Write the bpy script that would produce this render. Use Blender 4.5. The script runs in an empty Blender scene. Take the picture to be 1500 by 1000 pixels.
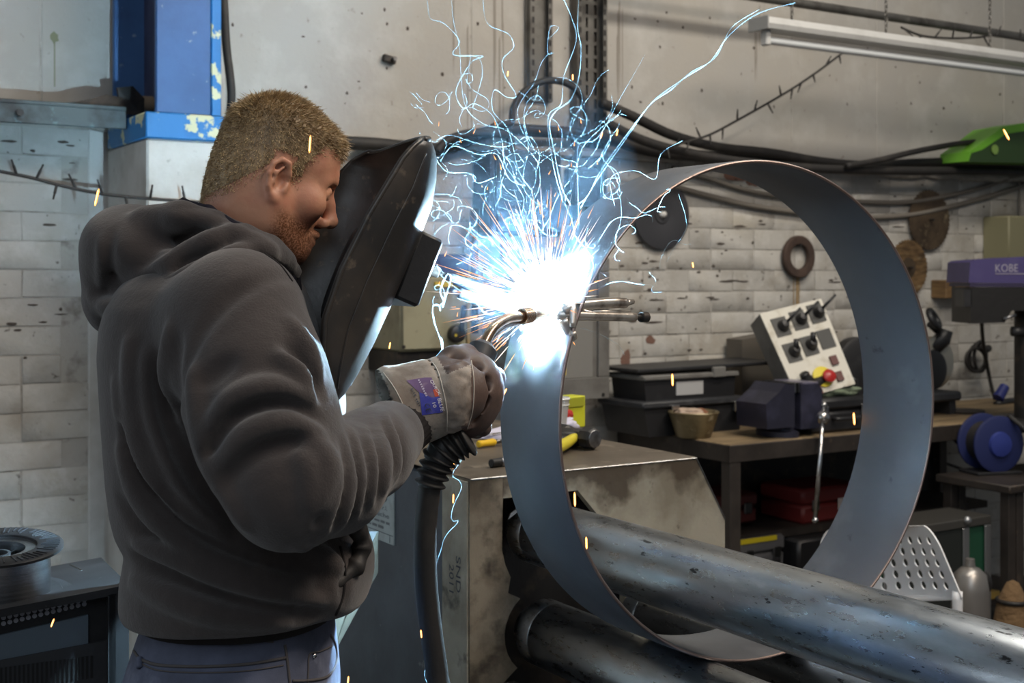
import bpy, bmesh, math, random
import numpy as np
from mathutils import Vector, Matrix, Euler
from mathutils.bvhtree import BVHTree

random.seed(7)
RNG = np.random.default_rng(11)
SC = bpy.context.scene
COL = SC.collection
PI = math.pi

# ------------------------------------------------------------------ camera
# world axes follow the shop: x along the back wall, y into the room, z up;
# the near rim of the rolled steel ring is centred on x = y = 0.
F = 1900.0                       # focal length in pixels of the 1500 px wide frame
YAW = math.radians(32.0)
CY, SY = math.cos(YAW), math.sin(YAW)
CAM = np.array([-1.5035, -1.655, 1.5])
HORIZON = 400.0
cam_data = bpy.data.cameras.new('camera')
cam = bpy.data.objects.new('camera', cam_data)
COL.objects.link(cam)
cam.location = CAM
cam.rotation_euler = (PI / 2, 0, -YAW)
cam_data.sensor_width = 36.0
cam_data.lens = 36.0 * F / 1500.0
cam_data.shift_y = -(500.0 - HORIZON) / 1500.0
cam_data.clip_end = 60
cam_data.dof.use_dof = True
cam_data.dof.focus_distance = 1.78
cam_data.dof.aperture_fstop = 9.0
SC.camera = cam

# ------------------------------------------------------------------ world, lights, exposure
SC.view_settings.view_transform = 'Standard'
SC.view_settings.look = 'None'
SC.view_settings.exposure = 0.1
SC.view_settings.gamma = 1.0
SC.view_settings.use_curve_mapping = False
world = bpy.data.worlds.new('hall')
SC.world = world
world.use_nodes = True
bg = world.node_tree.nodes['Background']
bg.inputs[0].default_value = (0.86, 0.93, 1.0, 1)
bg.inputs[1].default_value = 0.12

def area(name, loc, target, sx, sy, power, color):
    d = bpy.data.lights.new(name, 'AREA')
    d.shape = 'RECTANGLE'; d.size = sx; d.size_y = sy; d.energy = power; d.color = color
    o = bpy.data.objects.new(name, d); COL.objects.link(o)
    o.location = loc
    o.rotation_euler = (Vector(target) - Vector(loc)).to_track_quat('-Z', 'Y').to_euler()
    return o
# fluorescent rows under the hall roof and the skylight behind the photographer
area('lamp_row_bench', (1.6, 0.4, 3.9), (1.6, 1.6, 1.0), 3.2, 0.3, 62, (1.0, 0.93, 0.82))
area('lamp_row_front', (0.9, -1.5, 3.7), (-0.6, 0.3, 1.0), 3.0, 0.3, 76, (1.0, 0.86, 0.72))
area('skylight', (-2.6, -3.4, 4.2), (0.2, 0.2, 1.0), 2.4, 3.4, 44, (0.80, 0.90, 1.0))
area('cool_left_fill', (-4.6, 1.2, 1.9), (0.0, 0.6, 1.1), 3.4, 2.4, 24, (0.80, 0.91, 1.0))  # added cool fill from the left to brighten rollers and ring
# the welding arc itself
FUME = 0.42                       # density of the fume cloud
RCX = .042                        # the ring's centre line
ARC = Vector((RCX - .4430 * math.cos(math.radians(25.5)), 0.072, 1.266 + .4430 * math.sin(math.radians(25.5))))
ARC_STRENGTH = 38000.0             # radiance of the arc core, built with the arc below

# ------------------------------------------------------------------ rulers
def proj(p):
    dx, dy = p[0] - CAM[0], p[1] - CAM[1]
    dep = SY * dx + CY * dy
    lat = CY * dx - SY * dy
    return 750 + F * lat / dep, HORIZON - F * (p[2] - CAM[2]) / dep, dep
def L2W(l):                       # camera aligned metres (right, away, z) -> world
    l = np.asarray(l, dtype=float)
    out = np.empty_like(l)
    out[..., 0] = CAM[0] + SY * l[..., 1] + CY * l[..., 0]
    out[..., 1] = CAM[1] + CY * l[..., 1] - SY * l[..., 0]
    out[..., 2] = l[..., 2]
    return out
def LP(px, py, Y):
    return np.array([(px - 750) / F * Y, Y, CAM[2] - (py - HORIZON) / F * Y])
def W(px, py, Y):
    return Vector(L2W(LP(px, py, Y)))
def ray(px, py):
    return Vector(W(px, py, 1.0) - Vector(CAM))
def onY(px, py, y):
    d = ray(px, py); t = (y - CAM[1]) / d.y
    return Vector(CAM) + d * t
def onX(px, py, x):
    d = ray(px, py); t = (x - CAM[0]) / d.x
    return Vector(CAM) + d * t
def onZ(px, py, z):
    d = ray(px, py); t = (z - CAM[2]) / d.z
    return Vector(CAM) + d * t

# ------------------------------------------------------------------ mesh builder
class MB:
    def __init__(self):
        self.v = []; self.f = []
    def add(self, verts, faces):
        o = len(self.v)
        self.v.extend([tuple(float(c) for c in q) for q in verts])
        self.f.extend([tuple(i + o for i in q) for q in faces])
        return self
    def box(self, c, s, rot=None, bev=0.0):
        hx, hy, hz = s[0] / 2, s[1] / 2, s[2] / 2
        b = min(bev, hx * .9, hy * .9, hz * .9)
        M = rot if isinstance(rot, Matrix) else (Euler(rot).to_matrix() if rot else Matrix.Identity(3))
        c = Vector(c)
        if b <= 0:
            vs = [(x, y, z) for x in (-hx, hx) for y in (-hy, hy) for z in (-hz, hz)]
            fs = [(0, 1, 3, 2), (4, 6, 7, 5), (0, 4, 5, 1), (2, 3, 7, 6), (0, 2, 6, 4), (1, 5, 7, 3)]
            return self.add([c + M @ Vector(q) for q in vs], fs)
        vs = []; idx = {}
        for sx in (-1, 1):
            for sy in (-1, 1):
                for sz in (-1, 1):
                    for k in range(3):
                        q = [sx * (hx - b), sy * (hy - b), sz * (hz - b)]
                        q[k] = (sx * hx, sy * hy, sz * hz)[k]
                        idx[(sx, sy, sz, k)] = len(vs); vs.append(q)
        fs = []
        def ring(pts):
            n = (Vector(vs[pts[1]]) - Vector(vs[pts[0]])).cross(Vector(vs[pts[2]]) - Vector(vs[pts[0]]))
            m = sum((Vector(vs[i]) for i in pts), Vector()) / len(pts)
            fs.append(tuple(pts) if n.dot(m) > 0 else tuple(reversed(pts)))
        for k in range(3):
            a, d = [(1, 2), (0, 2), (0, 1)][k]
            for s_ in (-1, 1):
                pts = []
                for (p, q) in ((-1, -1), (-1, 1), (1, 1), (1, -1)):
                    t = [0, 0, 0]; t[k] = s_; t[a] = p; t[d] = q
                    pts.append(idx[(t[0], t[1], t[2], k)])
                ring(pts)
            for p in (-1, 1):
                for q in (-1, 1):
                    t0 = [0, 0, 0]; t1 = [0, 0, 0]
                    t0[k] = -1; t1[k] = 1; t0[a] = t1[a] = p; t0[d] = t1[d] = q
                    ring([idx[(*t0, a)], idx[(*t1, a)], idx[(*t1, d)], idx[(*t0, d)]])
        for sx in (-1, 1):
            for sy in (-1, 1):
                for sz in (-1, 1):
                    ring([idx[(sx, sy, sz, 0)], idx[(sx, sy, sz, 1)], idx[(sx, sy, sz, 2)]])
        return self.add([c + M @ Vector(q) for q in vs], fs)
    def bb(self, lo, hi, bev=0.0):
        lo, hi = Vector(lo), Vector(hi)
        return self.box((lo + hi) / 2, hi - lo, None, bev)
    def cyl(self, p0, p1, r0, r1=None, n=20, cap=True):
        r1 = r0 if r1 is None else r1
        return self.lathe(p0, Vector(p1) - Vector(p0), [(0, r0), ((Vector(p1) - Vector(p0)).length, r1)], n, cap)
    def lathe(self, o, axis, prof, n=32, cap=True, ref=None):
        o = Vector(o); ax = Vector(axis).normalized()
        u = Vector(ref) if ref is not None else ax.orthogonal()
        u = (u - ax * u.dot(ax)).normalized(); w = ax.cross(u)
        vs = []; fs = []
        for (h, r) in prof:
            for i in range(n):
                a = 2 * PI * i / n
                vs.append(o + ax * h + (u * math.cos(a) + w * math.sin(a)) * r)
        for j in range(len(prof) - 1):
            for i in range(n):
                k = (i + 1) % n
                fs.append((j * n + i, j * n + k, (j + 1) * n + k, (j + 1) * n + i))
        if cap:
            fs.append(tuple(reversed(range(n))))
            fs.append(tuple((len(prof) - 1) * n + i for i in range(n)))
        return self.add(vs, fs)
    def loop(self, o, axis, prof, n=48, ref=None):      # closed profile revolved (rings, flanges)
        o = Vector(o); ax = Vector(axis).normalized()
        u = Vector(ref) if ref is not None else ax.orthogonal()
        u = (u - ax * u.dot(ax)).normalized(); w = ax.cross(u)
        m = len(prof); vs = []; fs = []
        for (h, r) in prof:
            for i in range(n):
                a = 2 * PI * i / n
                vs.append(o + ax * h + (u * math.cos(a) + w * math.sin(a)) * r)
        for j in range(m):
            j2 = (j + 1) % m
            for i in range(n):
                k = (i + 1) % n
                fs.append((j * n + i, j * n + k, j2 * n + k, j2 * n + i))
        return self.add(vs, fs)
    def tube(self, pts, r, n=8, cap=True):
        P = [Vector(q) for q in pts]
        R = r if hasattr(r, '__len__') else [r] * len(P)
        t0 = (P[1] - P[0]).normalized(); u = t0.orthogonal().normalized()
        vs = []; fs = []
        for j, q in enumerate(P):
            t = (P[min(j + 1, len(P) - 1)] - P[max(j - 1, 0)]).normalized()
            u = (u - t * u.dot(t))
            u = u.normalized() if u.length > 1e-6 else t.orthogonal().normalized()
            w = t.cross(u)
            for i in range(n):
                a = 2 * PI * i / n
                vs.append(q + (u * math.cos(a) + w * math.sin(a)) * R[j])
        for j in range(len(P) - 1):
            for i in range(n):
                k = (i + 1) % n
                fs.append((j * n + i, j * n + k, (j + 1) * n + k, (j + 1) * n + i))
        if cap:
            fs.append(tuple(reversed(range(n)))); fs.append(tuple((len(P) - 1) * n + i for i in range(n)))
        return self.add(vs, fs)
    def torus(self, o, axis, R, r, n=28, m=10):
        return self.loop(o, axis, [(r * math.sin(2 * PI * k / m), R + r * math.cos(2 * PI * k / m)) for k in range(m)], n)
    def ball(self, c, r, n=14, m=9, sc=(1, 1, 1), rot=None):
        c = Vector(c); M = rot if rot else Matrix.Identity(3)
        vs = [c + M @ Vector((0, 0, r * sc[2]))]; fs = []
        for j in range(1, m):
            t = PI * j / m
            for i in range(n):
                a = 2 * PI * i / n
                vs.append(c + M @ Vector((r * sc[0] * math.sin(t) * math.cos(a), r * sc[1] * math.sin(t) * math.sin(a), r * sc[2] * math.cos(t))))
        vs.append(c + M @ Vector((0, 0, -r * sc[2])))
        for i in range(n):
            k = (i + 1) % n
            fs.append((0, 1 + i, 1 + k)); fs.append((len(vs) - 1, 1 + (m - 2) * n + k, 1 + (m - 2) * n + i))
        for j in range(m - 2):
            for i in range(n):
                k = (i + 1) % n
                fs.append((1 + j * n + i, 1 + (j + 1) * n + i, 1 + (j + 1) * n + k, 1 + j * n + k))
        return self.add(vs, fs)
    def prism(self, poly, off):                          # polygon of 3d points pushed along off
        off = Vector(off); P = [Vector(q) for q in poly]; n = len(P)
        nrm = Vector((0, 0, 0))
        for i in range(n):
            nrm += P[i].cross(P[(i + 1) % n])
        fs = [tuple(range(n)), tuple(n + i for i in reversed(range(n)))] + [((i + 1) % n, i, n + i, n + (i + 1) % n) for i in range(n)]
        if nrm.dot(off) > 0:
            fs = [tuple(reversed(q)) for q in fs]
        return self.add(P + [q + off for q in P], fs)
    def xf(self, M):
        self.v = [tuple(M @ Vector(q)) for q in self.v]
        return self

def smooth_path(pts, k=6):
    P = [Vector(q) for q in pts]; out = []
    for i in range(len(P) - 1):
        p0 = P[max(i - 1, 0)]; p1 = P[i]; p2 = P[i + 1]; p3 = P[min(i + 2, len(P) - 1)]
        for s in range(k):
            t = s / k
            out.append(0.5 * ((2 * p1) + (p2 - p0) * t + (2 * p0 - 5 * p1 + 4 * p2 - p3) * t * t + (3 * p1 - p0 - 3 * p2 + p3) * t ** 3))
    out.append(P[-1]); return out

ORG = {}
def tag(o, label=None, cat=None, group=None, kind=None):
    if label: o['label'] = label
    if cat: o['category'] = cat
    if group: o['group'] = group
    if kind: o['kind'] = kind
    return o
def thing(name, loc, label, cat, group=None):
    o = bpy.data.objects.new(name, None); COL.objects.link(o)
    o.empty_display_size = 0.05
    o.location = loc; ORG[o] = Vector(loc)
    return tag(o, label, cat, group)
def obj(name, mb, mat, parent=None, smooth=False, label=None, cat=None, group=None, kind=None, org=None, angle=40):
    v = mb.v if isinstance(mb, MB) else mb[0]
    f = mb.f if isinstance(mb, MB) else mb[1]
    if parent is not None:
        o_ = ORG[parent]
    elif org is not None:
        o_ = Vector(org)
    else:
        a = np.asarray(v); lo = a.min(0); hi = a.max(0)
        o_ = Vector(((lo[0] + hi[0]) / 2, (lo[1] + hi[1]) / 2, lo[2]))
    me = bpy.data.meshes.new(name)
    a = np.asarray(v, dtype=float) - np.array(o_)
    me.from_pydata(a.tolist(), [], f if isinstance(f, list) else f.tolist())
    me.update()
    if mat is not None: me.materials.append(mat)
    if smooth == 'auto':
        me.shade_smooth()
        me.set_sharp_from_angle(angle=math.radians(angle))
    elif smooth:
        me.shade_smooth()
    o = bpy.data.objects.new(name, me); COL.objects.link(o)
    ORG[o] = o_
    if parent is not None: o.parent = parent
    else: o.location = o_
    return tag(o, label, cat, group, kind)
def fix_normals(o):
    bm = bmesh.new(); bm.from_mesh(o.data)
    bmesh.ops.recalc_face_normals(bm, faces=bm.faces); bm.to_mesh(o.data); bm.free()

# ------------------------------------------------------------------ materials
def C(r, g, b):                    # sRGB 0..255 -> linear
    f = lambda c: (c / 255 / 12.92) if c / 255 <= 0.04045 else ((c / 255 + 0.055) / 1.055) ** 2.4
    return (f(r), f(g), f(b), 1)
def crumple(c, r, sc, seed, amp=.22, n=30, m=18):
    g_ = np.random.default_rng(seed); mb = MB().ball((0, 0, 0), 1, n, m); v = np.array(mb.v)
    d = np.ones(len(v))
    for i in range(7):
        k_ = g_.normal(0, 1, 3); k_ /= np.linalg.norm(k_); d -= amp * .45 * np.abs(np.sin(v @ k_ * g_.uniform(2, 5) + g_.uniform(0, 6))) ** 3
    d += amp
    mb.v = [tuple(q) for q in v * d[:, None] * np.array(sc) * r + np.array(c)]; return mb
def mat(name, col, rough=0.6, metal=0.0, layers=(), bump=(), spec=0.5, rough_var=None, coord='Object', rnd=0.0, emit=None, stretch=None, sheen=0.0):
    """layers: (colour, scale, low, high, detail[, strength]); bump: (scale, strength, distance)"""
    m = bpy.data.materials.new(name); m.use_nodes = True
    nt = m.node_tree; N = nt.nodes; K = nt.links
    b = N['Principled BSDF']
    b.inputs['Roughness'].default_value = rough
    b.inputs['Metallic'].default_value = metal
    b.inputs['Specular IOR Level'].default_value = spec
    if sheen:
        b.inputs['Sheen Weight'].default_value = sheen
        b.inputs['Sheen Roughness'].default_value = 0.6
    tc = N.new('ShaderNodeTexCoord')
    src = N.new('ShaderNodeNewGeometry').outputs['Position'] if coord == 'World' else tc.outputs[coord]
    if stretch:
        mp = N.new('ShaderNodeMapping'); mp.inputs['Scale'].default_value = stretch
        K.new(src, mp.inputs['Vector']); src = mp.outputs[0]
    def noise(scale, detail=6.0, r=0.6):
        n = N.new('ShaderNodeTexNoise'); n.inputs['Scale'].default_value = scale
        n.inputs['Detail'].default_value = detail; n.inputs['Roughness'].default_value = r
        K.new(src, n.inputs['Vector']); return n.outputs['Fac']
    cur = None
    for ly in layers:
        c2, sc, lo, hi, det = ly[:5]; st = ly[5] if len(ly) > 5 else 1.0
        mr = N.new('ShaderNodeMapRange'); mr.inputs['From Min'].default_value = lo; mr.inputs['From Max'].default_value = hi
        mr.inputs['To Max'].default_value = st
        K.new(noise(sc, det), mr.inputs['Value'])
        mx = N.new('ShaderNodeMix'); mx.data_type = 'RGBA'
        K.new(mr.outputs[0], mx.inputs['Factor'])
        if cur is None: mx.inputs['A'].default_value = col
        else: K.new(cur, mx.inputs['A'])
        mx.inputs['B'].default_value = c2
        cur = mx.outputs['Result']
    if rnd:
        oi = N.new('ShaderNodeObjectInfo')
        mr = N.new('ShaderNodeMapRange'); mr.inputs['To Min'].default_value = 1 - rnd; mr.inputs['To Max'].default_value = 1 + rnd
        K.new(oi.outputs['Random'], mr.inputs['Value'])
        hs = N.new('ShaderNodeHueSaturation'); K.new(mr.outputs[0], hs.inputs['Value'])
        if cur is None: hs.inputs['Color'].default_value = col
        else: K.new(cur, hs.inputs['Color'])
        cur = hs.outputs[0]
    if cur is None: b.inputs['Base Color'].default_value = col
    else: K.new(cur, b.inputs['Base Color'])
    if rough_var:
        sc, lo, hi = rough_var
        mr = N.new('ShaderNodeMapRange'); mr.inputs['From Min'].default_value = .3; mr.inputs['From Max'].default_value = .7
        mr.inputs['To Min'].default_value = lo; mr.inputs['To Max'].default_value = hi
        K.new(noise(sc, 5), mr.inputs['Value']); K.new(mr.outputs[0], b.inputs['Roughness'])
    prev = None
    for (sc, st, dist) in bump:
        bn = N.new('ShaderNodeBump'); bn.inputs['Strength'].default_value = st; bn.inputs['Distance'].default_value = dist
        K.new(noise(sc, 5), bn.inputs['Height'])
        if prev is not None: K.new(prev, bn.inputs['Normal'])
        prev = bn.outputs[0]
    if prev is not None: K.new(prev, b.inputs['Normal'])
    if emit:
        b.inputs['Emission Color'].default_value = emit[0]; b.inputs['Emission Strength'].default_value = emit[1]
    return m

M = {}
M['black_plastic'] = mat('black plastic', C(32, 32, 34), .45, bump=((90, .15, .002),), layers=((C(60, 60, 62), 9, .52, .75, 6, .6),))
M['dark_plastic'] = mat('dark grey plastic', C(48, 49, 52), .5, layers=((C(82, 82, 84), 14, .55, .75, 6, .6),))
M['black_rubber'] = mat('black rubber', C(34, 32, 31), .65, bump=((120, .2, .002),), layers=((C(60, 55, 50), 12, .5, .75, 6, .7),))
M['steel'] = mat('bare steel', C(150, 150, 152), .32, 1.0, layers=((C(95, 90, 86), 25, .5, .7, 6),), bump=((60, .1, .001),))
M['bright_steel'] = mat('bright steel', C(205, 205, 205), .2, 1.0, layers=((C(150, 140, 128), 40, .5, .7, 5),))
M['copper_steel'] = mat('heat-tinted plated copper', C(198, 168, 140), .24, 1.0, layers=((C(120, 92, 70), 60, .5, .7, 5),))
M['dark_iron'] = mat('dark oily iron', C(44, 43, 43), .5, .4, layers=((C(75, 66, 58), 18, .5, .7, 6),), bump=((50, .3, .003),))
M['white_paint'] = mat('white paint', C(205, 204, 200), .45)
# ================================================================== room shell
M['plaster'] = mat('painted plaster panel', C(164, 161, 156), .8, bump=((60, .25, .004), (6, .2, .01)),
                   layers=((C(168, 162, 152), 2.2, .4, .7, 8, .8), (C(120, 112, 100), 26, .66, .74, 3, .7), (C(188, 186, 181), 5, .5, .75, 6, .7)), rnd=.03)
M['brick'] = mat('white painted brick', C(178, 175, 169), .75, bump=((26, .5, .008), (110, .3, .003), (7, .35, .012)), coord='World', rnd=.03,
                 layers=((C(150, 136, 108), 1.6, .50, .72, 5, .75), (C(152, 145, 134), 7, .5, .72, 8, .8), (C(78, 70, 62), 24, .655, .70, 4, .85), (C(200, 198, 194), 11, .52, .7, 6, .6)))
M['mortar'] = mat('painted mortar', C(166, 162, 155), .85, bump=((40, .6, .008),),
                  layers=((C(92, 86, 78), 9, .52, .68, 6, .9), (C(175, 171, 165), 5, .5, .7, 6, .6)))
M['pier'] = mat('painted concrete pier', C(190, 188, 183), .75, bump=((30, .3, .006),),
                layers=((C(158, 152, 143), 4, .45, .7, 8, .9), (C(95, 86, 76), 22, .66, .74, 4, .7)))
M['concrete'] = mat('workshop concrete floor', C(88, 84, 80), .8, bump=((30, .3, .005),),
                    layers=((C(52, 48, 45), 1.7, .45, .65, 8, .9), (C(120, 115, 108), 14, .6, .75, 6, .6)))
WY = 2.45                                   # face of the back wall
def wx(px, py=300, y=WY): return onY(px, py, y).x

floor = obj('floor', MB().bb((-5, -5, -.1), (7, 3.2, 0)), M['concrete'], kind='structure')
wall = obj('wall_back', MB().bb((-3.2, WY + .0028, 0), (6.2, WY + .3, 4.3)), M['mortar'], kind='structure', org=(0, WY, 0))

# brickwork below the cable line: every brick its own piece
BH, BL, ZTOP = .0868, .236, 1.945
def brick_mesh(seed, length):
    r = random.Random(seed)
    mb = MB().box((0, 0, 0), (length - .004, .05, BH - .0045), None, .0022)
    mb.v = [(x + r.uniform(-.002, .002), y + (r.uniform(-.0013, .0013) if y < 0 else 0), z + r.uniform(-.002, .002)) for (x, y, z) in mb.v]
    return mb
def brick_data(mb):
    me = bpy.data.meshes.new('brick'); me.from_pydata(mb.v, [], mb.f); me.materials.append(M['brick'])
    me.shade_smooth(); me.set_sharp_from_angle(angle=math.radians(50)); return me
full = [brick_mesh(i, BL) for i in range(6)]; half = [brick_mesh(20 + i, BL / 2) for i in range(3)]
fd = [brick_data(m_) for m_ in full]; hd = [brick_data(m_) for m_ in half]
hidden = [(170, 310, 455, 1000), (0, 800, 200, 1000), (500, 700, 1000, 1000), (640, 660, 1000, 800), (745, 350, 890, 590), (590, 410, 700, 520), (480, 320, 600, 520), (1060, 660, 1300, 1000), (1280, 690, 1500, 1000), (1430, 390, 1500, 600), (900, 640, 1300, 900)]
cand = []; rest = MB()
for j in range(int(ZTOP / BH)):
    z = ZTOP - (j + .5) * BH
    x = -2.1 - (BL / 2 if j % 2 else 0)
    row = random.Random(j)
    while x < 5.2:
        isfull = row.random() > .16
        L = BL if isfull else BL / 2
        xc = x + L / 2; x += L
        if -.44 < xc < -.2 : continue            # behind the pier
        if -1.0 < xc < -.44 and xc > wx(128, 400) - .05: continue    # plastered strip beside the pier
        px, py, dep = proj((xc, WY, z))
        vis = -40 < px < 1540 and 150 < py < 1010 and not any(a < px < c and b < py < d for (a, b, c, d) in hidden)
        cand.append((0 if vis else 1, dep, xc, z, isfull, row.random()))
cand.sort()
for k, (nv, dep, xc, z, isfull, r_) in enumerate(cand):
    y = WY + .025 + (r_ - .5) * .002
    i = int(r_ * 977)
    if k < 290 and not nv:
        o = bpy.data.objects.new('brick', (fd[i % 6] if isfull else hd[i % 3])); COL.objects.link(o)
        o.parent = wall; o.location = Vector((xc, y, z)) - ORG[wall]
        o.rotation_euler = (0, (r_ - .5) * .012, (r_ - .5) * .01)
    else:
        src = full[i % 6] if isfull else half[i % 3]
        rest.add([(a + xc, b + y, c + z) for (a, b, c) in src.v], src.f)
obj('brick_courses', rest, M['brick'], wall, kind='stuff')
# smooth plastered strip left of the pier
obj('plaster_strip', MB().bb((wx(129, 400), WY - .004, 0), (wx(158, 400) + .05, WY + .03, ZTOP), .004), M['pier'], wall)

# plaster panels above the brick
edges = [-3.2, wx(60, 60), wx(330, 60), wx(690, 100), wx(1160, 200), wx(1284, 200), wx(1470, 150), 5.0, 6.2]
for a, b in zip(edges[:-1], edges[1:]):
    obj('panel', MB().bb((a + .002, WY, ZTOP + .012), (b - .002, WY + .04, 4.3), .003), M['plaster'], wall)

# rough broken mortar lip under the panels
r = random.Random(5); lip = []
x = -2.2
while x < 5:
    lip.append(((x, WY - .012 - r.random() * .012, ZTOP + .012 + r.uniform(-.012, .01)), r.uniform(.010, .02))); x += r.uniform(.05, .11)
obj('mortar_lip', MB().tube([q for q, _ in lip], [w for _, w in lip], 6), M['mortar'], wall)

# pier with the blue steel stanchion on it
PX0 = -.4275; PY0 = 2.03; PZ = 1.885
PX1 = onY(331, 300, PY0).x
pier = obj('column_pier', MB().bb((PX0, PY0, 0), (PX1, WY + .02, PZ), .006), M['pier'], kind='structure')
M['blue_paint'] = mat('chipped blue paint', C(56, 96, 146), .5, bump=((40, .2, .003),),
                      layers=((C(44, 76, 120), 5, .4, .7, 7, .9), (C(150, 165, 175), 30, .66, .72, 4, .7)))
M['bright_blue'] = mat('bright blue paint with flaked primer', C(34, 114, 176), .5, bump=((30, .3, .004),),
                       layers=((C(28, 92, 148), 9, .5, .7, 5, .7), (C(196, 196, 160), 13, .555, .585, 6, 1)))
M['shaded_blue'] = mat('blue steel darkened as shade', C(46, 50, 76), .55, layers=((C(62, 66, 92), 8, .5, .7, 5, .8),))  # shade of the column's recess put into a darker blue
t = thing('steel_stanchion', ((PX0 + PX1) / 2, 2.2, PZ), 'blue painted steel column on the white pier, paint chipped to cream', 'column')
bz = PZ + .075
obj('base_plate', MB().bb((PX0 - .006, PY0 - .012, PZ), (PX1 + .01, 2.43, bz), .004), M['bright_blue'], t, 'auto')
xf0 = onY(229, 100, PY0).x; xf1 = onY(309, 100, PY0).x
obj('front_flange', MB().bb((xf0, PY0, bz), (xf1, PY0 + .02, 4.2), .003), M['blue_paint'], t, 'auto')
obj('web', MB().bb(((xf0 + xf1) / 2 - .008, PY0 + .02, bz), ((xf0 + xf1) / 2 + .008, 2.40, 4.2)), M['shaded_blue'], t)
obj('rear_flange', MB().bb((xf0 - .02, 2.40, bz), (xf1, 2.425, 4.2), .003), M['blue_paint'], t, 'auto')
obj('edge_strip', MB().bb((xf1 + .003, PY0 + .004, bz), (PX1 - .012, PY0 + .028, 4.2), .003), M['bright_blue'], t, 'auto')
for zz in (bz + .62, bz + .48):
    obj('weld_tab', MB().bb((xf1 - .003, PY0 - .003, zz), (PX1 - .012, PY0 + .004, zz + .025), .002), mat('cream primer', C(200, 196, 160), .6), t)
# angle-iron ledge that runs left from the column, with scrap on it
M['ledge'] = mat('grimy teal-grey steel', C(74, 88, 92), .6, bump=((30, .4, .005),), layers=((C(34, 36, 38), 6, .45, .62, 6, .9), (C(120, 160, 172), 17, .62, .72, 5, .7)))
t = thing('angle_iron_ledge', (-1.2, 2.36, ZTOP - .02), 'grimy teal steel angle ledge fixed along the wall left of the blue column', 'ledge')
lz = onY(60, 160, 2.3).z
obj('shelf_flange', MB().bb((-2.6, 2.2, lz), (PX0 - .01, WY, lz + .012), .002), M['ledge'], t)
obj('front_flange', MB().bb((-2.6, 2.2, lz - .055), (PX0 - .01, 2.212, lz), .002), M['ledge'], t)
for k, xx in enumerate((-1.55, -1.12, -.74)):
    obj('bolt', MB().cyl((xx, 2.2, lz - .026), (xx, 2.188, lz - .026), .011, n=6), M['dark_iron'], t)
M['rust'] = mat('rusty steel', C(92, 70, 56), .8, .2, bump=((60, .5, .004),), layers=((C(58, 46, 40), 12, .45, .65, 7, .9), (C(130, 90, 60), 25, .58, .7, 5, .8)))
r = random.Random(8)
q = onY(196, 152, 2.27)
s = obj('steel_offcut', MB().prism([q + Vector((-.035, 0, -.03)), q + Vector((.03, 0, -.035)), q + Vector((.035, .01, .02)), q + Vector((.0, .01, .055)), q + Vector((-.05, 0, .045))], (0, .012, 0)), M['dark_iron'])
tag(s, 'bent dark steel offcut propped on the ledge against the blue column', 'scrap metal')
q = onY(215, 158, 2.30); q.z = lz + .012
s = obj('wooden_roller', MB().cyl(q + Vector((-.03, 0, .024)), q + Vector((.05, .02, .03)), .024, n=16), mat('pale worn wood', C(150, 128, 104), .8), smooth='auto')
tag(s, 'pale round wooden offcut lying on the ledge beside the blue column', 'offcut')
pts = [(r.uniform(-.02, .02), 0, 0) for _ in range(1)]
a = onY(80, 174, 2.26); b = onY(178, 160, 2.27)
s = obj('roofing_strip', MB().prism([Vector((a.x, 2.24, lz + .013)), Vector((b.x, 2.24, lz + .013)), Vector((b.x, 2.25, lz + .045)), Vector(((a.x + b.x) / 2 + .05, 2.25, lz + .05)), Vector((a.x + .06, 2.245, lz + .022))], (0, .09, 0)), M['dark_iron'])
tag(s, 'flat dark folded strip lying along the ledge under the white wall panel', 'scrap strip')
a = onY(0, 152, 2.35); b = onY(160, 168, 2.35)
s = obj('iron_bar', MB().cyl((-1.9, 2.37, lz + .022), (b.x - .01, 2.37, lz + .022), .009, n=8), M['dark_iron'], smooth='auto')
tag(s, 'long thin iron bar lying at the back of the ledge by the wall', 'bar')
s = obj('rubber_hose', MB().tube(smooth_path([onY(326, -40, 2.3), onY(331, 60, 2.22), onY(336, 105, 2.18), onY(339, 135, 2.17), onY(338, 165, 2.17), onY(337, 200, 2.18), onY(336, 260, 2.2), onY(335, 340, 2.25)], 6), .013, 10), M['black_rubber'], smooth=True)
tag(s, 'black hose hanging behind the right edge of the blue column', 'hose')
# ================================================================== plate rolling machine
M['cream'] = mat('worn cream machine paint', C(168, 160, 142), .5, bump=((45, .25, .004), (9, .15, .01)),
                 layers=((C(118, 108, 92), 5, .46, .66, 8, .9), (C(52, 46, 40), 11, .6, .7, 7, .9), (C(196, 188, 170), 8, .56, .7, 5, .5)), rough_var=(8, .35, .7))
M['grimy_cream'] = mat('oily cream machine paint', C(150, 138, 118), .45, bump=((45, .3, .004),),
                 layers=((C(96, 84, 68), 7, .42, .6, 8, .95), (C(44, 38, 32), 10, .5, .64, 8, .95), (C(188, 178, 160), 9, .6, .72, 5, .8)))
M['slate'] = mat('dark slate machine paint', C(84, 90, 98), .55, bump=((60, .2, .003),),
                 layers=((C(62, 66, 72), 4, .4, .66, 8, .9), (C(125, 128, 130), 24, .69, .73, 4, .8)))
M['roller'] = mat('oiled rolling-mill steel', C(186, 192, 198), .3, 1.0, bump=((50, .12, .002), (160, .12, .001)), stretch=(3.2, .9, 3.2),
                  layers=((C(158, 164, 170), 9, .4, .66, 8, .8), (C(44, 44, 46), 26, .635, .68, 6, .9), (C(208, 212, 216), 12, .58, .7, 5, .6)), rough_var=(22, .24, .36))
HY = .50
t = thing('plate_rolling_machine', (.0, .2, 0), 'worn cream and slate plate rolling machine with three long steel rollers', 'machine')
ROLL = t
def xz(pts, y): return [Vector((a, y, b)) for a, b in pts]
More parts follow.
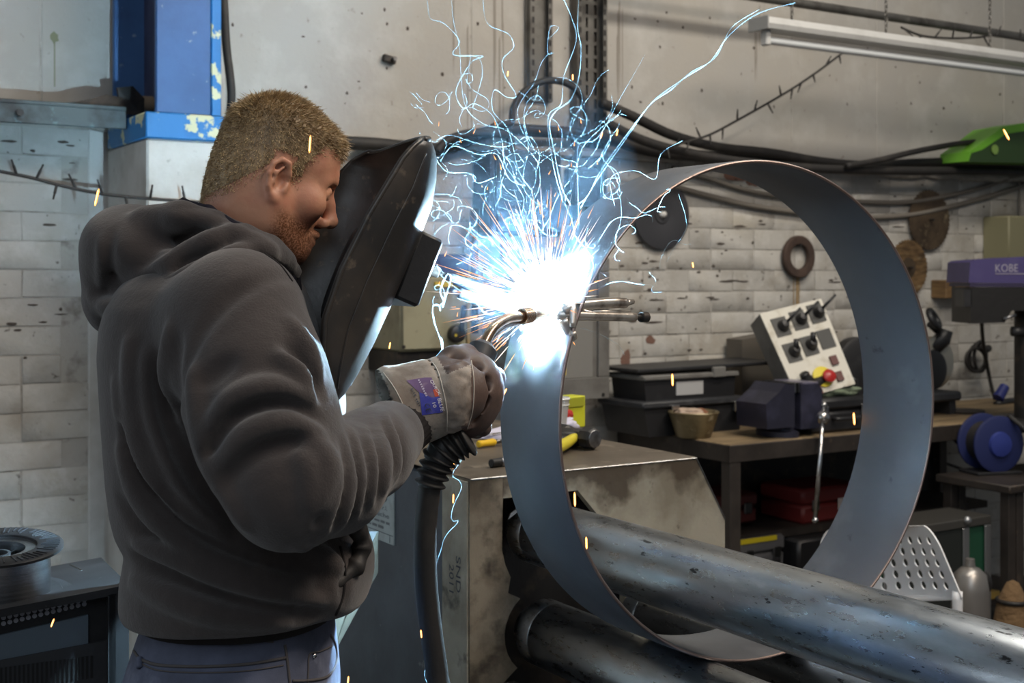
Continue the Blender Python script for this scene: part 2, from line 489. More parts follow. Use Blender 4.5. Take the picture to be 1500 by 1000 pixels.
xl, xr, ZT = -.2525, .310, 1.103
# left upright of the headstock face, with curved relief beside the lower roller
up = [(xl, .0), (xl, ZT), (-.178, ZT), (-.178, 1.06), (-.180, .96), (-.172, .93), (-.160, .905), (-.166, .875)]
for k in range(9):
    a = math.radians(125 + k * 13); up.append((-.088 + .086 * math.cos(a), .790 + .086 * math.sin(a)))
up += [(-.178, .70), (-.178, .0)]
obj('upright', MB().prism(xz(up, HY), (0, .1, 0)), M['grimy_cream'], t)
obj('edge_plate', MB().bb((xl - .004, HY + .004, .0), (xl, HY + .103, ZT - .004), .001), M['cream'], t)
gp = [(-.1775, 1.061), (-.1775, ZT), (xr, ZT - .002), (xr + .081, .964), (xr + .081, .30), (.12, .30), (.12, .93), (.0, 1.061)]
mg = mat('cream guard paint, oily along the top', C(172, 164, 146), .45, bump=((45, .25, .004), (9, .15, .01)), layers=((C(130, 120, 102), 6, .48, .68, 8, .8), (C(56, 48, 40), 18, .64, .72, 6, .8), (C(196, 188, 170), 8, .56, .7, 5, .5)))
nt = mg.node_tree; N_ = nt.nodes; K_ = nt.links; bs = N_['Principled BSDF']; old = bs.inputs['Base Color'].links[0].from_socket
ge = N_.new('ShaderNodeNewGeometry'); sx = N_.new('ShaderNodeSeparateXYZ'); K_.new(ge.outputs['Position'], sx.inputs[0])
nz = N_.new('ShaderNodeTexNoise'); nz.inputs['Scale'].default_value = 11; nz.inputs['Detail'].default_value = 9; K_.new(ge.outputs['Position'], nz.inputs['Vector'])
m1_ = N_.new('ShaderNodeMapRange'); m1_.inputs['From Min'].default_value = .99; m1_.inputs['From Max'].default_value = 1.09; K_.new(sx.outputs['Z'], m1_.inputs['Value'])
ad_ = N_.new('ShaderNodeMath'); ad_.operation = 'MULTIPLY_ADD'; K_.new(m1_.outputs[0], ad_.inputs[0]); ad_.inputs[1].default_value = .42; K_.new(nz.outputs['Fac'], ad_.inputs[2])
m2_ = N_.new('ShaderNodeMapRange'); m2_.inputs['From Min'].default_value = .72; m2_.inputs['From Max'].default_value = .86; m2_.inputs['To Max'].default_value = .85; K_.new(ad_.outputs[0], m2_.inputs['Value'])
mx_ = N_.new('ShaderNodeMix'); mx_.data_type = 'RGBA'; K_.new(m2_.outputs[0], mx_.inputs['Factor']); K_.new(old, mx_.inputs['A']); mx_.inputs['B'].default_value = C(70, 56, 42); K_.new(mx_.outputs['Result'], bs.inputs['Base Color'])
obj('guard_face', MB().prism(xz(gp, HY), (0, .02, 0)), mg, t)
obj('recess_plate', MB().bb((-.19, HY + .075, .3), (.2, HY + .095, 1.07)), M['dark_iron'], t)
obj('bed', MB().bb((-.235, -1.1, .2), (.32, HY - .002, .665), .012), M['dark_iron'], t)
obj('bed_rib', MB().bb((-.225, -1.1, .665), (-.15, HY - .002, .705), .008), M['dark_iron'], t)
obj('plinth', MB().bb((-.26, -1.25, 0), (.45, 1.45, .2), .01), M['dark_iron'], t)
# headstock body behind the face
obj('side_panel', MB().bb((-.2285, HY + .1, .2), (-.205, 1.46, ZT - .016), .004), M['slate'], t, 'auto')
obj('end_panel', MB().prism([Vector((xr - .02, HY + .02, .3)), Vector((xr + .07, HY + .02, .3)), Vector((xr + .07, HY + .02, .955)), Vector((xr - .012, HY + .02, ZT - .018))], (0, .9, 0)), M['cream'], t)
obj('top_cover', MB().bb((xl, HY, ZT + .0005), (xr, 1.46, ZT + .0025), .0008), mat('scuffed tan steel top', C(104, 94, 82), .5, .2, bump=((60, .2, .003),),
    layers=((C(88, 78, 66), 7, .42, .62, 8, .9), (C(150, 140, 124), 13, .58, .7, 6, .7), (C(50, 44, 38), 20, .64, .7, 5, .8))), t)
obj('back_panel', MB().bb((-.205, 1.43, .2), (xr, 1.46, ZT - .016)), M['slate'], t)
obj('edge_trim', MB().tube([(xl + .002, HY - .001, ZT + .0005), (xr, HY - .001, ZT - .0005)], .0018, 6), M['bright_steel'], t)
obj('edge_trim', MB().tube([(xr + .001, HY - .001, ZT - .002), (xr + .081, HY - .001, .964)], .0014, 6), M['steel'], t)
obj('tailstock', MB().bb((-.26, -1.25, .2), (.42, -1.12, 1.08), .01), M['cream'], t)
# rollers
def roller(name, x, z, r_, y0, y1, neck):
    o = obj(name, MB().lathe((x, y0, z), (0, -1, 0), [(0, r_ * .0 + neck), (.03, neck), (.031, r_ - .006), (.037, r_), (.075, r_), (.078, r_ - .0012), (.080, r_), (y0 - y1 - .01, r_), (y0 - y1, r_ - .006)], 64), M['roller'], t, 'auto')
    return o
UR = (-.093, .987, .0637); LR = (-.088, .7895, .065); RR = (.165, .7875, .065)
roller('upper_roller', UR[0], UR[1], UR[2], HY + .055, -1.12, .045)
roller('pinch_roller', LR[0], LR[1], LR[2], HY + .03, -1.12, .045)
roller('bending_roller', RR[0], RR[1], RR[2], HY + .03, -1.12, .045)
obj('scraper_blade', MB().prism([(-.170, HY - .003, 1.02), (-.164, HY - .003, 1.032), (-.136, HY - .012, 1.052), (-.140, HY - .012, 1.042)], (0, -.004, 0)), M['bright_steel'], t)
# name plate on the slate side
M['plate'] = mat('printed aluminium plate', C(172, 182, 182), .5, layers=((C(145, 152, 152), 20, .5, .7, 5, .8),))
M['ink'] = mat('dark print', C(58, 62, 72), .7)
PXP = -.2302
p0 = onX(578, 704, PXP); p1 = onX(578, 799, PXP)
ymin = p0.y; ztop = p0.z; zbot = p1.z; ymax = ymin + .36
obj('name_plate', MB().bb((PXP - .002, ymin, zbot), (PXP + .002, ymax, ztop), .0008), M['plate'], t)
PLATE = t
def text_mesh(s, font_scale=1.0):
    cu = bpy.data.curves.new('t', 'FONT'); cu.body = s; cu.size = 1.0; cu.resolution_u = 3
    o = bpy.data.objects.new('t', cu); COL.objects.link(o)
    dg = bpy.context.evaluated_depsgraph_get(); dg.update()
    me = bpy.data.meshes.new_from_object(o.evaluated_get(dg))
    v = np.array([q.co[:] for q in me.vertices]); f = [tuple(p.vertices) for p in me.polygons]
    bpy.data.objects.remove(o); bpy.data.curves.remove(cu); bpy.data.meshes.remove(me)
    v[:, :2] -= v[:, :2].min(0); 
    return v, f
def text_on(name, s, o, ux, uy, h, material, parent, width=None, lift=.0006, **kw):
    """flat printed lettering: origin o (lower left), ux reading direction, uy up; h = height of the block"""
    v, f = text_mesh(s)
    sc = h / max(v[:, 1].max(), 1e-6); sx = sc if width is None else width / v[:, 0].max()
    ux = Vector(ux).normalized(); uy = Vector(uy).normalized(); n = ux.cross(uy)
    vs = [Vector(o) + ux * (q[0] * sx) + uy * (q[1] * sc) + n * lift for q in v]
    ob = obj(name, (vs, f), material, parent, **kw); return ob
ux = (0, -1, 0); uz = (0, 0, 1)
xs = PXP - .002
def pl(name, s, y_right, z, h, w): text_on(name, s, (xs, y_right + w, z), ux, uz, h, M['ink'], t, width=w)
H = ztop - zbot
pl('lettering', 'nar', ymin + .095, zbot + H * .52, H * .15, .085)
pl('lettering', 's.r.l.', ymin + .03, zbot + H * .50, H * .07, .04)
pl('lettering', 'ne-meccaniche', ymin + .022, zbot + H * .385, H * .075, .19)
r = random.Random(3); wb = MB()          # two lines too small to read: short smudged words
for zz, y0_, y1_ in ((.29, .02, .24), (.2, .05, .24)):
    yy = y0_
    while yy < y1_:
        w_ = r.uniform(.012, .034); wb.bb((xs - .0006, ymin + yy, zbot + H * zz), (xs, ymin + yy + w_, zbot + H * (zz + r.uniform(.03, .045)))); yy += w_ + .006
obj('small_print', wb, mat('smudged grey print', C(108, 114, 118), .7), t)
obj('rule', MB().bb((xs - .0006, ymin + .005, zbot + H * .135), (xs, ymax, zbot + H * .145)), M['ink'], t)
obj('rule', MB().bb((xs - .0006, ymin + .018, zbot + H * .02), (xs, ymin + .0195, zbot + H * .135)), M['ink'], t)
lg = MB()
for (dy, dz, ra) in ((.048, .80, .014), (.040, .72, .012), (.052, .70, .013)):
    c_ = Vector((xs - .0006, ymin + dy, zbot + H * dz)); lg.add([c_ + Vector((0, ra * .8 * math.cos(k * PI / 6), ra * math.sin(k * PI / 6))) for k in range(12)], [tuple(range(12))])
obj('clover_emblem', lg, mat('grey print', C(98, 104, 110), .7), t)
# marker scrawl on the cream edge plate
sx_ = xl - .0046
text_on('marker_scrawl', '2011', (sx_, HY + .072, .93), (0, 0, -1), (0, -1, 0), .018, M['ink'], t, width=.055, lift=.0004)
text_on('marker_scrawl', 'SND', (sx_, HY + .045, .95), (0, 0, -1), (0, -1, 0), .018, M['ink'], t, width=.07, lift=.0004)
# folded sheet-metal guard in front of the slate side
g = thing('sheet_metal_chute', (-.42, 1.05, 0), 'open folded grey sheet-metal chute between the person and the slate machine side', 'chute')
A = W(554, 778, 2.45); Bp = W(554, 838, 2.45); D = W(470, 1010, 2.38); E = W(470, 900, 2.38)
off = Vector((-.26, .17, .0))
obj('side_sheet', MB().prism([A, Bp, W(485, 965, 2.4), W(480, 1120, 2.4), W(420, 1120, 2.38), W(440, 985, 2.38)], Vector((-.002, -.002, 0))), mat('olive grey sheet', C(98, 96, 86), .5, layers=((C(70, 68, 60), 8, .45, .65, 6, .8),)), g)
obj('chute_sheet', MB().prism([A, W(440, 985, 2.38), W(440, 985, 2.38) + off * .6, A + off * .6], Vector((.002, 0, -.003))), mat('dull grey sheet', C(130, 136, 140), .5, layers=((C(104, 108, 110), 8, .45, .65, 6, .8),)), g)
q = W(546, 783, 2.47)
obj('bolt', MB().cyl(q + Vector((0, 0, .004)), q + Vector((0, 0, -.004)), .004, n=8), M['dark_iron'], g)
obj('foot', MB().cyl((W(450, 1100, 2.42).x, W(450, 1100, 2.42).y, 0), W(450, 1090, 2.42), .02), M['dark_iron'], g)

# ================================================================== the rolled ring
M['ring'] = mat('blue-grey mill scale', C(98, 102, 108), .58, .3, bump=((40, .1, .002), (220, .12, .0008)), stretch=(1, 1, 1),
                layers=((C(92, 95, 100), 3.2, .42, .66, 7, .9), (C(50, 54, 60), 14, .66, .72, 5, .7), (C(126, 129, 134), 6, .58, .72, 4, .5)), rough_var=(5, .48, .62))
RC = Vector((RCX, 0, 1.266)); RR_O, RR_I, RW = .428, .4215, .170
n = 160; a0 = PI - math.radians(25.5); gap = .0035
vs = []; fs = []
prof = [(0, RR_O - .0008), (.0008, RR_O), (RW - .0008, RR_O), (RW, RR_O - .0008), (RW, RR_I + .0008), (RW - .0008, RR_I), (.0008, RR_I), (0, RR_I + .0008)]
for k in range(n + 1):
    a = a0 - gap / RR_O - k / n * (2 * PI - 2 * gap / RR_O)
    for (h, r_) in prof:
        vs.append(RC + Vector((math.cos(a) * r_, h, math.sin(a) * r_)))
m = len(prof)
for k in range(n):
    for j in range(m):
        j2 = (j + 1) % m
        fs.append((k * m + j, k * m + j2, (k + 1) * m + j2, (k + 1) * m + j))
fs.append(tuple(range(m))); fs.append(tuple(n * m + j for j in reversed(range(m))))
t = thing('rolled_steel_ring', (RCX, RW / 2, RC.z - RR_O), 'large rolled steel ring of blue-grey plate standing between the rollers', 'steel ring')
RING = t
o = obj('band', (vs, fs), M['ring'], t, 'auto', angle=60); fix_normals(o)
o = obj('rim_edge', MB().torus(RC + Vector((0, .0, 0)), (0, 1, 0), (RR_O + RR_I) / 2, .0026, 160, 8), mat('sheared bright edge', C(160, 140, 132), .35, .9), t, True, label='bright sheared edge of the near rim')
sm = MB()
for k in range(22):
    y_ = .035 + k * .006; sm.ball(RC + Vector((math.cos(a0) * (RR_O + .001), y_, math.sin(a0) * (RR_O + .001))), .0042, 8, 6, (1, 1, .8))
obj('weld_seam', sm, M['dark_iron'], t, True, label='fresh weld bead along the seam')
# ================================================================== signed-distance sculpting
class Field:
    """camera-aligned metres: x right, y away from the photographer, z up"""
    def __init__(self, lo, hi, h):
        self.lo = np.array(lo, dtype=np.float32); self.h = h
        self.n = np.ceil((np.array(hi) - self.lo) / h).astype(int) + 1
        self.g = [self.lo[k] + np.arange(self.n[k], dtype=np.float32) * np.float32(h) for k in range(3)]
        self.v = np.full(tuple(self.n), 0.5, dtype=np.float32)
    def block(self, lo, hi):
        a = np.clip(np.floor((np.asarray(lo) - self.lo) / self.h).astype(int), 0, self.n)
        b = np.clip(np.ceil((np.asarray(hi) - self.lo) / self.h).astype(int) + 1, 0, self.n)
        if (b <= a).any(): return None
        sl = tuple(slice(a[k], b[k]) for k in range(3))
        X = self.g[0][sl[0]][:, None, None]; Y = self.g[1][sl[1]][None, :, None]; Z = self.g[2][sl[2]][None, None, :]
        return sl, X, Y, Z
    def comb(self, sl, d, k, op):
        a = self.v[sl]
        if op == 'add':
            if k <= 0: self.v[sl] = np.minimum(a, d)
            else:
                h = np.clip(.5 + .5 * (a - d) / k, 0, 1); self.v[sl] = a * (1 - h) + d * h - k * h * (1 - h)
        elif op == 'sub':
            d = -d
            if k <= 0: self.v[sl] = np.maximum(a, d)
            else:
                h = np.clip(.5 - .5 * (a - d) / k, 0, 1); self.v[sl] = a * (1 - h) + d * h + k * h * (1 - h)
    def cap(self, p0, p1, r0, r1=None, k=.02, op='add', amp=None):
        r1 = r0 if r1 is None else r1
        p0 = np.asarray(p0, dtype=np.float32); p1 = np.asarray(p1, dtype=np.float32)
        m = max(r0, r1) + 1.6 * k + 2 * self.h
        bl = self.block(np.minimum(p0, p1) - m, np.maximum(p0, p1) + m)
        if bl is None: return self
        sl, X, Y, Z = bl
        d = p1 - p0; L2 = float(d @ d) + 1e-12
        t = np.clip(((X - p0[0]) * d[0] + (Y - p0[1]) * d[1] + (Z - p0[2]) * d[2]) / L2, 0, 1)
        q = np.sqrt((X - p0[0] - t * d[0]) ** 2 + (Y - p0[1] - t * d[1]) ** 2 + (Z - p0[2] - t * d[2]) ** 2)
        self.comb(sl, q - (r0 + (r1 - r0) * t), k, op); return self
    def chain(self, pts, rs, k=.02, op='add'):
        rs = rs if hasattr(rs, '__len__') else [rs] * len(pts)
        for i in range(len(pts) - 1): self.cap(pts[i], pts[i + 1], rs[i], rs[i + 1], k, op)
        return self
    def ell(self, c, rad, k=.02, R=None, op='add'):
        c = np.asarray(c, dtype=np.float32); rad = np.asarray(rad, dtype=np.float32)
        m = float(rad.max()) + 1.6 * k + 2 * self.h
        bl = self.block(c - m, c + m)
        if bl is None: return self
        sl, X, Y, Z = bl
        x, y, z = X - c[0], Y - c[1], Z - c[2]
        if R is not None:
            R = np.asarray(R, dtype=np.float32)          # columns = local axes
            a = x * R[0, 0] + y * R[1, 0] + z * R[2, 0]; b = x * R[0, 1] + y * R[1, 1] + z * R[2, 1]; e = x * R[0, 2] + y * R[1, 2] + z * R[2, 2]
            x, y, z = a, b, e
        k0 = np.sqrt((x / rad[0]) ** 2 + (y / rad[1]) ** 2 + (z / rad[2]) ** 2)
        k1 = np.sqrt((x / rad[0] ** 2) ** 2 + (y / rad[1] ** 2) ** 2 + (z / rad[2] ** 2) ** 2)
        d = k0 * (k0 - 1) / np.maximum(k1, 1e-6)
        self.comb(sl, d, k, op); return self
    def column(self, rows, k=.02, p=2.3, op='add'):
        """rows: (z, x0, x1, y0, y1) elliptical sections stacked in z"""
        rows = sorted(rows); zs = np.array([r[0] for r in rows]); A = np.array([r[1:] for r in rows])
        bl = self.block((A[:, 0].min() - .08, A[:, 2].min() - .08, zs[0] - .05), (A[:, 1].max() + .08, A[:, 3].max() + .08, zs[-1] + .05))
        sl, X, Y, Z = bl
        z = Z.ravel(); I = [np.interp(z, zs, A[:, i]).astype(np.float32)[None, None, :] for i in range(4)]
        cx, cy = (I[0] + I[1]) / 2, (I[2] + I[3]) / 2; a, b = (I[1] - I[0]) / 2, (I[3] - I[2]) / 2
        e = (np.abs((X - cx) / a) ** p + np.abs((Y - cy) / b) ** p) ** (1 / p)
        d = (e - 1) * np.minimum(a, b)
        dz = np.maximum(zs[0] - Z, Z - zs[-1])
        self.comb(sl, np.maximum(d, dz).astype(np.float32), k, op); return self
    def halfspace(self, p, nrm, k=.0):                    # cut away the side nrm points to
        nrm = np.asarray(nrm, dtype=np.float32); nrm = nrm / np.linalg.norm(nrm)
        X = self.g[0][:, None, None]; Y = self.g[1][None, :, None]; Z = self.g[2][None, None, :]
        d = -((X - p[0]) * nrm[0] + (Y - p[1]) * nrm[1] + (Z - p[2]) * nrm[2])
        self.comb((slice(None),) * 3, d, k, 'sub'); return self
    def smooth(self, it=1):
        for _ in range(it):
            for ax in range(3):
                v = self.v; w = v.copy()
                s0 = [slice(None)] * 3; s1 = [slice(None)] * 3; s2 = [slice(None)] * 3
                s0[ax] = slice(1, -1); s1[ax] = slice(0, -2); s2[ax] = slice(2, None)
                w[tuple(s0)] = .5 * v[tuple(s0)] + .25 * (v[tuple(s1)] + v[tuple(s2)]); self.v = w
        return self
    def mesh(self, iso=0.0):
        V = self.v - iso
        V[0], V[-1], V[:, 0], V[:, -1], V[:, :, 0], V[:, :, -1] = 1, 1, 1, 1, 1, 1
        S = V < 0
        c = [S[i:S.shape[0] - 1 + i, j:S.shape[1] - 1 + j, k:S.shape[2] - 1 + k] for i in (0, 1) for j in (0, 1) for k in (0, 1)]
        allc = c[0].copy(); anyc = c[0].copy()
        for q in c[1:]: allc &= q; anyc |= q
        act = anyc & ~allc
        I = np.argwhere(act); N = len(I)
        corner = [(i, j, k) for i in (0, 1) for j in (0, 1) for k in (0, 1)]
        val = np.stack([V[I[:, 0] + i, I[:, 1] + j, I[:, 2] + k] for i, j, k in corner], 1)
        acc = np.zeros((N, 3)); cnt = np.zeros(N)
        for a in range(8):
            for ax in range(3):
                b = list(corner[a])
                if b[ax]: continue
                b[ax] = 1; b = corner.index(tuple(b))
                va, vb = val[:, a], val[:, b]; m = (va < 0) != (vb < 0)
                t = np.where(m, va / np.where(m, va - vb, 1), 0)
                p = np.tile(np.array(corner[a], dtype=float), (N, 1)); p[:, ax] += t
                acc[m] += p[m]; cnt[m] += 1
        P = (I + acc / cnt[:, None]) * self.h + self.lo
        ids = np.full(act.shape, -1, dtype=np.int64); ids[act] = np.arange(N)
        F_ = []
        for ax in range(3):
            u, w = (ax + 1) % 3, (ax + 2) % 3
            s0 = [slice(1, -1)] * 3; s1 = [slice(1, -1)] * 3
            s0[ax] = slice(0, -1); s1[ax] = slice(1, None)
            A, B = S[tuple(s0)], S[tuple(s1)]
            for flip, mm in ((False, A & ~B), (True, ~A & B)):
                E = np.argwhere(mm)
                for q in range(3):
                    if q != ax: E[:, q] += 1
                def cell(du, dw):
                    G = E.copy(); G[:, u] -= du; G[:, w] -= dw
                    return ids[G[:, 0], G[:, 1], G[:, 2]]
                quad = np.stack([cell(1, 1), cell(0, 1), cell(0, 0), cell(1, 0)], 1)
                F_.append(quad[:, ::-1] if flip else quad)
        return P, np.concatenate(F_)
def lap(P, Fq, it=2, lam=.5):
    n = len(P)
    e = np.concatenate([Fq[:, [0, 1]], Fq[:, [1, 2]], Fq[:, [2, 3]], Fq[:, [3, 0]]])
    for _ in range(it):
        s = np.zeros_like(P); c = np.zeros(n)
        for a, b in ((0, 1), (1, 0)):
            for k in range(3): s[:, k] += np.bincount(e[:, a], weights=P[e[:, b], k], minlength=n)
            c += np.bincount(e[:, a], minlength=n)
        P = P + lam * (s / np.maximum(c, 1)[:, None] - P)
    return P
def sdf_obj(name, P, Fq, material, parent, **kw):
    return obj(name, (L2W(P), Fq), material, parent, True, **kw)
class Hit:                                                # rays from the photographer onto a finished surface
    def __init__(self, P, Fq):
        self.t = BVHTree.FromPolygons([Vector(q) for q in L2W(P)], [tuple(int(i) for i in f) for f in Fq])
    def __call__(self, px, py, lift=0.0):
        d = ray(px, py).normalized()
        h = self.t.ray_cast(Vector(CAM), d)
        if h[0] is None: return None
        n = h[1] if h[1].dot(d) < 0 else -h[1]
        return h[0] + n * lift
def seam(hit, pts, r, lift=0.0, k=6):
    P = [hit(a, b, lift) for a, b in [(q.x, q.y) for q in smooth_path([(a, b, 0) for a, b in pts], k)]]
    P = [q for q in P if q is not None]
    out = []
    for q in P:                                           # drop jumps to a farther surface
        if not out or (q - out[-1]).length < .05: out.append(q)
    return out
# ================================================================== the person
M['skin'] = mat('skin', C(192, 140, 112), .5, bump=((160, .25, .0015), (60, .15, .002)), layers=((C(182, 112, 92), 18, .45, .7, 6, .7), (C(214, 166, 142), 10, .55, .75, 5, .5)))
M['hoodie'] = mat('faded charcoal fleece', C(60, 53, 51), .92, bump=((420, .6, .0012), (70, .35, .003)), spec=.2, sheen=.25,
                  layers=((C(47, 42, 41), 8, .4, .7, 7, .8), (C(74, 65, 61), 22, .55, .75, 5, .5)))
M['rib'] = mat('black ribbed knit', C(40, 37, 37), .95, spec=.2, bump=((300, .4, .002),))
M['navy_knit'] = mat('navy collar cloth', C(36, 35, 44), .9, spec=.2, bump=((300, .3, .001),))
M['denim'] = mat('worn dark denim', C(88, 93, 112), .85, spec=.25, bump=((380, .3, .001), (30, .3, .004)), layers=((C(58, 61, 72), 7, .42, .66, 7, .9), (C(132, 137, 156), 12, .56, .74, 6, .7)))
M['seam_thread'] = mat('denim seam', C(78, 74, 74), .9, bump=((500, .5, .001),))
M['glove_cuff'] = mat('grey suede cuff leather', C(150, 140, 130), .85, bump=((220, .4, .0012), (30, .2, .003)), layers=((C(104, 92, 82), 14, .44, .62, 8, .9), (C(74, 64, 56), 22, .62, .72, 6, .8), (C(166, 156, 146), 9, .56, .7, 5, .5)))
M['glove_hide'] = mat('dark brown glove leather', C(84, 66, 58), .55, bump=((150, .35, .0012), (24, .3, .004)), layers=((C(48, 40, 38), 13, .45, .65, 7, .85), (C(120, 98, 86), 18, .6, .75, 5, .6)))
M['black_glove'] = mat('black glove leather', C(40, 37, 36), .6, bump=((150, .3, .0012),), layers=((C(62, 56, 52), 14, .55, .75, 6, .6),))
M['hair_ginger'] = mat('short ginger hair', C(164, 140, 106), .5, layers=((C(130, 108, 80), 60, .42, .62, 5, .9), (C(200, 176, 136), 35, .58, .72, 4, .7)))
D = lambda px, py, Y: LP(px, py, Y)
base = Vector(L2W(np.array([(330 - 750) / F * 1.72, 1.72, 0.0])))
person = thing('person', base, 'man in charcoal hoodie, jeans and welding gloves, looking down past a raised hand shield', 'person')

# ---- head: local frame, face along +x, left ear along +y (away from the photographer)
HS = .865
HO = D(392, 271, 1.70); yaw, pit = math.radians(24), math.radians(17)
Ry = np.array([[math.cos(pit), 0, math.sin(pit)], [0, 1, 0], [-math.sin(pit), 0, math.cos(pit)]])
Rz = np.array([[math.cos(yaw), -math.sin(yaw), 0], [math.sin(yaw), math.cos(yaw), 0], [0, 0, 1]])
HR = Rz @ Ry
H_ = lambda x, y, z: HO + HR @ (np.array([x, y, z]) * HS)
def headfield(h, grow=0.0):
    f = Field(HO + [-.24, -.16, -.24], HO + [.20, .20, .18], h)
    class G:
        cap = staticmethod(lambda p0, p1, r0, r1=None, k=.02, op='add': f.cap(p0, p1, r0 * HS, None if r1 is None else r1 * HS, k * HS, op))
        chain = staticmethod(lambda pts, rs, k=.02, op='add': f.chain(pts, [q * HS for q in rs] if hasattr(rs, '__len__') else rs * HS, k * HS, op))
        ell = staticmethod(lambda c, rad, k=.02, R=None, op='add': f.ell(c, np.array(rad) * HS, k * HS, R, op))
    e = lambda c, r, k=.02, op='add', R=None: f.ell(H_(*c), np.array(r) * HS, k * HS, HR if R is None else HR @ R, op)
    e((.003, 0, .044), (.087, .074, .082), 0)
    e((-.006, 0, .062), (.074, .070, .068), .02)
    e((.052, 0, .050), (.042, .056, .048), .03)
    e((-.036, 0, .014), (.044, .060, .052), .03)
    e((.045, 0, -.022), (.042, .056, .056), .03)           # mid face
    G.cap(H_(.083, -.022, .030), H_(.083, .022, .030), .0105, k=.018)   # brow
    G.cap(H_(.070, -.045, .026), H_(.080, -.022, .031), .008, .009, k=.015)
    G.cap(H_(.070, .045, .026), H_(.080, .022, .031), .008, .009, k=.015)
    for s in (-1, 1):
        e((.054, s * .046, -.012), (.028, .020, .022), .022)             # cheekbone
        G.cap(H_(-.002, s * .056, -.018), H_(.006, s * .052, -.056), .016, .014, k=.03)   # jaw angle
        G.cap(H_(.006, s * .050, -.056), H_(.062, s * .020, -.082), .015, .015, k=.03)
        e((.088, s * .030, .012), (.013, .017, .0105), .014, 'sub')      # eye socket
        e((.074, s * .031, .011), (.0125, .0125, .0125), .003)           # eyeball
        G.chain([H_(.078, s * .046, .009), H_(.0872, s * .033, .0165), H_(.0872, s * .022, .013)], .0032, k=.005)   # upper lid
        G.chain([H_(.078, s * .046, .008), H_(.0860, s * .033, .0045), H_(.0865, s * .021, .009)], .0028, k=.005)   # lower lid
        e((.094, s * .0135, -.031), (.012, .0075, .0085), .006)          # nostril wing
        e((.094, s * .007, -.0385), (.007, .0035, .003), .003, 'sub')
        G.cap(H_(.086, s * .020, -.030), H_(.074, s * .032, -.054), .0022, k=.010, op='sub')   # nasolabial
    G.cap(H_(.070, 0, -.084), H_(.074, 0, -.076), .019, .018, k=.02)      # chin
    G.chain([H_(.090, 0, .022), H_(.099, 0, .002), H_(.1095, 0, -.020)], [.0085, .0085, .0105], k=.010)
    e((.1085, 0, -.024), (.0125, .0115, .0105), .006)
    G.chain([H_(.080, -.022, -.054), H_(.0915, -.006, -.0505), H_(.0915, .006, -.0505), H_(.080, .022, -.054)], [.0035, .006, .006, .0035], k=.006)
    G.chain([H_(.079, -.020, -.058), H_(.0890, 0, -.0625), H_(.079, .020, -.058)], [.0035, .0065, .0035], k=.006)
    G.chain([H_(.082, -.023, -.056), H_(.0945, 0, -.0565), H_(.082, .023, -.056)], .0016, k=.003, op='sub')   # mouth line
    # forehead creases
    for z in (.052, .060, .068):
        G.chain([H_(.086, -.040, z), H_(.0985, -.015, z + .003), H_(.0985, .015, z + .003), H_(.086, .040, z)], .0012, k=.004, op='sub')
    G.chain([H_(.067, -.053, .012), H_(.058, -.058, .018)], .0011, k=.004, op='sub')
    G.chain([H_(.067, -.053, .008), H_(.056, -.058, .006)], .0011, k=.004, op='sub')
    # neck
    G.cap(H_(-.024, 0, -.020), D(346, 372, 1.715), .063, .068, k=.03)
    G.cap(H_(-.010, 0, -.045), D(366, 385, 1.72), .056, .062, k=.03)
    G.cap(H_(.004, -.060, -.030), D(392, 376, 1.69), .010, .012, k=.03)
    # ears
    for s in (-1, 1):
        o = lambda x, z, y=0: H_(x, s * (.076 + y), z)
        G.ell(H_(-.004, s * .076, .002), (.018, .0045, .028), .008, HR)
        G.chain([o(.010, -.004, 0), o(.010, .014, .004), o(.004, .029, .008), o(-.008, .031, .011), o(-.019, .022, .013), o(-.022, .006, .013), o(-.017, -.012, .010), o(-.008, -.024, .006)],
                [.003, .0042, .0046, .0046, .0044, .0042, .0040, .0050], k=.003)
        G.ell(o(-.003, -.026, .004), (.0085, .005, .0085), .005, HR)
        G.chain([o(-.003, .020, .010), o(-.011, .010, .011), o(-.010, -.006, .009)], .0032, k=.004)
        G.ell(o(.002, .000, .004), (.0075, .006, .011), .004, HR, 'sub')
        G.cap(o(.010, -.004, .002), o(.008, -.012, .003), .0042, k=.004)
    return f
hf = headfield(.0021)
hf.smooth(1)
HP, HF = hf.mesh()
HP = lap(HP, HF, 2)
# ---- body under the clothes
bf = Field(D(150, 300, 1.7) * [1, 0, 0] + [-.05, 1.30, -.01], [0.05, 2.2, 1.62], .010)
SHN, SHF = D(335, 470, 1.545), D(345, 462, 1.90)
ELN, WRN = D(428, 725, 1.47), D(604, 612, 1.765)
ELF, WRF = D(446, 650, 2.0), D(460, 540, 1.93)
def Z(py, Y=1.7): return CAM[2] - (py - HORIZON) / F * Y
def Xp(px, Y=1.7): return (px - 750) / F * Y
tor = [(480, 172, 440), (560, 180, 450), (640, 185, 455), (740, 196, 470), (800, 205, 480), (860, 205, 480), (930, 205, 480)]
bf.column([(Z(py), Xp(a) + .012, Xp(b) - .02, 1.56, 1.90) for py, a, b in tor[:-2]] + [(Z(400), Xp(215), Xp(410), 1.58, 1.88)], 0)
bf.cap(D(338, 372, 1.715), D(330, 470, 1.72), .058, .10, k=.04)
bf.cap(SHN, ELN, .050, .042, k=.03); bf.cap(ELN, WRN, .040, .028, k=.02)
bf.cap(SHF, ELF, .050, .042, k=.03); bf.cap(ELF, WRF, .040, .028, k=.02)
for yy in (1.635, 1.82):
    hip = np.array([Xp(340), yy, Z(945)]); knee = np.array([Xp(352), yy, .50]); ank = np.array([Xp(330), yy, .09])
    bf.cap(hip, knee, .058, .050, k=.03); bf.cap(knee, ank, .052, .038, k=.02)
    bf.cap(ank - [0, 0, .03], ank + [.14, .01, -.045], .040, .034, k=.03)
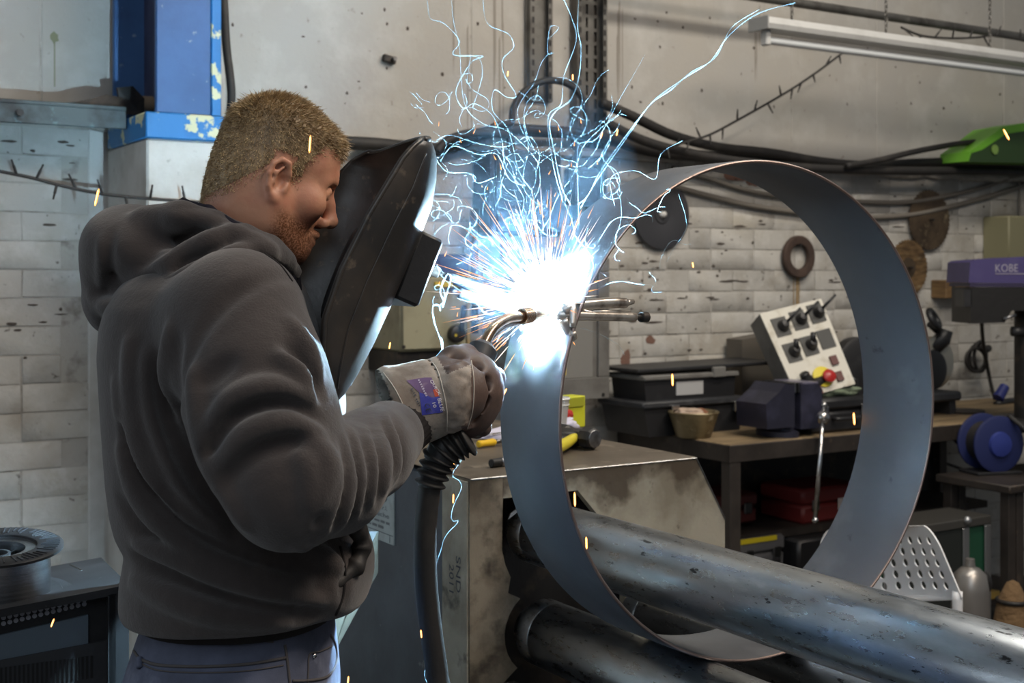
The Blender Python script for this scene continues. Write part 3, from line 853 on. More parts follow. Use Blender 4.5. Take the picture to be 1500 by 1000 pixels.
BP, BF_ = bf.mesh(); BP = lap(BP, BF_, 2)
# skin colour regions travel with the mesh: stubble on the jaw, flush on the cheeks
allP = np.concatenate([HP, BP]); allF = np.concatenate([HF, BF_ + len(HP)])
body = sdf_obj('body', allP, allF, M['skin'], person)
loc = (allP - HO) @ HR / HS
x, y, z = loc[:, 0], loc[:, 1], loc[:, 2]
sst = lambda a, b, v: np.clip((v - a) / (b - a), 0, 1) ** 2 * (3 - 2 * np.clip((v - a) / (b - a), 0, 1))
beard = sst(-.030, -.052, z + .22 * np.clip(x - .03, -1, 0) * 0 - np.clip(.03 - x, 0, .05) * .25) * sst(-.005, .025, x) * (1 - sst(-.088, -.11, z))
beard = np.maximum(beard, sst(.060, .078, x) * sst(-.036, -.044, z))
beard *= 1 - .75 * np.exp(-(((z + .057) / .007) ** 2)) * sst(.078, .084, x)
hairm = 0 * sst(.035, .06, z - np.clip(.02 - x, 0, .2) * .75 + np.clip(x - .02, 0, .1) * .1)
at_ = body.data.attributes.new('beard', 'FLOAT', 'POINT'); at_.data.foreach_set('value', beard.astype(np.float32))
nt = M['skin'].node_tree; b_ = nt.nodes['Principled BSDF']; old = b_.inputs['Base Color'].links[0].from_socket
an = nt.nodes.new('ShaderNodeAttribute'); an.attribute_name = 'beard'
nz = nt.nodes.new('ShaderNodeTexNoise'); nz.inputs['Scale'].default_value = 420; nz.inputs['Detail'].default_value = 3
tcn = nt.nodes.new('ShaderNodeTexCoord'); nt.links.new(tcn.outputs['Object'], nz.inputs['Vector'])
mr = nt.nodes.new('ShaderNodeMapRange'); mr.inputs['From Min'].default_value = .38; mr.inputs['From Max'].default_value = .56; mr.inputs['To Min'].default_value = .35
nt.links.new(nz.outputs['Fac'], mr.inputs['Value'])
mu = nt.nodes.new('ShaderNodeMath'); mu.operation = 'MULTIPLY'; nt.links.new(an.outputs['Fac'], mu.inputs[0]); nt.links.new(mr.outputs[0], mu.inputs[1])
mx = nt.nodes.new('ShaderNodeMix'); mx.data_type = 'RGBA'; nt.links.new(mu.outputs[0], mx.inputs['Factor']); nt.links.new(old, mx.inputs['A'])
mx.inputs['B'].default_value = C(112, 72, 48); nt.links.new(mx.outputs['Result'], b_.inputs['Base Color'])
b_.inputs['Subsurface Weight'].default_value = .06; b_.inputs['Subsurface Radius'].default_value = (.01, .004, .002)
EYE = mat('eye', C(206, 200, 194), .15)
for s in (-1, 1):
    c_ = L2W(H_(.0745, s * .031, .0105)); obj('eye', MB().ball(c_, .0122 * HS, 16, 12), EYE, person, True)

# ---- hair: cropped cap plus standing strands
hr = np.random.default_rng(3)
def hairmask(P_, soft=.014, shift=0.0):
    l = (P_ - HO) @ HR / HS; X_, Y_, Z_ = l[:, 0], l[:, 1], l[:, 2]
    front = .078 - .10 * np.clip(.078 - Z_, -.05, .2) * (1) + .0 * Y_
    line = np.where(X_ > .055, .072, np.where(X_ > .03, .030 + (X_ - .03) * 1.7, np.where(X_ > -.012, .024, .024 - (np.clip(-.012 - X_, 0, .09)) * 1.05)))
    line = np.where(np.abs(X_ - .020) < .010, line - .012, line)          # sideburn
    ear = (np.abs(Y_) > .0745) & (X_ > -.03) & (X_ < .016) & (Z_ < .043)
    return np.where(ear, 0, np.clip((Z_ - line + shift) / soft, 0, 1))
hm = hairmask(HP)
fm = hm[HF].min(1) > .45
fd_ = np.zeros(len(allP)); fd_[:len(HP)] = hairmask(HP, .040, .026) * .62
at_.data.foreach_set('value', np.maximum(beard, fd_).astype(np.float32))
used = np.unique(HF[fm]); remap = np.full(len(HP), -1); remap[used] = np.arange(len(used))
# vertex normals
def vnorm(P_, F_):
    n = np.cross(P_[F_[:, 2]] - P_[F_[:, 0]], P_[F_[:, 3]] - P_[F_[:, 1]])
    out = np.zeros_like(P_)
    for k in range(4):
        for c_ in range(3): out[:, c_] += np.bincount(F_[:, k], weights=n[:, c_], minlength=len(P_))
    return out / np.maximum(np.linalg.norm(out, axis=1), 1e-12)[:, None]
HN = vnorm(HP, HF)
lf = (HP - HO) @ HR / HS
thick = .001 + .0040 * sst(.05, .115, lf[:, 2]) + .005 * sst(.045, .085, lf[:, 0]) * sst(.05, .09, lf[:, 2])
capP = (HP + HN * (thick * hm)[:, None])[used]; capF = remap[HF[fm]]
hair = sdf_obj('hair', capP, capF, M['hair_ginger'], person)
pw = hairmask(HP, .030, .014); pw = pw ** 1.3; used2 = np.nonzero(pw > .02)[0]
pick = hr.choice(used2, 30000, p=pw[used2] / pw[used2].sum())
root = HP[pick] + HN[pick] * (thick * hm * .5)[pick][:, None] + hr.normal(0, .0011, (len(pick), 3))
lr = lf[pick]
crown = np.array([-.045, 0, .11])
flow = lr - crown; flow /= np.maximum(np.linalg.norm(flow, axis=1), .02)[:, None]
flow[:, 0] += .35 * sst(.0, .06, lr[:, 0]); flow[:, 2] -= .55 * sst(.08, .0, lr[:, 2])
flow = flow @ HR.T
nrm = HN[pick]; flow -= nrm * (flow * nrm).sum(1)[:, None]; flow /= np.maximum(np.linalg.norm(flow, axis=1), 1e-6)[:, None]
top = sst(.045, .10, lr[:, 2])
Lh = (.004 + .008 * top + .006 * sst(.05, .09, lr[:, 0]) * top) * hr.uniform(.6, 1.25, len(pick))
lift_ = (.35 + .25 * top)[:, None]
tip = root + (flow * (1 - lift_) + nrm * lift_ + hr.normal(0, .16, (len(pick), 3))) * Lh[:, None]
mid = root * .5 + tip * .5 + nrm * (.0012)
sd = np.cross(tip - root, hr.normal(0, 1, (len(pick), 3))); sd /= np.maximum(np.linalg.norm(sd, axis=1), 1e-9)[:, None]
wd = .00042
sv = np.stack([root - sd * wd, root + sd * wd, mid + sd * wd * .8, mid - sd * wd * .8, tip], 1).reshape(-1, 3)
bi = np.arange(len(pick))[:, None] * 5
sfaces = np.concatenate([bi + [0, 1, 2, 3]]).tolist() + np.concatenate([bi + [3, 2, 4]]).tolist()
obj('strands', (L2W(sv), sfaces), mat('ginger hair strands', C(190, 166, 126), .45, layers=((C(134, 110, 78), 90, .4, .6, 4, .9), (C(228, 206, 162), 50, .58, .72, 4, .8))), hair, kind='stuff')
# eyebrows
eb = []
for s in (-1, 1):
    for k in range(160):
        u = hr.uniform(0, 1); p_ = H_(.094 - .020 * u ** 1.6 + .002, s * (.014 + .036 * u), .032 + .006 * math.sin(u * 3) + hr.normal(0, .0018))
        d_ = HR @ np.array([-.004, s * .006, .002]) * hr.uniform(.6, 1.2); w_ = np.array([0, 0, .0005])
        eb += [p_ - w_, p_ + w_, p_ + d_]
obj('eyebrows', (L2W(np.array(eb)), [(3 * i, 3 * i + 1, 3 * i + 2) for i in range(len(eb) // 3)]), M['hair_ginger'], person, kind='stuff')

# ---- hoodie
f = Field([Xp(120) - .02, 1.33, Z(945)], [Xp(620) + .04, 2.12, Z(290)], .0042)
rows = [(940, 214, 478, .0, 1), (926, 204, 492, 0, 1), (900, 196, 508, 0, 1), (872, 188, 520, 0, 1), (840, 189, 528, 0, 1), (812, 194, 530, 0, 1), (795, 196, 528, 0, 1), (772, 182, 524, 0, 1), (745, 175, 512, 0, 1), (700, 170, 494, 0, 1),
        (650, 167, 482, 0, 1), (600, 164, 478, 0, 1), (560, 162, 473, 0, 1), (520, 160, 468, 0, 1), (480, 162, 461, 0, 1), (450, 170, 452, 0, 1), (425, 184, 442, 0, 1), (400, 205, 428, 0, 1), (380, 235, 412, 0, 1), (362, 262, 400, 0, 1)]
def yr(py):
    return (float(np.interp(py, [362, 380, 400, 425, 450, 500, 600, 760, 850, 940], [1.66, 1.62, 1.58, 1.555, 1.54, 1.53, 1.535, 1.545, 1.535, 1.55])),
            float(np.interp(py, [362, 380, 400, 425, 450, 500, 600, 760, 850, 940], [1.79, 1.83, 1.87, 1.90, 1.915, 1.92, 1.91, 1.90, 1.91, 1.89])))
f.column([(Z(py, 1.72), Xp(a, 1.72), Xp(b, 1.72), *yr(py)) for py, a, b, _, _ in rows], 0, p=2.35)
# near arm
f.ell(D(345, 468, 1.555), (.072, .075, .080), .05)
f.chain([D(350, 470, 1.545), D(372, 560, 1.515), D(395, 640, 1.49), D(424, 712, 1.465)], [.076, .080, .077, .069], k=.035)
f.chain([D(424, 714, 1.465), D(486, 702, 1.53), D(540, 664, 1.635), D(568, 640, 1.70)], [.066, .062, .053, .048], k=.022)
# far arm
f.chain([SHF, (SHF + ELF) / 2, ELF], [.078, .072, .060], k=.04)
f.chain([ELF, D(452, 590, 1.965), WRF], [.058, .050, .043], k=.025)
# belly pouch
f.ell(D(505, 835, 1.71), (.035, .12, .055), .03)
# ---- folds: ridges (add) and creases (sub), written where the photograph shows them
def ridge(pts, r_, k_=.016, op='add', base_=None):
    f.chain([D(*q) for q in pts], r_, k=k_, op=op)
F_MARK = len(HP)
P0_, Q0_ = f.mesh(); hit0 = Hit(P0_, Q0_)
def on(px, py, lift=0.0):
    h = hit0(px, py, lift)
    if h is None: return None
    d = np.array(h) - CAM
    return np.array([CY * d[0] - SY * d[1], SY * d[0] + CY * d[1], h[2]])
def fold(pts, r_, sink=.0, k_=.014, op='add', n=4):
    Q = [on(q.x, q.y, -sink) for q in smooth_path([(a, b, 0) for a, b in pts], n)]
    Q = [q for q in Q if q is not None]; m_ = len(Q)
    if m_ < 2: return
    rr = [max(r_ * (.35 + .65 * math.sin(PI * min(max(i / (m_ - 1), .06), .94))), .001) for i in range(m_)]
    for i in range(m_ - 1):
        if np.linalg.norm(Q[i + 1] - Q[i]) < .06: f.cap(Q[i], Q[i + 1], rr[i], rr[i + 1], k_, op)
rf = lambda pts, r_=.011, s=.001: fold(pts, r_, s, .013)
cf = lambda pts, r_=.006, s=-.003: fold(pts, r_ * .85, s, .014, 'sub')
# sleeve head seam and armpit folds
cf([(435, 408), (405, 405), (370, 418), (335, 440), (300, 480), (275, 530), (262, 575)], .0035)
cf([(262, 500), (256, 560), (268, 640), (300, 720), (345, 780)], .009)
rf([(283, 545), (292, 610), (315, 690), (360, 770)], .012)
rf([(250, 480), (244, 540), (250, 600), (275, 680)], .010)
cf([(300, 560), (318, 545), (340, 530)], .006)
# upper arm folds sweeping to the inside of the elbow
rf([(305, 640), (340, 590), (400, 570), (455, 590)], .013)
cf([(308, 668), (350, 612), (410, 596), (462, 612)], .007)
rf([(318, 690), (360, 640), (420, 622), (470, 640)], .012)
cf([(338, 700), (380, 662), (430, 650), (476, 660)], .006)
rf([(410, 520), (440, 545), (458, 580)], .010)
cf([(418, 505), (452, 540), (466, 580)], .005)
rf([(425, 470), (452, 510), (466, 550)], .008)
# bunched inner elbow and forearm wrinkles
for k_, (a, b, c_, d_) in enumerate([(478, 655, 455, 770), (492, 652, 480, 778), (506, 645, 503, 768), (521, 636, 525, 752), (537, 626, 545, 735), (553, 616, 563, 715), (568, 606, 580, 694)]):
    rf([(a, b), ((a + c_) / 2 + 10 - k_, (b + d_) / 2), (c_, d_)], .0095, .003)
    cf([(a + 8, b + 2), ((a + c_) / 2 + 18 - k_, (b + d_) / 2), (c_ + 9, d_ - 4)], .004)
rf([(455, 650), (470, 665), (478, 690), (470, 740)], .010)
rf([(440, 668), (452, 690), (450, 740)], .008)
# torso drag folds from back to belly
rf([(172, 560), (190, 650), (235, 740), (310, 800), (390, 830)], .013)
cf([(180, 620), (205, 700), (260, 770), (340, 815), (430, 845)], .008)
rf([(178, 660), (205, 730), (270, 800), (350, 838), (450, 858)], .013)
cf([(176, 730), (215, 782), (290, 830), (380, 858), (470, 872)], .009)
rf([(200, 800), (240, 812), (310, 845), (400, 870), (470, 880)], .013)
cf([(195, 812), (240, 838), (300, 868), (380, 890), (460, 895)], .008)
rf([(215, 520), (225, 600), (265, 700), (330, 770)], .011)
cf([(232, 520), (246, 610), (290, 710), (350, 775)], .007)
rf([(190, 500), (192, 560), (205, 640), (235, 700)], .009)
rf([(195, 850), (240, 872), (320, 900), (420, 912)], .012)
cf([(470, 800), (500, 826), (505, 880)], .005)
rf([(440, 800), (470, 815), (498, 832)], .010)
f.smooth(1)
# hem opening and neck opening stay solid; cut the bottom flat and slanted like the hem
f.halfspace(D(350, 888, 1.7), (.03, 0, -1), .006)
P_, Q_ = f.mesh(); P_ = lap(P_, Q_, 1)
hoodie = sdf_obj('hoodie', P_, Q_, M['hoodie'], person)
HITH = Hit(P_, Q_)
# seams
for pts in ([(437, 407), (405, 404), (370, 417), (336, 440), (301, 480), (277, 530), (264, 575)], [(388, 372), (410, 388), (428, 412)]):
    q = seam(HITH, pts, .001, .0003)
    if len(q) > 2: obj('seam', MB().tube(q, .0012, 6), M['rib'], hoodie, True)
# hood lying on the shoulders
g = Field([Xp(115), 1.47, Z(520)], [Xp(450), 2.0, Z(285)], .0042)
g.ell(D(232, 372, 1.735), (.085, .135, .058), 0, np.array([[.93, 0, .36], [0, 1, 0], [-.36, 0, .93]]))
g.ell(D(185, 372, 1.735), (.050, .105, .058), .03)
g.ell(D(166, 425, 1.735), (.030, .075, .045), .03)
g.ell(D(172, 455, 1.735), (.032, .075, .034), .02)                      # hanging pocket of the hood
g.cap(D(245, 358, 1.665), D(360, 368, 1.625), .030, .026, k=.03)
for s in (-1, 1):
    yy = lambda d: 1.735 + s * d
    g.chain([D(142, 440, yy(.03)), D(175, 452, yy(.085)), D(225, 438, yy(.125)), D(290, 408, yy(.150)), D(340, 378, yy(.150)), D(385, 366, yy(.128)), D(412, 376, yy(.095))],
            [.017, .020, .020, .018, .016, .014, .012], k=.012)         # outer rolled rim
    g.chain([D(205, 405, yy(.10)), D(255, 385, yy(.135)), D(310, 358, yy(.14)), D(355, 346, yy(.125)), D(395, 362, yy(.10)), D(420, 385, yy(.075))],
            [.018, .018, .017, .016, .015, .014], k=.010)               # second fold
    g.chain([D(215, 325, yy(.09)), D(265, 318, yy(.11)), D(310, 330, yy(.105)), D(360, 350, yy(.09)), D(405, 380, yy(.075)), D(428, 398, yy(.045))],
            [.022, .020, .019, .017, .016, .014], k=.012)               # neck edge of the hood
    g.chain([D(250, 352, yy(.10)), D(300, 345, yy(.125)), D(350, 362, yy(.125)), D(385, 378, yy(.11))], .005, k=.010, op='sub')
    g.chain([D(150, 340, yy(.04)), D(160, 380, yy(.09)), D(172, 420, yy(.11))], .004, k=.010, op='sub')
g.smooth(1)
PGh, QGh = g.mesh(); hitG = Hit(PGh, QGh)
def gfold(pts, r_, sink, k_, op='add', n=5):
    Q = [hitG(q.x, q.y, -sink) for q in smooth_path([(a, b, 0) for a, b in pts], n)]
    Q = [np.array(q) - CAM for q in Q if q is not None]; Q = [np.array([CY * d[0] - SY * d[1], SY * d[0] + CY * d[1], d[2] + CAM[2]]) for d in Q]
    m_ = len(Q)
    for i in range(m_ - 1):
        w0, w1 = [r_ * (.4 + .6 * math.sin(PI * min(max(q / max(m_ - 1, 1), .05), .95))) for q in (i, i + 1)]
        if np.linalg.norm(Q[i + 1] - Q[i]) < .05: g.cap(Q[i], Q[i + 1], w0, w1, k_, op)
gfold([(133, 432), (150, 448), (185, 446), (230, 426), (280, 402), (330, 376), (375, 362), (405, 366)], .0135, .003, .006)
gfold([(140, 414), (160, 426), (195, 424), (235, 404), (285, 380), (330, 358), (370, 346)], .0050, -.002, .007, 'sub')
gfold([(195, 408), (240, 384), (290, 356), (335, 342), (375, 348), (405, 368)], .0105, .003, .006)
gfold([(205, 392), (245, 366), (290, 340), (330, 328), (370, 338)], .0045, -.002, .007, 'sub')
gfold([(146, 350), (150, 390), (146, 420)], .007, .002, .006)
gfold([(165, 335), (160, 370), (165, 410)], .0045, -.002, .008, 'sub')
gfold([(240, 318), (290, 318), (340, 336), (385, 364), (415, 388)], .009, .003, .006)
gfold([(150, 470), (175, 474), (205, 458), (250, 432)], .0045, -.001, .008, 'sub')
gfold([(262, 372), (250, 392), (236, 402)], .005, .001, .006); gfold([(180, 440), (183, 455), (180, 470)], .004, -.001, .006, 'sub')
g.ell(D(360, 345, 1.72), (.052, .058, .085), .012, None, 'sub')         # room for the neck
g.smooth(1)
GP, GQ = g.mesh(); GP = lap(GP, GQ, 1)
hood = sdf_obj('hood', GP, GQ, M['hoodie'], hoodie)
# navy collar of the shirt under it
cl = Field([Xp(235), 1.55, Z(430)], [Xp(460), 1.9, Z(280)], .0032)
ring = []
for a_, (px, py, yy) in enumerate([(258, 300, 1.72), (268, 296, 1.675), (306, 306, 1.632), (352, 334, 1.622), (394, 366, 1.638), (424, 390, 1.68), (432, 400, 1.72), (424, 392, 1.765), (395, 371, 1.80), (355, 340, 1.815), (310, 314, 1.80), (275, 302, 1.77), (258, 300, 1.72)]):
    ring.append(D(px, py, yy))
for q0, q1 in zip(ring[:-1], ring[1:]):
    for dz, rr in ((0, .0055), (-.008, .0065), (-.017, .0075), (-.026, .008)):
        cl.cap(q0 + [.001 * 0, 0, dz], q1 + [0, 0, dz], rr, k=.006)
cl.smooth(1)
CP, CQ = cl.mesh()
sdf_obj('shirt_collar', CP, CQ, M['navy_knit'], person)
# knitted cuff of the near sleeve, ribs modelled
cu0, cu1 = D(562, 645, 1.70), D(606, 611, 1.775)
ax = cu1 - cu0; L_ = np.linalg.norm(ax); ax /= L_
u_ = np.cross(ax, [0, 0, 1]); u_ /= np.linalg.norm(u_); w_ = np.cross(ax, u_)
nn = 96; vs = []; fs = []
hs = np.linspace(-.006, L_ + .02, 14)
for j, h_ in enumerate(hs):
    for i in range(nn):
        a_ = 2 * PI * i / nn; rr = (.0425 - .05 * max(h_, 0)) + (.0012 if i % 3 == 0 else 0)
        vs.append(cu0 + ax * h_ + (u_ * math.cos(a_) + w_ * math.sin(a_)) * rr)
for j in range(len(hs) - 1):
    for i in range(nn):
        k_ = (i + 1) % nn; fs.append((j * nn + i, j * nn + k_, (j + 1) * nn + k_, (j + 1) * nn + i))
obj('cuff', (L2W(np.array(vs)), fs), M['rib'], hoodie, True)
# knitted hem band
hb = Field([Xp(180), 1.50, Z(965)], [Xp(510), 1.95, Z(850)], .0045)
hb.column([(Z(897, 1.72), Xp(210, 1.72), Xp(492, 1.72), 1.565, 1.885), (Z(868, 1.72), Xp(202, 1.72), Xp(506, 1.72), 1.55, 1.90)], 0, 2.35)
HBP, HBQ = hb.mesh()
sdf_obj('hem_band', HBP, HBQ, M['rib'], hoodie)
obj('pocket_rag', MB().tube(smooth_path([Vector(L2W(D(*q))) for q in ((486, 770, 1.60), (508, 764, 1.61), (524, 776, 1.63), (530, 800, 1.64), (522, 826, 1.63), (506, 842, 1.615), (490, 858, 1.60))], 5), [.010, .013, .014, .013, .012, .013, .015, .012, .010, .011, .013, .012, .011, .010, .012, .014, .013, .011, .010, .011, .013, .014, .012, .010, .009, .009, .008, .008, .008, .007, .006], 12), M['black_glove'], person, True, label='dark leather strap hanging from the hoodie pocket')
# drawcord end and pouch mouth
obj('pocket_edge', MB().tube(seam(HITH, [(498, 800), (505, 830), (503, 870), (492, 900)], .002) or [(0, 0, 0), (0, 0, .01)], .002, 6), M['rib'], hoodie, True)

# ---- jeans and boots
j = Field([Xp(170) - .03, 1.50, -.0], [Xp(520) + .02, 1.96, Z(850)], .007)
j.column([(Z(865, 1.72), Xp(222, 1.72), Xp(482, 1.72), 1.58, 1.87), (Z(900, 1.72), Xp(218, 1.72), Xp(484, 1.72), 1.575, 1.875), (Z(935, 1.72), Xp(206, 1.72), Xp(488, 1.72), 1.565, 1.885), (Z(970, 1.72), Xp(194, 1.72), Xp(492, 1.72), 1.56, 1.89), (Z(1010, 1.72), Xp(184, 1.72), Xp(495, 1.72), 1.555, 1.895), (Z(1060, 1.72), Xp(182, 1.72), Xp(490, 1.72), 1.56, 1.89)], 0, 2.4)
for yy in (1.635, 1.82):
    hip = np.array([Xp(338), yy, Z(1040)]); knee = np.array([Xp(352), yy, .50]); ank = np.array([Xp(332), yy, .12])
    j.cap(hip, knee, .100, .076, k=.04); j.cap(knee, ank, .074, .062, k=.02)
    for q in range(4): j.cap(ank + [-.05, 0, .02 + .035 * q], ank + [.06, 0, .03 + .035 * q], .052 + .003 * (q % 2), k=.01)
j.smooth(1)
JP, JQ = j.mesh(); JP = lap(JP, JQ, 1)
jeans = sdf_obj('jeans', JP, JQ, M['denim'], person)
HITJ = Hit(JP, JQ)
for nm, pts, rr in (('waist_seam', [(216, 908), (245, 920), (290, 928), (345, 934), (400, 940)], .0014), ('yoke_seam', [(208, 966), (235, 974), (300, 976), (365, 972), (418, 963)], .0020), ('pocket_stitch', [(208, 972), (235, 982), (300, 985), (365, 982), (415, 974)], .0010),
                    ('side_seam', [(417, 944), (420, 965), (424, 1000), (427, 1040)], .0018), ('back_seam', [(190, 944), (200, 958), (206, 966)], .0018),
                    ('coin_pocket_edge', [(486, 946), (468, 954), (453, 958), (451, 980), (450, 1000)], .0012), ('pocket_edge', [(484, 930), (491, 945), (492, 970), (480, 990), (455, 996), (428, 997)], .0018)):
    q = seam(HITJ, pts, rr, .0006)
    if len(q) > 2: obj(nm, MB().tube(q, rr, 6), M['seam_thread'], jeans, True)
for (a, b, c_, d_) in ((217, 884, 209, 920), (207, 964, 207, 978)):
    q = seam(HITJ, [(a, b), ((a + c_) / 2, (b + d_) / 2), (c_, d_)], .003, .0025)
    if len(q) > 2: obj('belt_loop', MB().tube(q, .0042, 8), M['denim'], jeans, True)
q = HITJ(459, 960, .001)
if q is not None: obj('rivet', MB().ball(q, .0035, 10, 6), M['bright_steel'], jeans, True)
for yy in (1.635, 1.82):
    bt = Field([Xp(300) - .06, yy - .08, -.005], [Xp(470) + .06, yy + .09, .2], .006)
    ank = np.array([Xp(330), yy, .09])
    bt.cap(ank + [0, 0, .07], ank - [0, 0, .03], .052, .052, k=.02); bt.cap(ank + [-.01, 0, -.04], ank + [.15, .01, -.045], .046, .040, k=.03)
    bt.halfspace((0, 0, 0.004), (0, 0, -1))
    p_, q_ = bt.mesh(); sdf_obj('boot', lap(p_, q_, 1), q_, M['black_glove'], person)
# ================================================================== gloves
def nrmz(v): return v / np.linalg.norm(v)
C0, C1 = D(583, 599, 1.772), D(650, 577, 1.788)
FIST = D(692, 574, 1.835)
HB, HT = D(652, 646, 1.80), D(707, 510, 1.86)                    # torch handle axis inside the hand
gl = Field([Xp(535), 1.56, Z(690, 1.8)], [Xp(760, 1.9), 2.0, Z(480, 1.8)], .0026)
axc = nrmz(C1 - C0)
gl.chain([C0 - axc * .002, (C0 + C1) / 2, C1, C1 + axc * .02], [.062, .056, .049, .044], k=.004)
gl.chain([C1, (C1 + FIST) / 2, FIST], [.046, .043, .040], k=.02)
gl.ell(D(688, 568, 1.822), (.040, .032, .052), .02)
gl.ell(D(704, 572, 1.836), (.026, .030, .044), .02)
gl.ell(D(684, 606, 1.822), (.030, .028, .034), .02)
hdir = nrmz(HT - HB)
for i in range(4):
    mcp = D(706 - 5 * i, 548 + 24 * i, 1.842); pip = D(724 - 6 * i, 553 + 24 * i, 1.874)
    dip = D(716 - 6 * i, 560 + 23 * i, 1.907); tip = D(692 - 5 * i, 562 + 22 * i, 1.907)
    r_ = [.0165, .0165, .016, .014][i]
    gl.chain([D(684, 566 + 14 * i, 1.83), mcp, pip, dip, tip], [.020, r_, r_ * .95, r_ * .9, r_ * .8], k=.006)
# thumb along the top of the handle
gl.chain([D(650, 552, 1.80), D(664, 528, 1.815), D(682, 522, 1.845), D(698, 530, 1.872)], [.024, .0195, .0165, .0140], k=.010)
# creases between the fingers and over the back of the hand
for i in range(3):
    gl.chain([D(700 - 4 * i, 545 + 27 * i, 1.805), D(726 - 5 * i, 548 + 26 * i, 1.845)], .0022, k=.006, op='sub')
for (a, b, c_, d_) in ((700, 530, 692, 560), (712, 560, 700, 590), (706, 585, 690, 612), (672, 520, 660, 540)):
    gl.cap(D(a, b, 1.79), D(c_, d_, 1.79), .006, k=.012, op='sub')
# hollow gauntlet
gl.chain([C0 - axc * .012, C0 + axc * .05], [.0578, .050], k=.0, op='sub')
# rolled hems and seams of the cuff
up_ = np.array([0, 0, 1.0])
def cring(fld, c, ax, R, r, k, op='add', n=28):
    u = nrmz(np.cross(ax, up_)); w = np.cross(ax, u)
    P = [c + (u * math.cos(2 * PI * q / n) + w * math.sin(2 * PI * q / n)) * R for q in range(n + 1)]
    fld.chain(P, r, k, op)
cring(gl, C0 - axc * .002, axc, .0598, .0026, .003)
cring(gl, C1 - axc * .012, axc, .0500, .0018, .003)
cring(gl, C1 - axc * .004, axc, .0490, .0018, .003)
cring(gl, C1 - axc * .008, axc, .0500, .0014, .003, 'sub')
# elastic gathers across the wrist panel
PGl, QGl = gl.mesh(); hg = Hit(PGl, QGl)
def cam_pt(h):
    d = np.array(h) - CAM; return np.array([CY * d[0] - SY * d[1], SY * d[0] + CY * d[1], h[2]])
r = random.Random(4)
for k_ in range(15):
    py = 541 + k_ * 6.4
    xa, xb = 650 + (py - 541) * .06, 686 + 4 * math.sin(k_)
    Q = [hg(xa + (xb - xa) * t, py - (t * 5) + r.uniform(-2.5, 2.5) + 3 * math.sin(t * 6 + k_), .0012) for t in (0, .25, .5, .75, 1)]
    Q = [cam_pt(q) for q in Q if q is not None]
    if len(Q) > 2: gl.chain(Q, [.0022, .0040, .0046, .0040, .0022][:len(Q)], k=.004)
gl.smooth(1)
PG, QG = gl.mesh(); PG = lap(PG, QG, 1)
glove = sdf_obj('right_glove', PG, QG, M['glove_hide'], person)
glove.name = 'gauntlet_glove'
glove.data.materials.append(M['glove_cuff'])
cen = PG[QG].mean(1); tt = (cen - C0) @ axc; Lc = float((C1 - C0) @ axc)
fn = np.cross(PG[QG[:, 2]] - PG[QG[:, 0]], PG[QG[:, 3]] - PG[QG[:, 1]])
qx = 750 + F * cen[:, 0] / cen[:, 1]; qy = HORIZON + F * (CAM[2] - cen[:, 2]) / cen[:, 1]
facing = (fn * (cen - np.array([0, 0, CAM[2]]))).sum(1) < 0
panel = (tt >= Lc) & facing & (qx > 640) & (qx < 690) & (qy > 533 + (690 - qx) * .42) & (qy < 640 - (qx - 640) * .45)
mi = np.where((tt < Lc + .004) | panel, 1, 0)
glove.data.polygons.foreach_set('material_index', mi.astype(np.int32)); glove.data.update()
HITG = Hit(PG, QG)
# stitched seam lines and the printed patch on the cuff
for pts in ([(634, 531), (642, 545), (650, 575), (655, 605), (654, 640)], [(690, 528), (694, 560), (692, 600), (684, 628)], [(562, 546), (580, 572), (597, 610), (605, 650)]):
    q = seam(HITG, pts, .001, .0004)
    if len(q) > 2: obj('stitching', MB().tube(q, .0008, 5), mat('pale thread', C(190, 180, 168), .8), glove, True)
def patch(name, quad, material, parent, lift, n=12, m=12):
    A, B, C_, D_ = [np.array(q, dtype=float) for q in quad]
    vs = []; fs = []; ok = True
    for i in range(n + 1):
        for j_ in range(m + 1):
            s, t = i / n, j_ / m
            q = A * (1 - s) * (1 - t) + B * s * (1 - t) + C_ * s * t + D_ * (1 - s) * t
            h = HITG(q[0], q[1], lift)
            if h is None: return None
            vs.append(h)
    for i in range(n):
        for j_ in range(m):
            a = i * (m + 1) + j_; fs.append((a, a + 1, a + m + 2, a + m + 1))
    o = obj(name, (vs, fs), material, parent, True); return o
cloth_blue = mat('printed blue patch', C(52, 56, 150), .7, layers=((C(90, 92, 165), 60, .5, .7, 4, .7),))
cloth_dusk = mat('scuffed violet patch', C(96, 70, 110), .7, layers=((C(140, 120, 140), 60, .55, .75, 4, .7),))
cloth_red = mat('printed red patch', C(190, 78, 52), .7)
white_ink = mat('white ink', C(222, 218, 222), .7)
patch('label_patch', [(595, 557.5), (622, 553), (632, 582), (613, 574)], cloth_dusk, glove, .0007)
patch('label_patch', [(614, 574), (632, 582), (649, 603), (618, 608)], cloth_blue, glove, .0007)
patch('label_patch', [(622, 553), (632, 553), (644, 581), (632, 582)], cloth_dusk, glove, .0007)
patch('label_patch', [(632, 582), (644, 581), (649, 603), (640, 605)], cloth_blue, glove, .0009)
patch('label_patch', [(634, 571), (640, 569.5), (643, 580), (637, 581)], cloth_red, glove, .0011)
def text_px(s, o, d, up, material, length, height, lift):
    v, f_ = text_mesh(s); v = v[:, :2] / v[:, :2].max(0)
    d = np.array(d, dtype=float); d /= np.linalg.norm(d); up = np.array(up, dtype=float); up /= np.linalg.norm(up)
    P = [HITG(*(np.array(o) + d * a * length + up * b * height), lift) for a, b in v]
    if any(q is None for q in P): return
    obj('lettering', (P, f_), material, glove)
text_px('QUICK', (628.5, 558), (14, 23), (4, -1.4), white_ink, 25, 5, .0016)
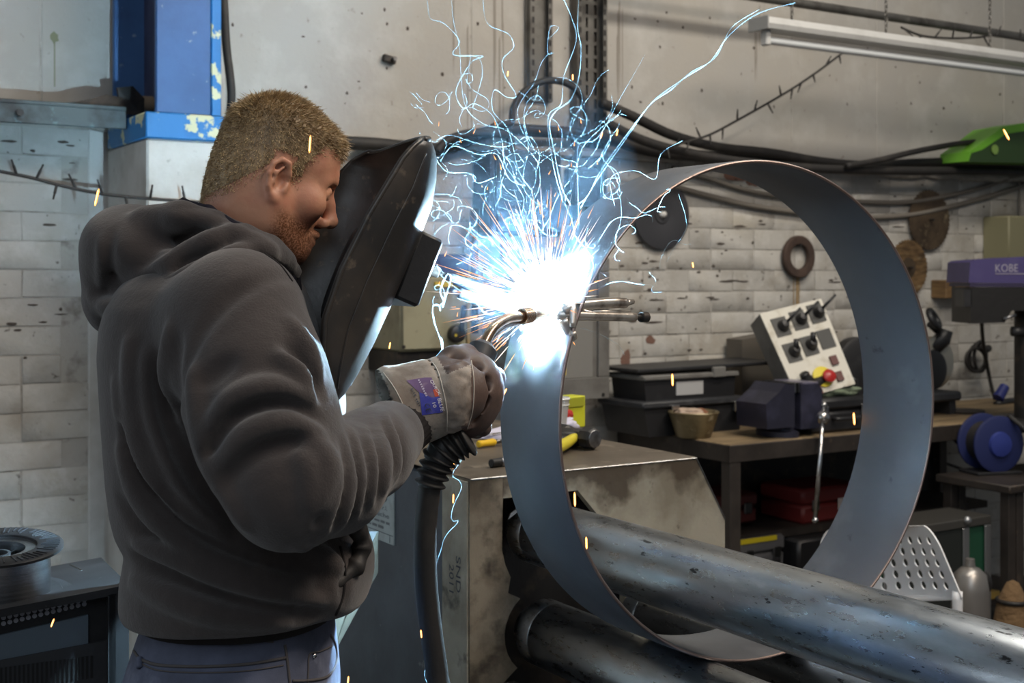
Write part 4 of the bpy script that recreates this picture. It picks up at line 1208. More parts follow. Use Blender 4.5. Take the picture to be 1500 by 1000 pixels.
text_px('BLUE', (640, 584), (6, 20), (5, -1), white_ink, 19, 6, .0016)
text_px('10', (632.5, 590), (2, 7), (5, -1), white_ink, 7, 5, .0016)
text_px('C', (621, 592), (3, 5), (6, -2), M['ink'], 6, 7, .0016)
text_px('E', (623, 599), (2, 5), (6, -1.5), M['ink'], 5.5, 7, .0016)
r = random.Random(9)
def smudges(o, e, n, w, material):
    mb = MB(); o = np.array(o, float); e = np.array(e, float); d = (e - o) / n
    for k_ in range(n):
        if r.random() < .12: continue
        a = o + d * k_; b = a + d * r.uniform(.5, .8); s_ = np.array([-d[1], d[0]]); s_ = -s_ / np.linalg.norm(s_) * w * r.uniform(.7, 1.1)
        P = [HITG(*q, .0016) for q in (a, b, b + s_, a + s_)]
        if all(q is not None for q in P): mb.add(P, [(0, 1, 2, 3)])
    if mb.v: obj('lettering', mb, material, glove)
smudges((612, 557), (624, 582), 8, 3, mat('faded white ink', C(180, 170, 190), .7))
smudges((600, 567), (614, 596), 10, 3, M['ink'])

# ---- far hand: black gauntlet holding the shield's inner grip
gf = Field([Xp(430), 1.78, Z(600, 1.95)], [Xp(560, 1.95), 2.08, Z(415, 1.9)], .0032)
GA, GB = D(464, 540, 1.90), D(484, 476, 1.88)
HG0, HG1 = D(504, 470, 1.83), D(530, 400, 1.83)                # grip bar on the shield
gf.chain([GA, GB], [.058, .047], k=.01)
gf.chain([GB, D(492, 448, 1.865)], [.046, .042], k=.02)
for i in range(4):
    z_ = i * .021
    b_ = HG0 + nrmz(HG1 - HG0) * (.012 + z_)
    gf.chain([b_ + [-.03, .030, 0], b_ + [.0, .030, .002], b_ + [.026, .012, 0], b_ + [.024, -.018, -.002], b_ + [.0, -.024, -.003]], [.017, .0145, .014, .013, .011], k=.006)
gf.chain([b_ + [-.035, .02, .0], b_ + [-.022, -.008, .022], b_ + [-.002, -.020, .034]], [.018, .015, .012], k=.008)
gf.chain([GA - nrmz(GB - GA) * .02, GA + nrmz(GB - GA) * .035], [.056, .047], k=0, op='sub')
gf.smooth(1)
p_, q_ = gf.mesh(); gfo = sdf_obj('gauntlet_glove', lap(p_, q_, 1), q_, M['black_glove'], person)
# ================================================================== hand shield
M['fibre'] = mat('scuffed black vulcanised fibre', C(40, 38, 37), .38, bump=((70, .15, .002), (220, .12, .0008)), spec=.6,
                 layers=((C(66, 58, 50), 9, .46, .70, 7, .85), (C(128, 112, 94), 40, .60, .72, 6, .5)), rough_var=(10, .28, .5))
sy_, sp_ = math.radians(26), math.radians(23)
SR = np.array([[math.cos(sy_), -math.sin(sy_), 0], [math.sin(sy_), math.cos(sy_), 0], [0, 0, 1]]) @ np.array([[math.cos(sp_), 0, math.sin(sp_)], [0, 1, 0], [-math.sin(sp_), 0, math.cos(sp_)]])
SO = D(652, 226, 1.745)
SH = lambda n_, l_, v_: SO + SR @ np.array([n_, l_, v_])
tv = [1.07 * q for q in (0, .006, .02, .045, .08, .13, .20, .26, .30, .325, .342, .348)]
nf = [-.046, -.036, -.022, -.010, -.001, 0, -.001, -.004, -.010, -.017, -.026, -.034]
dd = [.024, .038, .060, .080, .094, .104, .108, .100, .076, .050, .024, .004]
ww = [.098, .106, .113, .117, .119, .120, .117, .112, .106, .096, .078, .050]
shield = thing('welding_shield', Vector(L2W(SH(-.1, 0, -.35))), 'scuffed black hand-held welding shield raised in front of the face', 'welding shield')
def shell(off):
    T = np.linspace(0, tv[-1], 46); Ph = np.linspace(-PI / 2, PI / 2, 41); out = []
    for v_ in T:
        a, b, w_ = [float(np.interp(v_, tv, q)) for q in (nf, dd, ww)]
        for p in Ph:
            s = math.sin(p); c_ = math.cos(p)
            l_ = (w_ - off) * math.copysign(abs(s) ** .85, s); n_ = a - off - (b - off * .0) * (1 - abs(c_) ** 1.1)
            out.append(SH(n_, l_, -v_ - .020 * s * s * max(0, 1 - v_ / .09) + (off * .6 if v_ > .3 else (-off if v_ < .02 else 0))))
    return np.array(out), len(T), len(Ph)
o1, nT, nP = shell(0); o2, _, _ = shell(.0035)
vs = np.concatenate([o1, o2]); fs = []
g_ = lambda i, j_, b: b * nT * nP + i * nP + j_
for i in range(nT - 1):
    for j_ in range(nP - 1):
        fs.append((g_(i, j_, 0), g_(i, j_ + 1, 0), g_(i + 1, j_ + 1, 0), g_(i + 1, j_, 0)))
        fs.append((g_(i, j_, 1), g_(i + 1, j_, 1), g_(i + 1, j_ + 1, 1), g_(i, j_ + 1, 1)))
for i in range(nT - 1):
    for j_, fl in ((0, 0), (nP - 1, 1)):
        fs.append((g_(i, j_, 0), g_(i + 1, j_, 0), g_(i + 1, j_, 1), g_(i, j_, 1)))
for j_ in range(nP - 1):
    for i in (0, nT - 1):
        fs.append((g_(i, j_, 0), g_(i, j_ + 1, 0), g_(i, j_ + 1, 1), g_(i, j_, 1)))
o = obj('shell', (L2W(vs), fs), M['fibre'], shield, 'auto', angle=60); fix_normals(o)
edge = [g_(i, 0, 0) for i in range(nT)] + [g_(nT - 1, j_, 0) for j_ in range(nP)] + [g_(i, nP - 1, 0) for i in reversed(range(nT))] + [g_(0, j_, 0) for j_ in reversed(range(nP))]
E_ = L2W(vs[edge]); keep = [0]
for i in range(1, len(E_)):
    if np.linalg.norm(E_[i] - E_[keep[-1]]) > .004: keep.append(i)
obj('rim_bead', MB().tube([E_[i] for i in keep], .0032, 8), M['fibre'], shield, True)
# moulded crease a little inside the near edge
cr = [vs[g_(i, 5, 0)] for i in range(3, nT - 3)]
obj('moulded_crease', MB().tube(L2W(np.array(cr)), .0016, 6), M['fibre'], shield, True)
def sbox(n0, n1, l0, l1, v0, v1, bev=.003):
    R4 = np.array([[CY, SY, 0], [-SY, CY, 0], [0, 0, 1]])      # camera-aligned -> world
    m = Matrix((R4 @ SR).tolist())
    return MB().box(Vector(L2W(SH((n0 + n1) / 2, (l0 + l1) / 2, (v0 + v1) / 2))), (n1 - n0, l1 - l0, v1 - v0), m, bev)
obj('lens_holder', sbox(-.012, .024, -.056, .056, -.212, -.118, .004), M['black_plastic'], shield, 'auto')
obj('filter_lens', sbox(.0235, .0255, -.046, .046, -.200, -.130, .001), mat('dark welding glass', C(14, 22, 18), .06), shield)
obj('grip_handle', MB().tube(smooth_path([L2W(SH(-.010, .03, -.130)), L2W(SH(-.04, .03, -.135)), L2W(SH(-.06, .03, -.15)), L2W(SH(-.06, .03, -.25)), L2W(SH(-.04, .03, -.265)), L2W(SH(-.012, .03, -.27))], 5), .010, 10), M['black_plastic'], shield, True)

# ================================================================== torch
torch = thing('welding_torch', Vector(L2W(D(650, 640, 1.8))), 'gooseneck welding torch with black bellows sleeve and hanging cable', 'welding torch')
wl = lambda pts: [Vector(L2W(D(*q))) for q in pts]
obj('handle', MB().tube(smooth_path(wl([(640, 676, 1.795), (655, 640, 1.80), (680, 578, 1.83), (700, 528, 1.855), (707, 512, 1.86)]), 5), [.020] * 20 + [.017], 18), M['black_plastic'], torch, True)
obj('collar', MB().lathe(Vector(L2W(D(700, 530, 1.853))), Vector(L2W(D(712, 502, 1.87))) - Vector(L2W(D(700, 530, 1.853))), [(0, .017), (.004, .0215), (.022, .0215), (.027, .017), (.031, .012)], 28), M['dark_plastic'], torch, 'auto')
nk = smooth_path(wl([(704, 520, 1.862), (712, 498, 1.875), (724, 479, 1.895), (742, 467, 1.93), (760, 463.5, 1.962), (772, 463, 1.98)]), 6)
obj('gooseneck', MB().tube(nk, .0078, 16), M['copper_steel'], torch, True)
nk2 = [q + Vector((.003, .004, -.0105)) for q in nk[:-6]]
obj('gas_tube', MB().tube(nk2, .0042, 10), M['bright_steel'], torch, True)
n0, n1 = Vector(L2W(D(763, 463.5, 1.966))), Vector(L2W(D(802, 457, 2.03)))
ax_ = (n1 - n0).normalized()
for k_ in range(5):
    obj('spring_coil', MB().torus(n0 + ax_ * (.004 + .0052 * k_), ax_, .0105, .0022, 20, 8), M['copper_steel'], torch, True)
obj('nozzle', MB().lathe(n0 + ax_ * .026, ax_, [(0, .009), (.004, .0095), (.038, .0090), (.052, .0075), (.052, .0062), (.02, .0062)], 24), M['copper_steel'], torch, 'auto')
obj('contact_tip', MB().cyl(n0 + ax_ * .05, n0 + ax_ * .084, .003, .0022, 10), M['copper_steel'], torch, True)
bp = smooth_path(wl([(684, 636, 1.80), (664, 648, 1.80), (646, 668, 1.80), (636, 690, 1.80), (628, 716, 1.80)]), 24)
L_ = [0]
for a, b in zip(bp[:-1], bp[1:]): L_.append(L_[-1] + (b - a).length)
rad = [(.0285 - .0105 * (l / L_[-1])) + .0036 * math.sin(2 * PI * l / .0122) for l in L_]
obj('bellows_sleeve', MB().tube(bp, rad, 22), M['black_rubber'], torch, True)
obj('cable', MB().tube(smooth_path(wl([(633, 700, 1.80), (628, 722, 1.80), (623, 780, 1.80), (624, 850, 1.80), (631, 920, 1.80), (640, 985, 1.80), (648, 1080, 1.80), (640, 1500, 1.80), (640, 1800, 1.80)]) + [W(640, 1930, 1.83), W(560, 1900, 1.95), W(380, 1850, 2.1)], 6), .0158, 14), M['black_rubber'], torch, True)

# ================================================================== locking pliers on the seam
M['nickel'] = mat('nickel plated steel', C(214, 206, 196), .28, .8, bump=((60, .12, .001),), layers=((C(120, 108, 98), 30, .5, .7, 6, .9),))
def pliers(name, label, P, up, metal=None):
    NK = metal or M['nickel']
    """P: jaw point, bend, handle end of the fixed side (3d world)"""
    J, B, E = P; d = (E - B).normalized(); up = Vector(up)
    t = thing(name, J, label, 'pliers', None)
    obj('fixed_handle', MB().tube([B - d * .03, B, B + d * .03, E - d * .012, E], [.0075, .0085, .0078, .0078, .0072], 14), NK, t, True)
    obj('adjusting_screw', MB().tube([E, E + d * .016], .0045, 12), M['dark_iron'], t, True)
    obj('knurled_knob', MB().lathe(E + d * .012, d, [(0, .006), (.002, .0088), (.016, .0088), (.019, .006)], 14), M['dark_iron'], t, 'auto')
    e2 = E + up * .022 - d * .022
    obj('moving_handle', MB().tube(smooth_path([B + up * .012 - d * .02, B + up * .017 + d * .02, e2 - d * .03, e2], 4), [.0075] * 4 + [.0092] * 6 + [.0085] * 3, 14), NK, t, True)
    obj('release_lever', MB().tube([B + up * .007 + d * .045, E - d * .012 + up * .008], [.0035, .003], 8), NK, t, True)
    obj('lever_tip', MB().tube([e2, e2 + d * .006 + up * .001, e2 + d * .018 + up * .003], [.0055, .0055, .004], 10), NK, t, True)
    for s, nm in ((1, 'upper_jaw'), (-1, 'lower_jaw')):
        obj(nm, MB().tube(smooth_path([B + up * .006 * s - d * .02, B + up * .022 * s - (B - J) * .45, J + up * .004 * s], 4), [.009, .0088, .0085, .008, .0075, .007, .006, .006, .005], 12), NK, t, True)
    return t
a_ = PI - math.radians(20)
pt = lambda y_: RC + Vector((math.cos(a_) * RR_O, y_, math.sin(a_) * RR_O))
pliers('locking_pliers', 'nickel locking pliers clamped on the ring, handles pointing into the ring', (pt(-.002), W(838, 462, 2.03), W(930, 464, 2.12)), Vector((0, 0, 1)))
pliers('locking_pliers', 'blue-lit locking pliers left of the arc, handle pointing at the hand shield', (pt(.14), W(770, 447, 2.14), W(654, 404, 2.12)), Vector((0, 0, -.9)), mat('dark blued tool steel', C(70, 76, 84), .55, .5))
# ================================================================== things on the back wall
def disc(name, px, py, r_px, yoff, prof, material, label, cat, **kw):
    c = onY(px, py, WY - yoff); dep = proj(c)[2]; R = r_px / F * dep
    t_ = thing(name, c, label, cat)
    return t_, c, R
M['disc_grey'] = mat('dark abrasive disc', C(48, 49, 54), .8, bump=((200, .4, .002),))
M['brass_rust'] = mat('rust-stained saw steel', C(104, 88, 70), .5, .6, layers=((C(70, 58, 48), 8, .42, .62, 7, .9), (C(160, 142, 112), 14, .58, .72, 5, .8)), bump=((80, .2, .002),))
M['rust_ring'] = mat('brown rusted iron', C(78, 62, 54), .8, .2, bump=((70, .5, .003),), layers=((C(54, 44, 40), 12, .45, .65, 6, .9),))
t, c, R = disc('cutting_disc', 969, 314, 51, .02, None, None, 'large dark grey cutting disc hanging on the white brick wall, seen through the ring', 'cutting disc')
obj('disc', MB().loop(c, (0, -1, 0), [(0, R * .12), (.004, R * .12), (.004, R * .30), (.0055, R * .32), (.0055, R * .96), (.004, R), (0, R)], 64), M['disc_grey'], t, 'auto')
obj('hub_ring', MB().loop(c, (0, -1, 0), [(.003, R * .12), (.0075, R * .13), (.0075, R * .26), (.003, R * .28)], 40), M['dark_plastic'], t, 'auto')
obj('wall_hook', MB().cyl(c + Vector((0, .03, 0)), c + Vector((0, -.02, 0)), .012, n=12), M['white_paint'], t, True)
def blade(px, py, r_px, label, teeth, mat_):
    t, c, R = disc('saw_blade', px, py, r_px, .02, None, None, label, 'saw blade')
    n = teeth * 4; P = []
    for k in range(n):
        a = 2 * PI * k / n; q = (1.0, .965, .955, .95)[k % 4] * R
        P.append(c + Vector((q * math.cos(a), 0, q * math.sin(a))))
    mb = MB().prism(P, (0, -.0035, 0))
    obj('blade', mb, mat_, t)
    obj('arbor_plate', MB().lathe(c + Vector((0, -.003, 0)), (0, -1, 0), [(0, R * .36), (.0018, R * .36), (.0018, .0)], 32), M['brass_rust'], t, 'auto')
    obj('wall_nail', MB().cyl(c + Vector((0, .02, 0)), c + Vector((0, -.03, 0)), .006, n=8), M['dark_iron'], t)
    return t
blade(1361, 322, 45, 'round toothed saw blade, rust brown, hung highest on the right of the brick wall', 40, M['brass_rust'])
blade(1330, 392, 42, 'streaky rusted saw blade hung lower, partly behind the right side of the ring', 40, mat('streaky rusted steel', C(150, 120, 84), .5, .6, stretch=(1, 1, 6), layers=((C(84, 66, 48), 7, .42, .6, 7, .9), (C(186, 166, 130), 9, .58, .7, 5, .8))))
t, c, R = disc('iron_washer_ring', 1168, 376, 31, .015, None, None, 'brown rusted iron ring hung on the wall above the switch panel', 'iron ring')
obj('ring', MB().loop(c, (0, -1, 0), [(0, R * .58), (.016, R * .60), (.018, R * .64), (.018, R * .95), (.014, R), (0, R)], 44), M['rust_ring'], t, 'auto')
obj('nail', MB().cyl(c + Vector((0, .03, R * .56)), c + Vector((0, -.024, R * .56)), .006, n=8), M['dark_iron'], t)
st = MB()
for dx, w_, h_ in ((-.012, .004, .40), (.004, .012, .34), (.02, .004, .26)):
    st.bb((c.x + dx, WY - .004, c.z - R - h_), (c.x + dx + w_, WY - .0025, c.z - R + .02))
obj('rust_streak', st, mat('rust stain', C(150, 124, 84), .85, layers=((C(176, 160, 136), 16, .45, .7, 6, .8),)), wall, kind='stuff')

# vertical perforated cable trays
M['galv'] = mat('dull galvanised steel', C(112, 110, 106), .5, .7, layers=((C(70, 66, 62), 8, .45, .68, 7, .9), (C(150, 148, 142), 16, .58, .72, 5, .6)))
def tray(pxa, pxb, zb, label, yo, cat='cable tray'):
    x0, x1 = onY(pxa, 60, WY - yo).x, onY(pxb, 60, WY - yo).x
    t = thing('cable_tray', ((x0 + x1) / 2, WY - yo, zb), label, cat)
    yb = WY - .004; yf = WY - yo; w = x1 - x0
    for s, xx in ((-1, x0), (1, x1)):
        obj('side_rail', MB().bb((xx - .002, yf, zb), (xx + .002, yb, 4.2)), M['galv'], t)
        obj('return_lip', MB().bb((min(xx, xx - s * .018), yf - .002, zb), (max(xx, xx - s * .018), yf, 4.2)), M['galv'], t)
    for fx in (.06, .36, .64, .94):
        obj('base_strip', MB().bb((x0 + w * fx - .014, yb - .010, zb), (x0 + w * fx + .014, yb - .007, 4.2)), M['galv'], t)
    n = int((4.2 - zb) / .052)
    for k in range(n):
        z = zb + .02 + k * .052
        obj('rung', MB().bb((x0, yb - .0105, z), (x1, yb - .0065, z + .014)), M['galv'], t) if k * .052 + zb < 2.95 else None
    mb = MB()
    for xx, s in ((x1, 1), (x0, -1)):
        for k in range(int((2.95 - zb) / .04)): mb.bb((xx - s * .016, yf - .0032, zb + .01 + k * .04), (xx - s * .006, yf - .002, zb + .032 + k * .04))
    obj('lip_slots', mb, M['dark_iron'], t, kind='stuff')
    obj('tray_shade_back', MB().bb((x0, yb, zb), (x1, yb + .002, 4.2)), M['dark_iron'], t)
    return t
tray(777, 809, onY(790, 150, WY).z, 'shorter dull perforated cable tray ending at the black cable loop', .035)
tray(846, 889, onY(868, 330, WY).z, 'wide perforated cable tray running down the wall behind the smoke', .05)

# cables along the wall
def cable(name, pts, r_, label, material=None, cat='cable', group=None, yo=.03, k=6):
    P = [onY(px, py, WY - (y_ if y_ is not None else yo)) for px, py, y_ in [(q + (None,))[:3] for q in pts]]
    o = obj(name, MB().tube(smooth_path(P, k), r_, 10), material or M['black_rubber'], None, True)
    return tag(o, label, cat, group)
cable('power_cable', [(352, 200), (430, 204), (508, 209), (560, 212), (625, 219), (665, 214), (700, 198), (740, 190), (790, 192), (850, 196), (900, 206), (960, 222), (1060, 231), (1180, 240), (1300, 244), (1420, 243), (1510, 246)], .024, 'thick black cable running the whole wall along the top of the bricks', yo=.062)
cable('power_cable', [(880, 150), (930, 172), (985, 198), (1050, 215), (1130, 224), (1200, 236), (1270, 242), (1350, 238), (1430, 236), (1510, 238)], .020, 'black cable that slopes down from the wide cable tray to the right', yo=.10)
cable('power_cable', [(884, 178), (940, 205), (1000, 222), (1080, 236), (1200, 247), (1330, 250), (1420, 250), (1510, 252)], .019, 'lowest of the black cables bunched above the brickwork at right', yo=.15)
cable('power_cable', [(1240, 243), (1290, 234), (1340, 222), (1400, 211), (1440, 207)], .013, 'thin black cable rising from the bundle to the green case', yo=.19)
cable('cable_loop', [(700, 200), (726, 184), (748, 180), (752, 158), (768, 134), (796, 119), (824, 120), (846, 134), (858, 160), (860, 200)], .013, 'black cable arched in a loop across both cable trays', yo=.12)
cable('power_cable', [(640, 222), (655, 206), (690, 195), (730, 196), (748, 205), (742, 260), (738, 330), (740, 400)], .016, 'black cable bending down beside the switch box behind the smoke', yo=.13)
cable_shadow_grey = mat('grey cable and cable shadow', C(112, 106, 98), .7)  # one grey for cable and for cable shadow built as tube
cable('wall_cable_and_shadow', [(985, 246), (1040, 262), (1095, 279), (1160, 289), (1250, 295), (1330, 296), (1400, 284), (1460, 268), (1510, 250)], .010, 'upper of two sagging grey tubes on the brick wall, standing for cable and shadow', cable_shadow_grey, yo=.02)
cable('wall_cable_and_shadow', [(985, 272), (1040, 287), (1100, 301), (1180, 312), (1260, 318), (1330, 315), (1390, 303), (1450, 287), (1510, 268)], .011, 'lower of two sagging grey tubes on the brick wall, standing for cable and shadow', cable_shadow_grey, yo=.02)
pts = [(1480, 262), (1483, 290), (1482, 330)]
cable('wall_cable_and_shadow', [(1493, 258), (1493, 300), (1492, 340), (1491, 390)], .006, 'thin grey cable dropping to the drill press', cable_shadow_grey, yo=.02)

# strings of unlit fairy lights
def fairy(pts, yo, n, label, seed):
    rr = random.Random(seed)
    P = smooth_path([onY(a, b, WY - yo) for a, b in pts], 8)
    t = thing('fairy_light_string', P[0], label, 'string lights')
    obj('wire', MB().tube(P, .0048, 7), M['black_rubber'], t, True)
    for k in range(n):
        i = int((k + .5) / n * (len(P) - 1)); q = P[i]
        d = Vector((rr.uniform(-.5, .5), rr.uniform(-.5, .1), rr.choice((-1, 1)) * rr.uniform(.6, 1))).normalized()
        mb = MB().cyl(q, q + d * .028, .0040, .0040, 7); mb.cyl(q + d * .027, q + d * .046, .0030, .0025, 7)
        obj('bulb', mb, M['black_rubber'], t, 'auto')
fairy([(-20, 247), (40, 259), (90, 272), (150, 284), (220, 291), (300, 297), (360, 300)], .46, 11, 'dark string of fairy lights sagging across the wall behind the hooded back', 4)
fairy([(975, 217), (1005, 208), (1040, 197), (1080, 176), (1130, 148), (1165, 127), (1200, 103), (1236, 76)], .20, 15, 'dark string of fairy lights climbing from the cables to the lamp', 9)
fairy([(1320, 40), (1350, 52), (1390, 56), (1430, 55), (1460, 52), (1510, 62)], .42, 8, 'loose dark fairy lights lying along the top of the lamp housing', 15)

# wall anchors
def anchor(px, py, w, label, rot=0.2):
    c = onY(px, py, WY - .012)
    t = thing('wall_anchor', c, label, 'bolt')
    obj('bracket', MB().box(c, (w, .02, w * .5), (0, rot, 0), .003), M['dark_iron'], t)
    obj('bolt', MB().cyl(c + Vector((w * .2, .01, 0)), c + Vector((w * .2, -.03, 0)), w * .16, n=6), M['steel'], t)
anchor(570, 87, .05, 'small dark bolt bracket on the bare plaster above the hand shield')
M['bare_brick'] = mat('chipped red brick', C(118, 88, 76), .85, bump=((60, .6, .005),))
M['soot'] = mat('dark mark on the paint', C(72, 64, 58), .9)
r = random.Random(12); bc = MB()
def splat(mb, px, py, w, h, yo=.0016):
    c = onY(px, py, WY - yo); n = 11; off = r.uniform(0, 6)
    mb.add([c + Vector((w * math.cos(2 * PI * k / n) * r.uniform(.6, 1.1), 0, h * math.sin(2 * PI * k / n) * r.uniform(.6, 1.1))) for k in range(n)], [tuple(range(n))])
for (px, py, w, h) in ((953, 498, .028, .022), (917, 527, .030, .045), (1080, 258, .09, .028), (1103, 266, .05, .022)): splat(bc, px, py, w, h)
obj('chipped_paint', bc, M['bare_brick'], wall, kind='stuff')
dk = MB()
for k in range(90):
    px, py = r.uniform(900, 1480), r.uniform(262, 540)
    splat(dk, px, py, r.uniform(.004, .014), r.uniform(.003, .007))
for k in range(26):
    px, py = r.uniform(895, 1330), r.choice((330, 357, 384, 412, 438, 470)) + r.uniform(-3, 3)
    splat(dk, px, py, r.uniform(.02, .055), r.uniform(.003, .006))
for k in range(60):
    splat(dk, r.uniform(340, 1490), r.uniform(5, 200), r.uniform(.002, .009), r.uniform(.003, .009), .0006)
for k in range(18):
    px = r.uniform(10, 150); splat(dk, px, r.uniform(200, 560), r.uniform(.006, .03), r.uniform(.002, .006))
obj('paint_marks', dk, M['soot'], wall, kind='stuff')
pt_ = MB()
splat(pt_, 80, 55, .016, .022, .0006); c = onY(80, 60, WY - .0006); pt_.bb((c.x - .002, c.y, c.z - .14), (c.x + .002, c.y + .0004, c.z))
obj('paint_drip', pt_, mat('olive drip', C(120, 124, 96), .6), wall, kind='stuff')

st = MB()
for k in range(16):
    px = r.choice((r.uniform(660, 745), r.uniform(660, 745), r.uniform(895, 915), r.uniform(1100, 1130)))
    c = onY(px, r.uniform(-10, 60), WY - .0005); L = r.uniform(.15, .5)
    w0 = r.uniform(.002, .007)
    st.add([(c.x, c.y, c.z), (c.x + w0, c.y, c.z + .02), (c.x + w0 * 1.2, c.y, c.z - L * .6), (c.x + w0 * .5, c.y, c.z - L), (c.x + .1 * w0, c.y, c.z - L * .6)], [(0, 4, 3, 2, 1)])
obj('drip_stains', st, mat('grey brown drip stain', C(138, 132, 124), .9), wall, kind='stuff')
# conduit and suspended fluorescent lamp
cd0, cd1 = onY(1030, -4, 2.28), onY(1510, 46, 2.28)
zc = (cd0.z + cd1.z) / 2
o = obj('steel_conduit', MB().cyl((cd0.x - .5, 2.28, zc), (cd1.x + .6, 2.28, zc), .019, n=16), M['galv'], smooth='auto')
tag(o, 'long galvanised conduit pipe above the fluorescent lamp', 'pipe')
LY = 1.95
lx = onY(1112, 45, LY).x; lzt = onY(1112, 26, LY).z; lzb = onY(1122, 62, LY).z
t = thing('fluorescent_lamp', (lx + .8, LY, lzb), 'white fluorescent batten lamp hanging unlit on chains at upper right', 'lamp')
M['lamp_white'] = mat('dusty white enamel', C(186, 186, 184), .4, layers=((C(150, 148, 144), 8, .5, .75, 6, .6),))
Ll = 1.75
obj('housing', MB().prism([(lx, LY - .045, lzb + .045), (lx, LY - .052, lzb + .062), (lx, LY - .040, lzt), (lx, LY + .045, lzt), (lx, LY + .052, lzb + .062), (lx, LY + .045, lzb + .045)], (Ll, 0, 0)), M['lamp_white'], t)
obj('end_cap', MB().bb((lx - .006, LY - .055, lzb + .04), (lx, LY + .055, lzt + .003), .002), mat('grey lamp end cap', C(150, 150, 148), .5), t)
obj('tube_holder', MB().bb((lx + .022, LY - .018, lzb - .012), (lx + .045, LY + .018, lzb + .046), .004), M['lamp_white'], t)
obj('tube', MB().cyl((lx + .045, LY, lzb + .008), (lx + Ll - .05, LY, lzb + .008), .0145, n=20), mat('unlit lamp tube', C(200, 204, 206), .2), t, 'auto')
obj('tube_holder', MB().bb((lx + Ll - .05, LY - .018, lzb - .012), (lx + Ll - .025, LY + .018, lzb + .046), .004), M['lamp_white'], t)
for px in (1160, 1298, 1450):
    xx = onY(px, 20, LY).x
    n = 36; mb = MB(); z = lzt
    for k in range(n):
        mb.tube([(xx + (.006 * math.sin(a) if k % 2 else 0), LY + (0 if k % 2 else .006 * math.sin(a)), z + .012 + .012 * math.cos(a)) for a in [PI * 2 * q / 8 for q in range(9)]], .0022, 5, False); z += .019
    obj('chain', mb, M['galv'], t, kind='stuff')
    obj('hook', MB().torus((xx, LY, lzt + .006), (1, 0, 0), .008, .0025, 14, 6), M['galv'], t, True)

# green case on top of the cables
t = thing('green_tank', onY(1470, 240, WY - .2), 'bright green rounded plastic case on the cables at the right edge', 'case')
M['green'] = mat('bright green plastic', C(98, 158, 44), .4); M['dark_green'] = mat('dark green plastic', C(40, 62, 30), .5)
A = [onY(px, py, WY - .26) for px, py in ((1420, 222), (1432, 214), (1468, 186), (1500, 180), (1600, 190), (1600, 240), (1418, 236))]
obj('shell', MB().prism(A, (0, .16, 0)), M['green'], t)
A = [onY(px, py, WY - .265) for px, py in ((1424, 224), (1440, 219), (1475, 196), (1500, 192), (1600, 200), (1600, 240), (1420, 237))]
obj('front_panel', MB().prism(A, (0, .01, 0)), M['dark_green'], t)
c = onY(1457, 219, WY - .268)
obj('round_badge', MB().lathe(c, (0, -1, 0), [(0, .022), (.004, .022), (.004, 0)], 20), mat('olive badge', C(112, 142, 70), .5), t, 'auto')

# electrical boxes left of the ring
M['beige_box'] = mat('beige enclosure', C(150, 146, 122), .55, bump=((60, .15, .003),), layers=((C(118, 112, 92), 7, .45, .68, 7, .9), (C(70, 64, 54), 26, .68, .74, 4, .7)))
M['grey_box'] = mat('grey steel enclosure', C(112, 110, 106), .55, bump=((60, .15, .003),), layers=((C(86, 82, 78), 8, .45, .68, 7, .9),))
yb = 2.20
p0, p1 = onY(588, 516, yb), onY(694, 405, yb)
t = thing('beige_enclosure', ((p0.x + p1.x) / 2, WY, p0.z), 'beige electrical enclosure on the wall behind the gloved hand', 'electrical box')
obj('case', MB().bb((p0.x, yb + .01, p0.z), (p1.x, WY, p1.z), .008), M['beige_box'], t, 'auto')
obj('door', MB().bb((p0.x + .006, yb, p0.z + .008), (p1.x - .03, yb + .009, p1.z - .006), .003), M['beige_box'], t, 'auto')
obj('hinge_strip', MB().bb((p1.x - .028, yb - .004, p0.z + .006), (p1.x - .018, yb + .010, p1.z)), mat('tan strip', C(150, 130, 92), .6), t)
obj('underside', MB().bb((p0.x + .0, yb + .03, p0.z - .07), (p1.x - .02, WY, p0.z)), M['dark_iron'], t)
c = onY(672, 489, yb - .03)
obj('rotary_handle', MB().lathe(c + Vector((0, .03, 0)), (0, -1, 0), [(0, .028), (.015, .030), (.03, .028), (.034, .02), (.034, 0)], 28), M['black_plastic'], t, 'auto')
obj('lever', MB().box(c + Vector((.012, -.006, .055)), (.018, .014, .085), (0, .12, 0), .004), M['black_plastic'], t)
obj('indicator_dot', MB().lathe(c + Vector((-.014, -.004, -.004)), (0, -1, 0), [(0, .005), (.002, .005), (.002, 0)], 12), mat('yellow dot', C(190, 170, 60), .5), t)
for px, py in ((592, 508), (688, 510)):
    q = onY(px, py, yb - .002); obj('screw', MB().cyl(q + Vector((0, .004, 0)), q, .006, n=10), M['dark_iron'], t)
q0, q1 = onY(640, 405, 2.24), onY(692, 372, 2.24)
t = thing('navy_junction_box', ((q0.x + q1.x) / 2, WY, q0.z), 'small navy socket box on the wall above the beige enclosure', 'socket box')
obj('case', MB().bb((q0.x, 2.26, q0.z), (q1.x, WY, q1.z), .012), mat('navy plastic', C(44, 52, 92), .5), t, 'auto')
obj('flap', MB().bb((q0.x + .008, 2.245, q0.z + .006), (q1.x - .008, 2.262, q1.z - .010), .006), mat('navy plastic lid', C(56, 64, 110), .45), t, 'auto')
obj('yellow_tape', MB().bb((onY(638, 417, 2.19).x, 2.19, onY(640, 420, 2.19).z), (onY(682, 425, 2.19).x, 2.20, onY(640, 413, 2.19).z)), mat('yellow tape', C(206, 176, 50), .5), t)
p0, p1 = onY(748, 592, 2.25), onY(893, 378, 2.25)
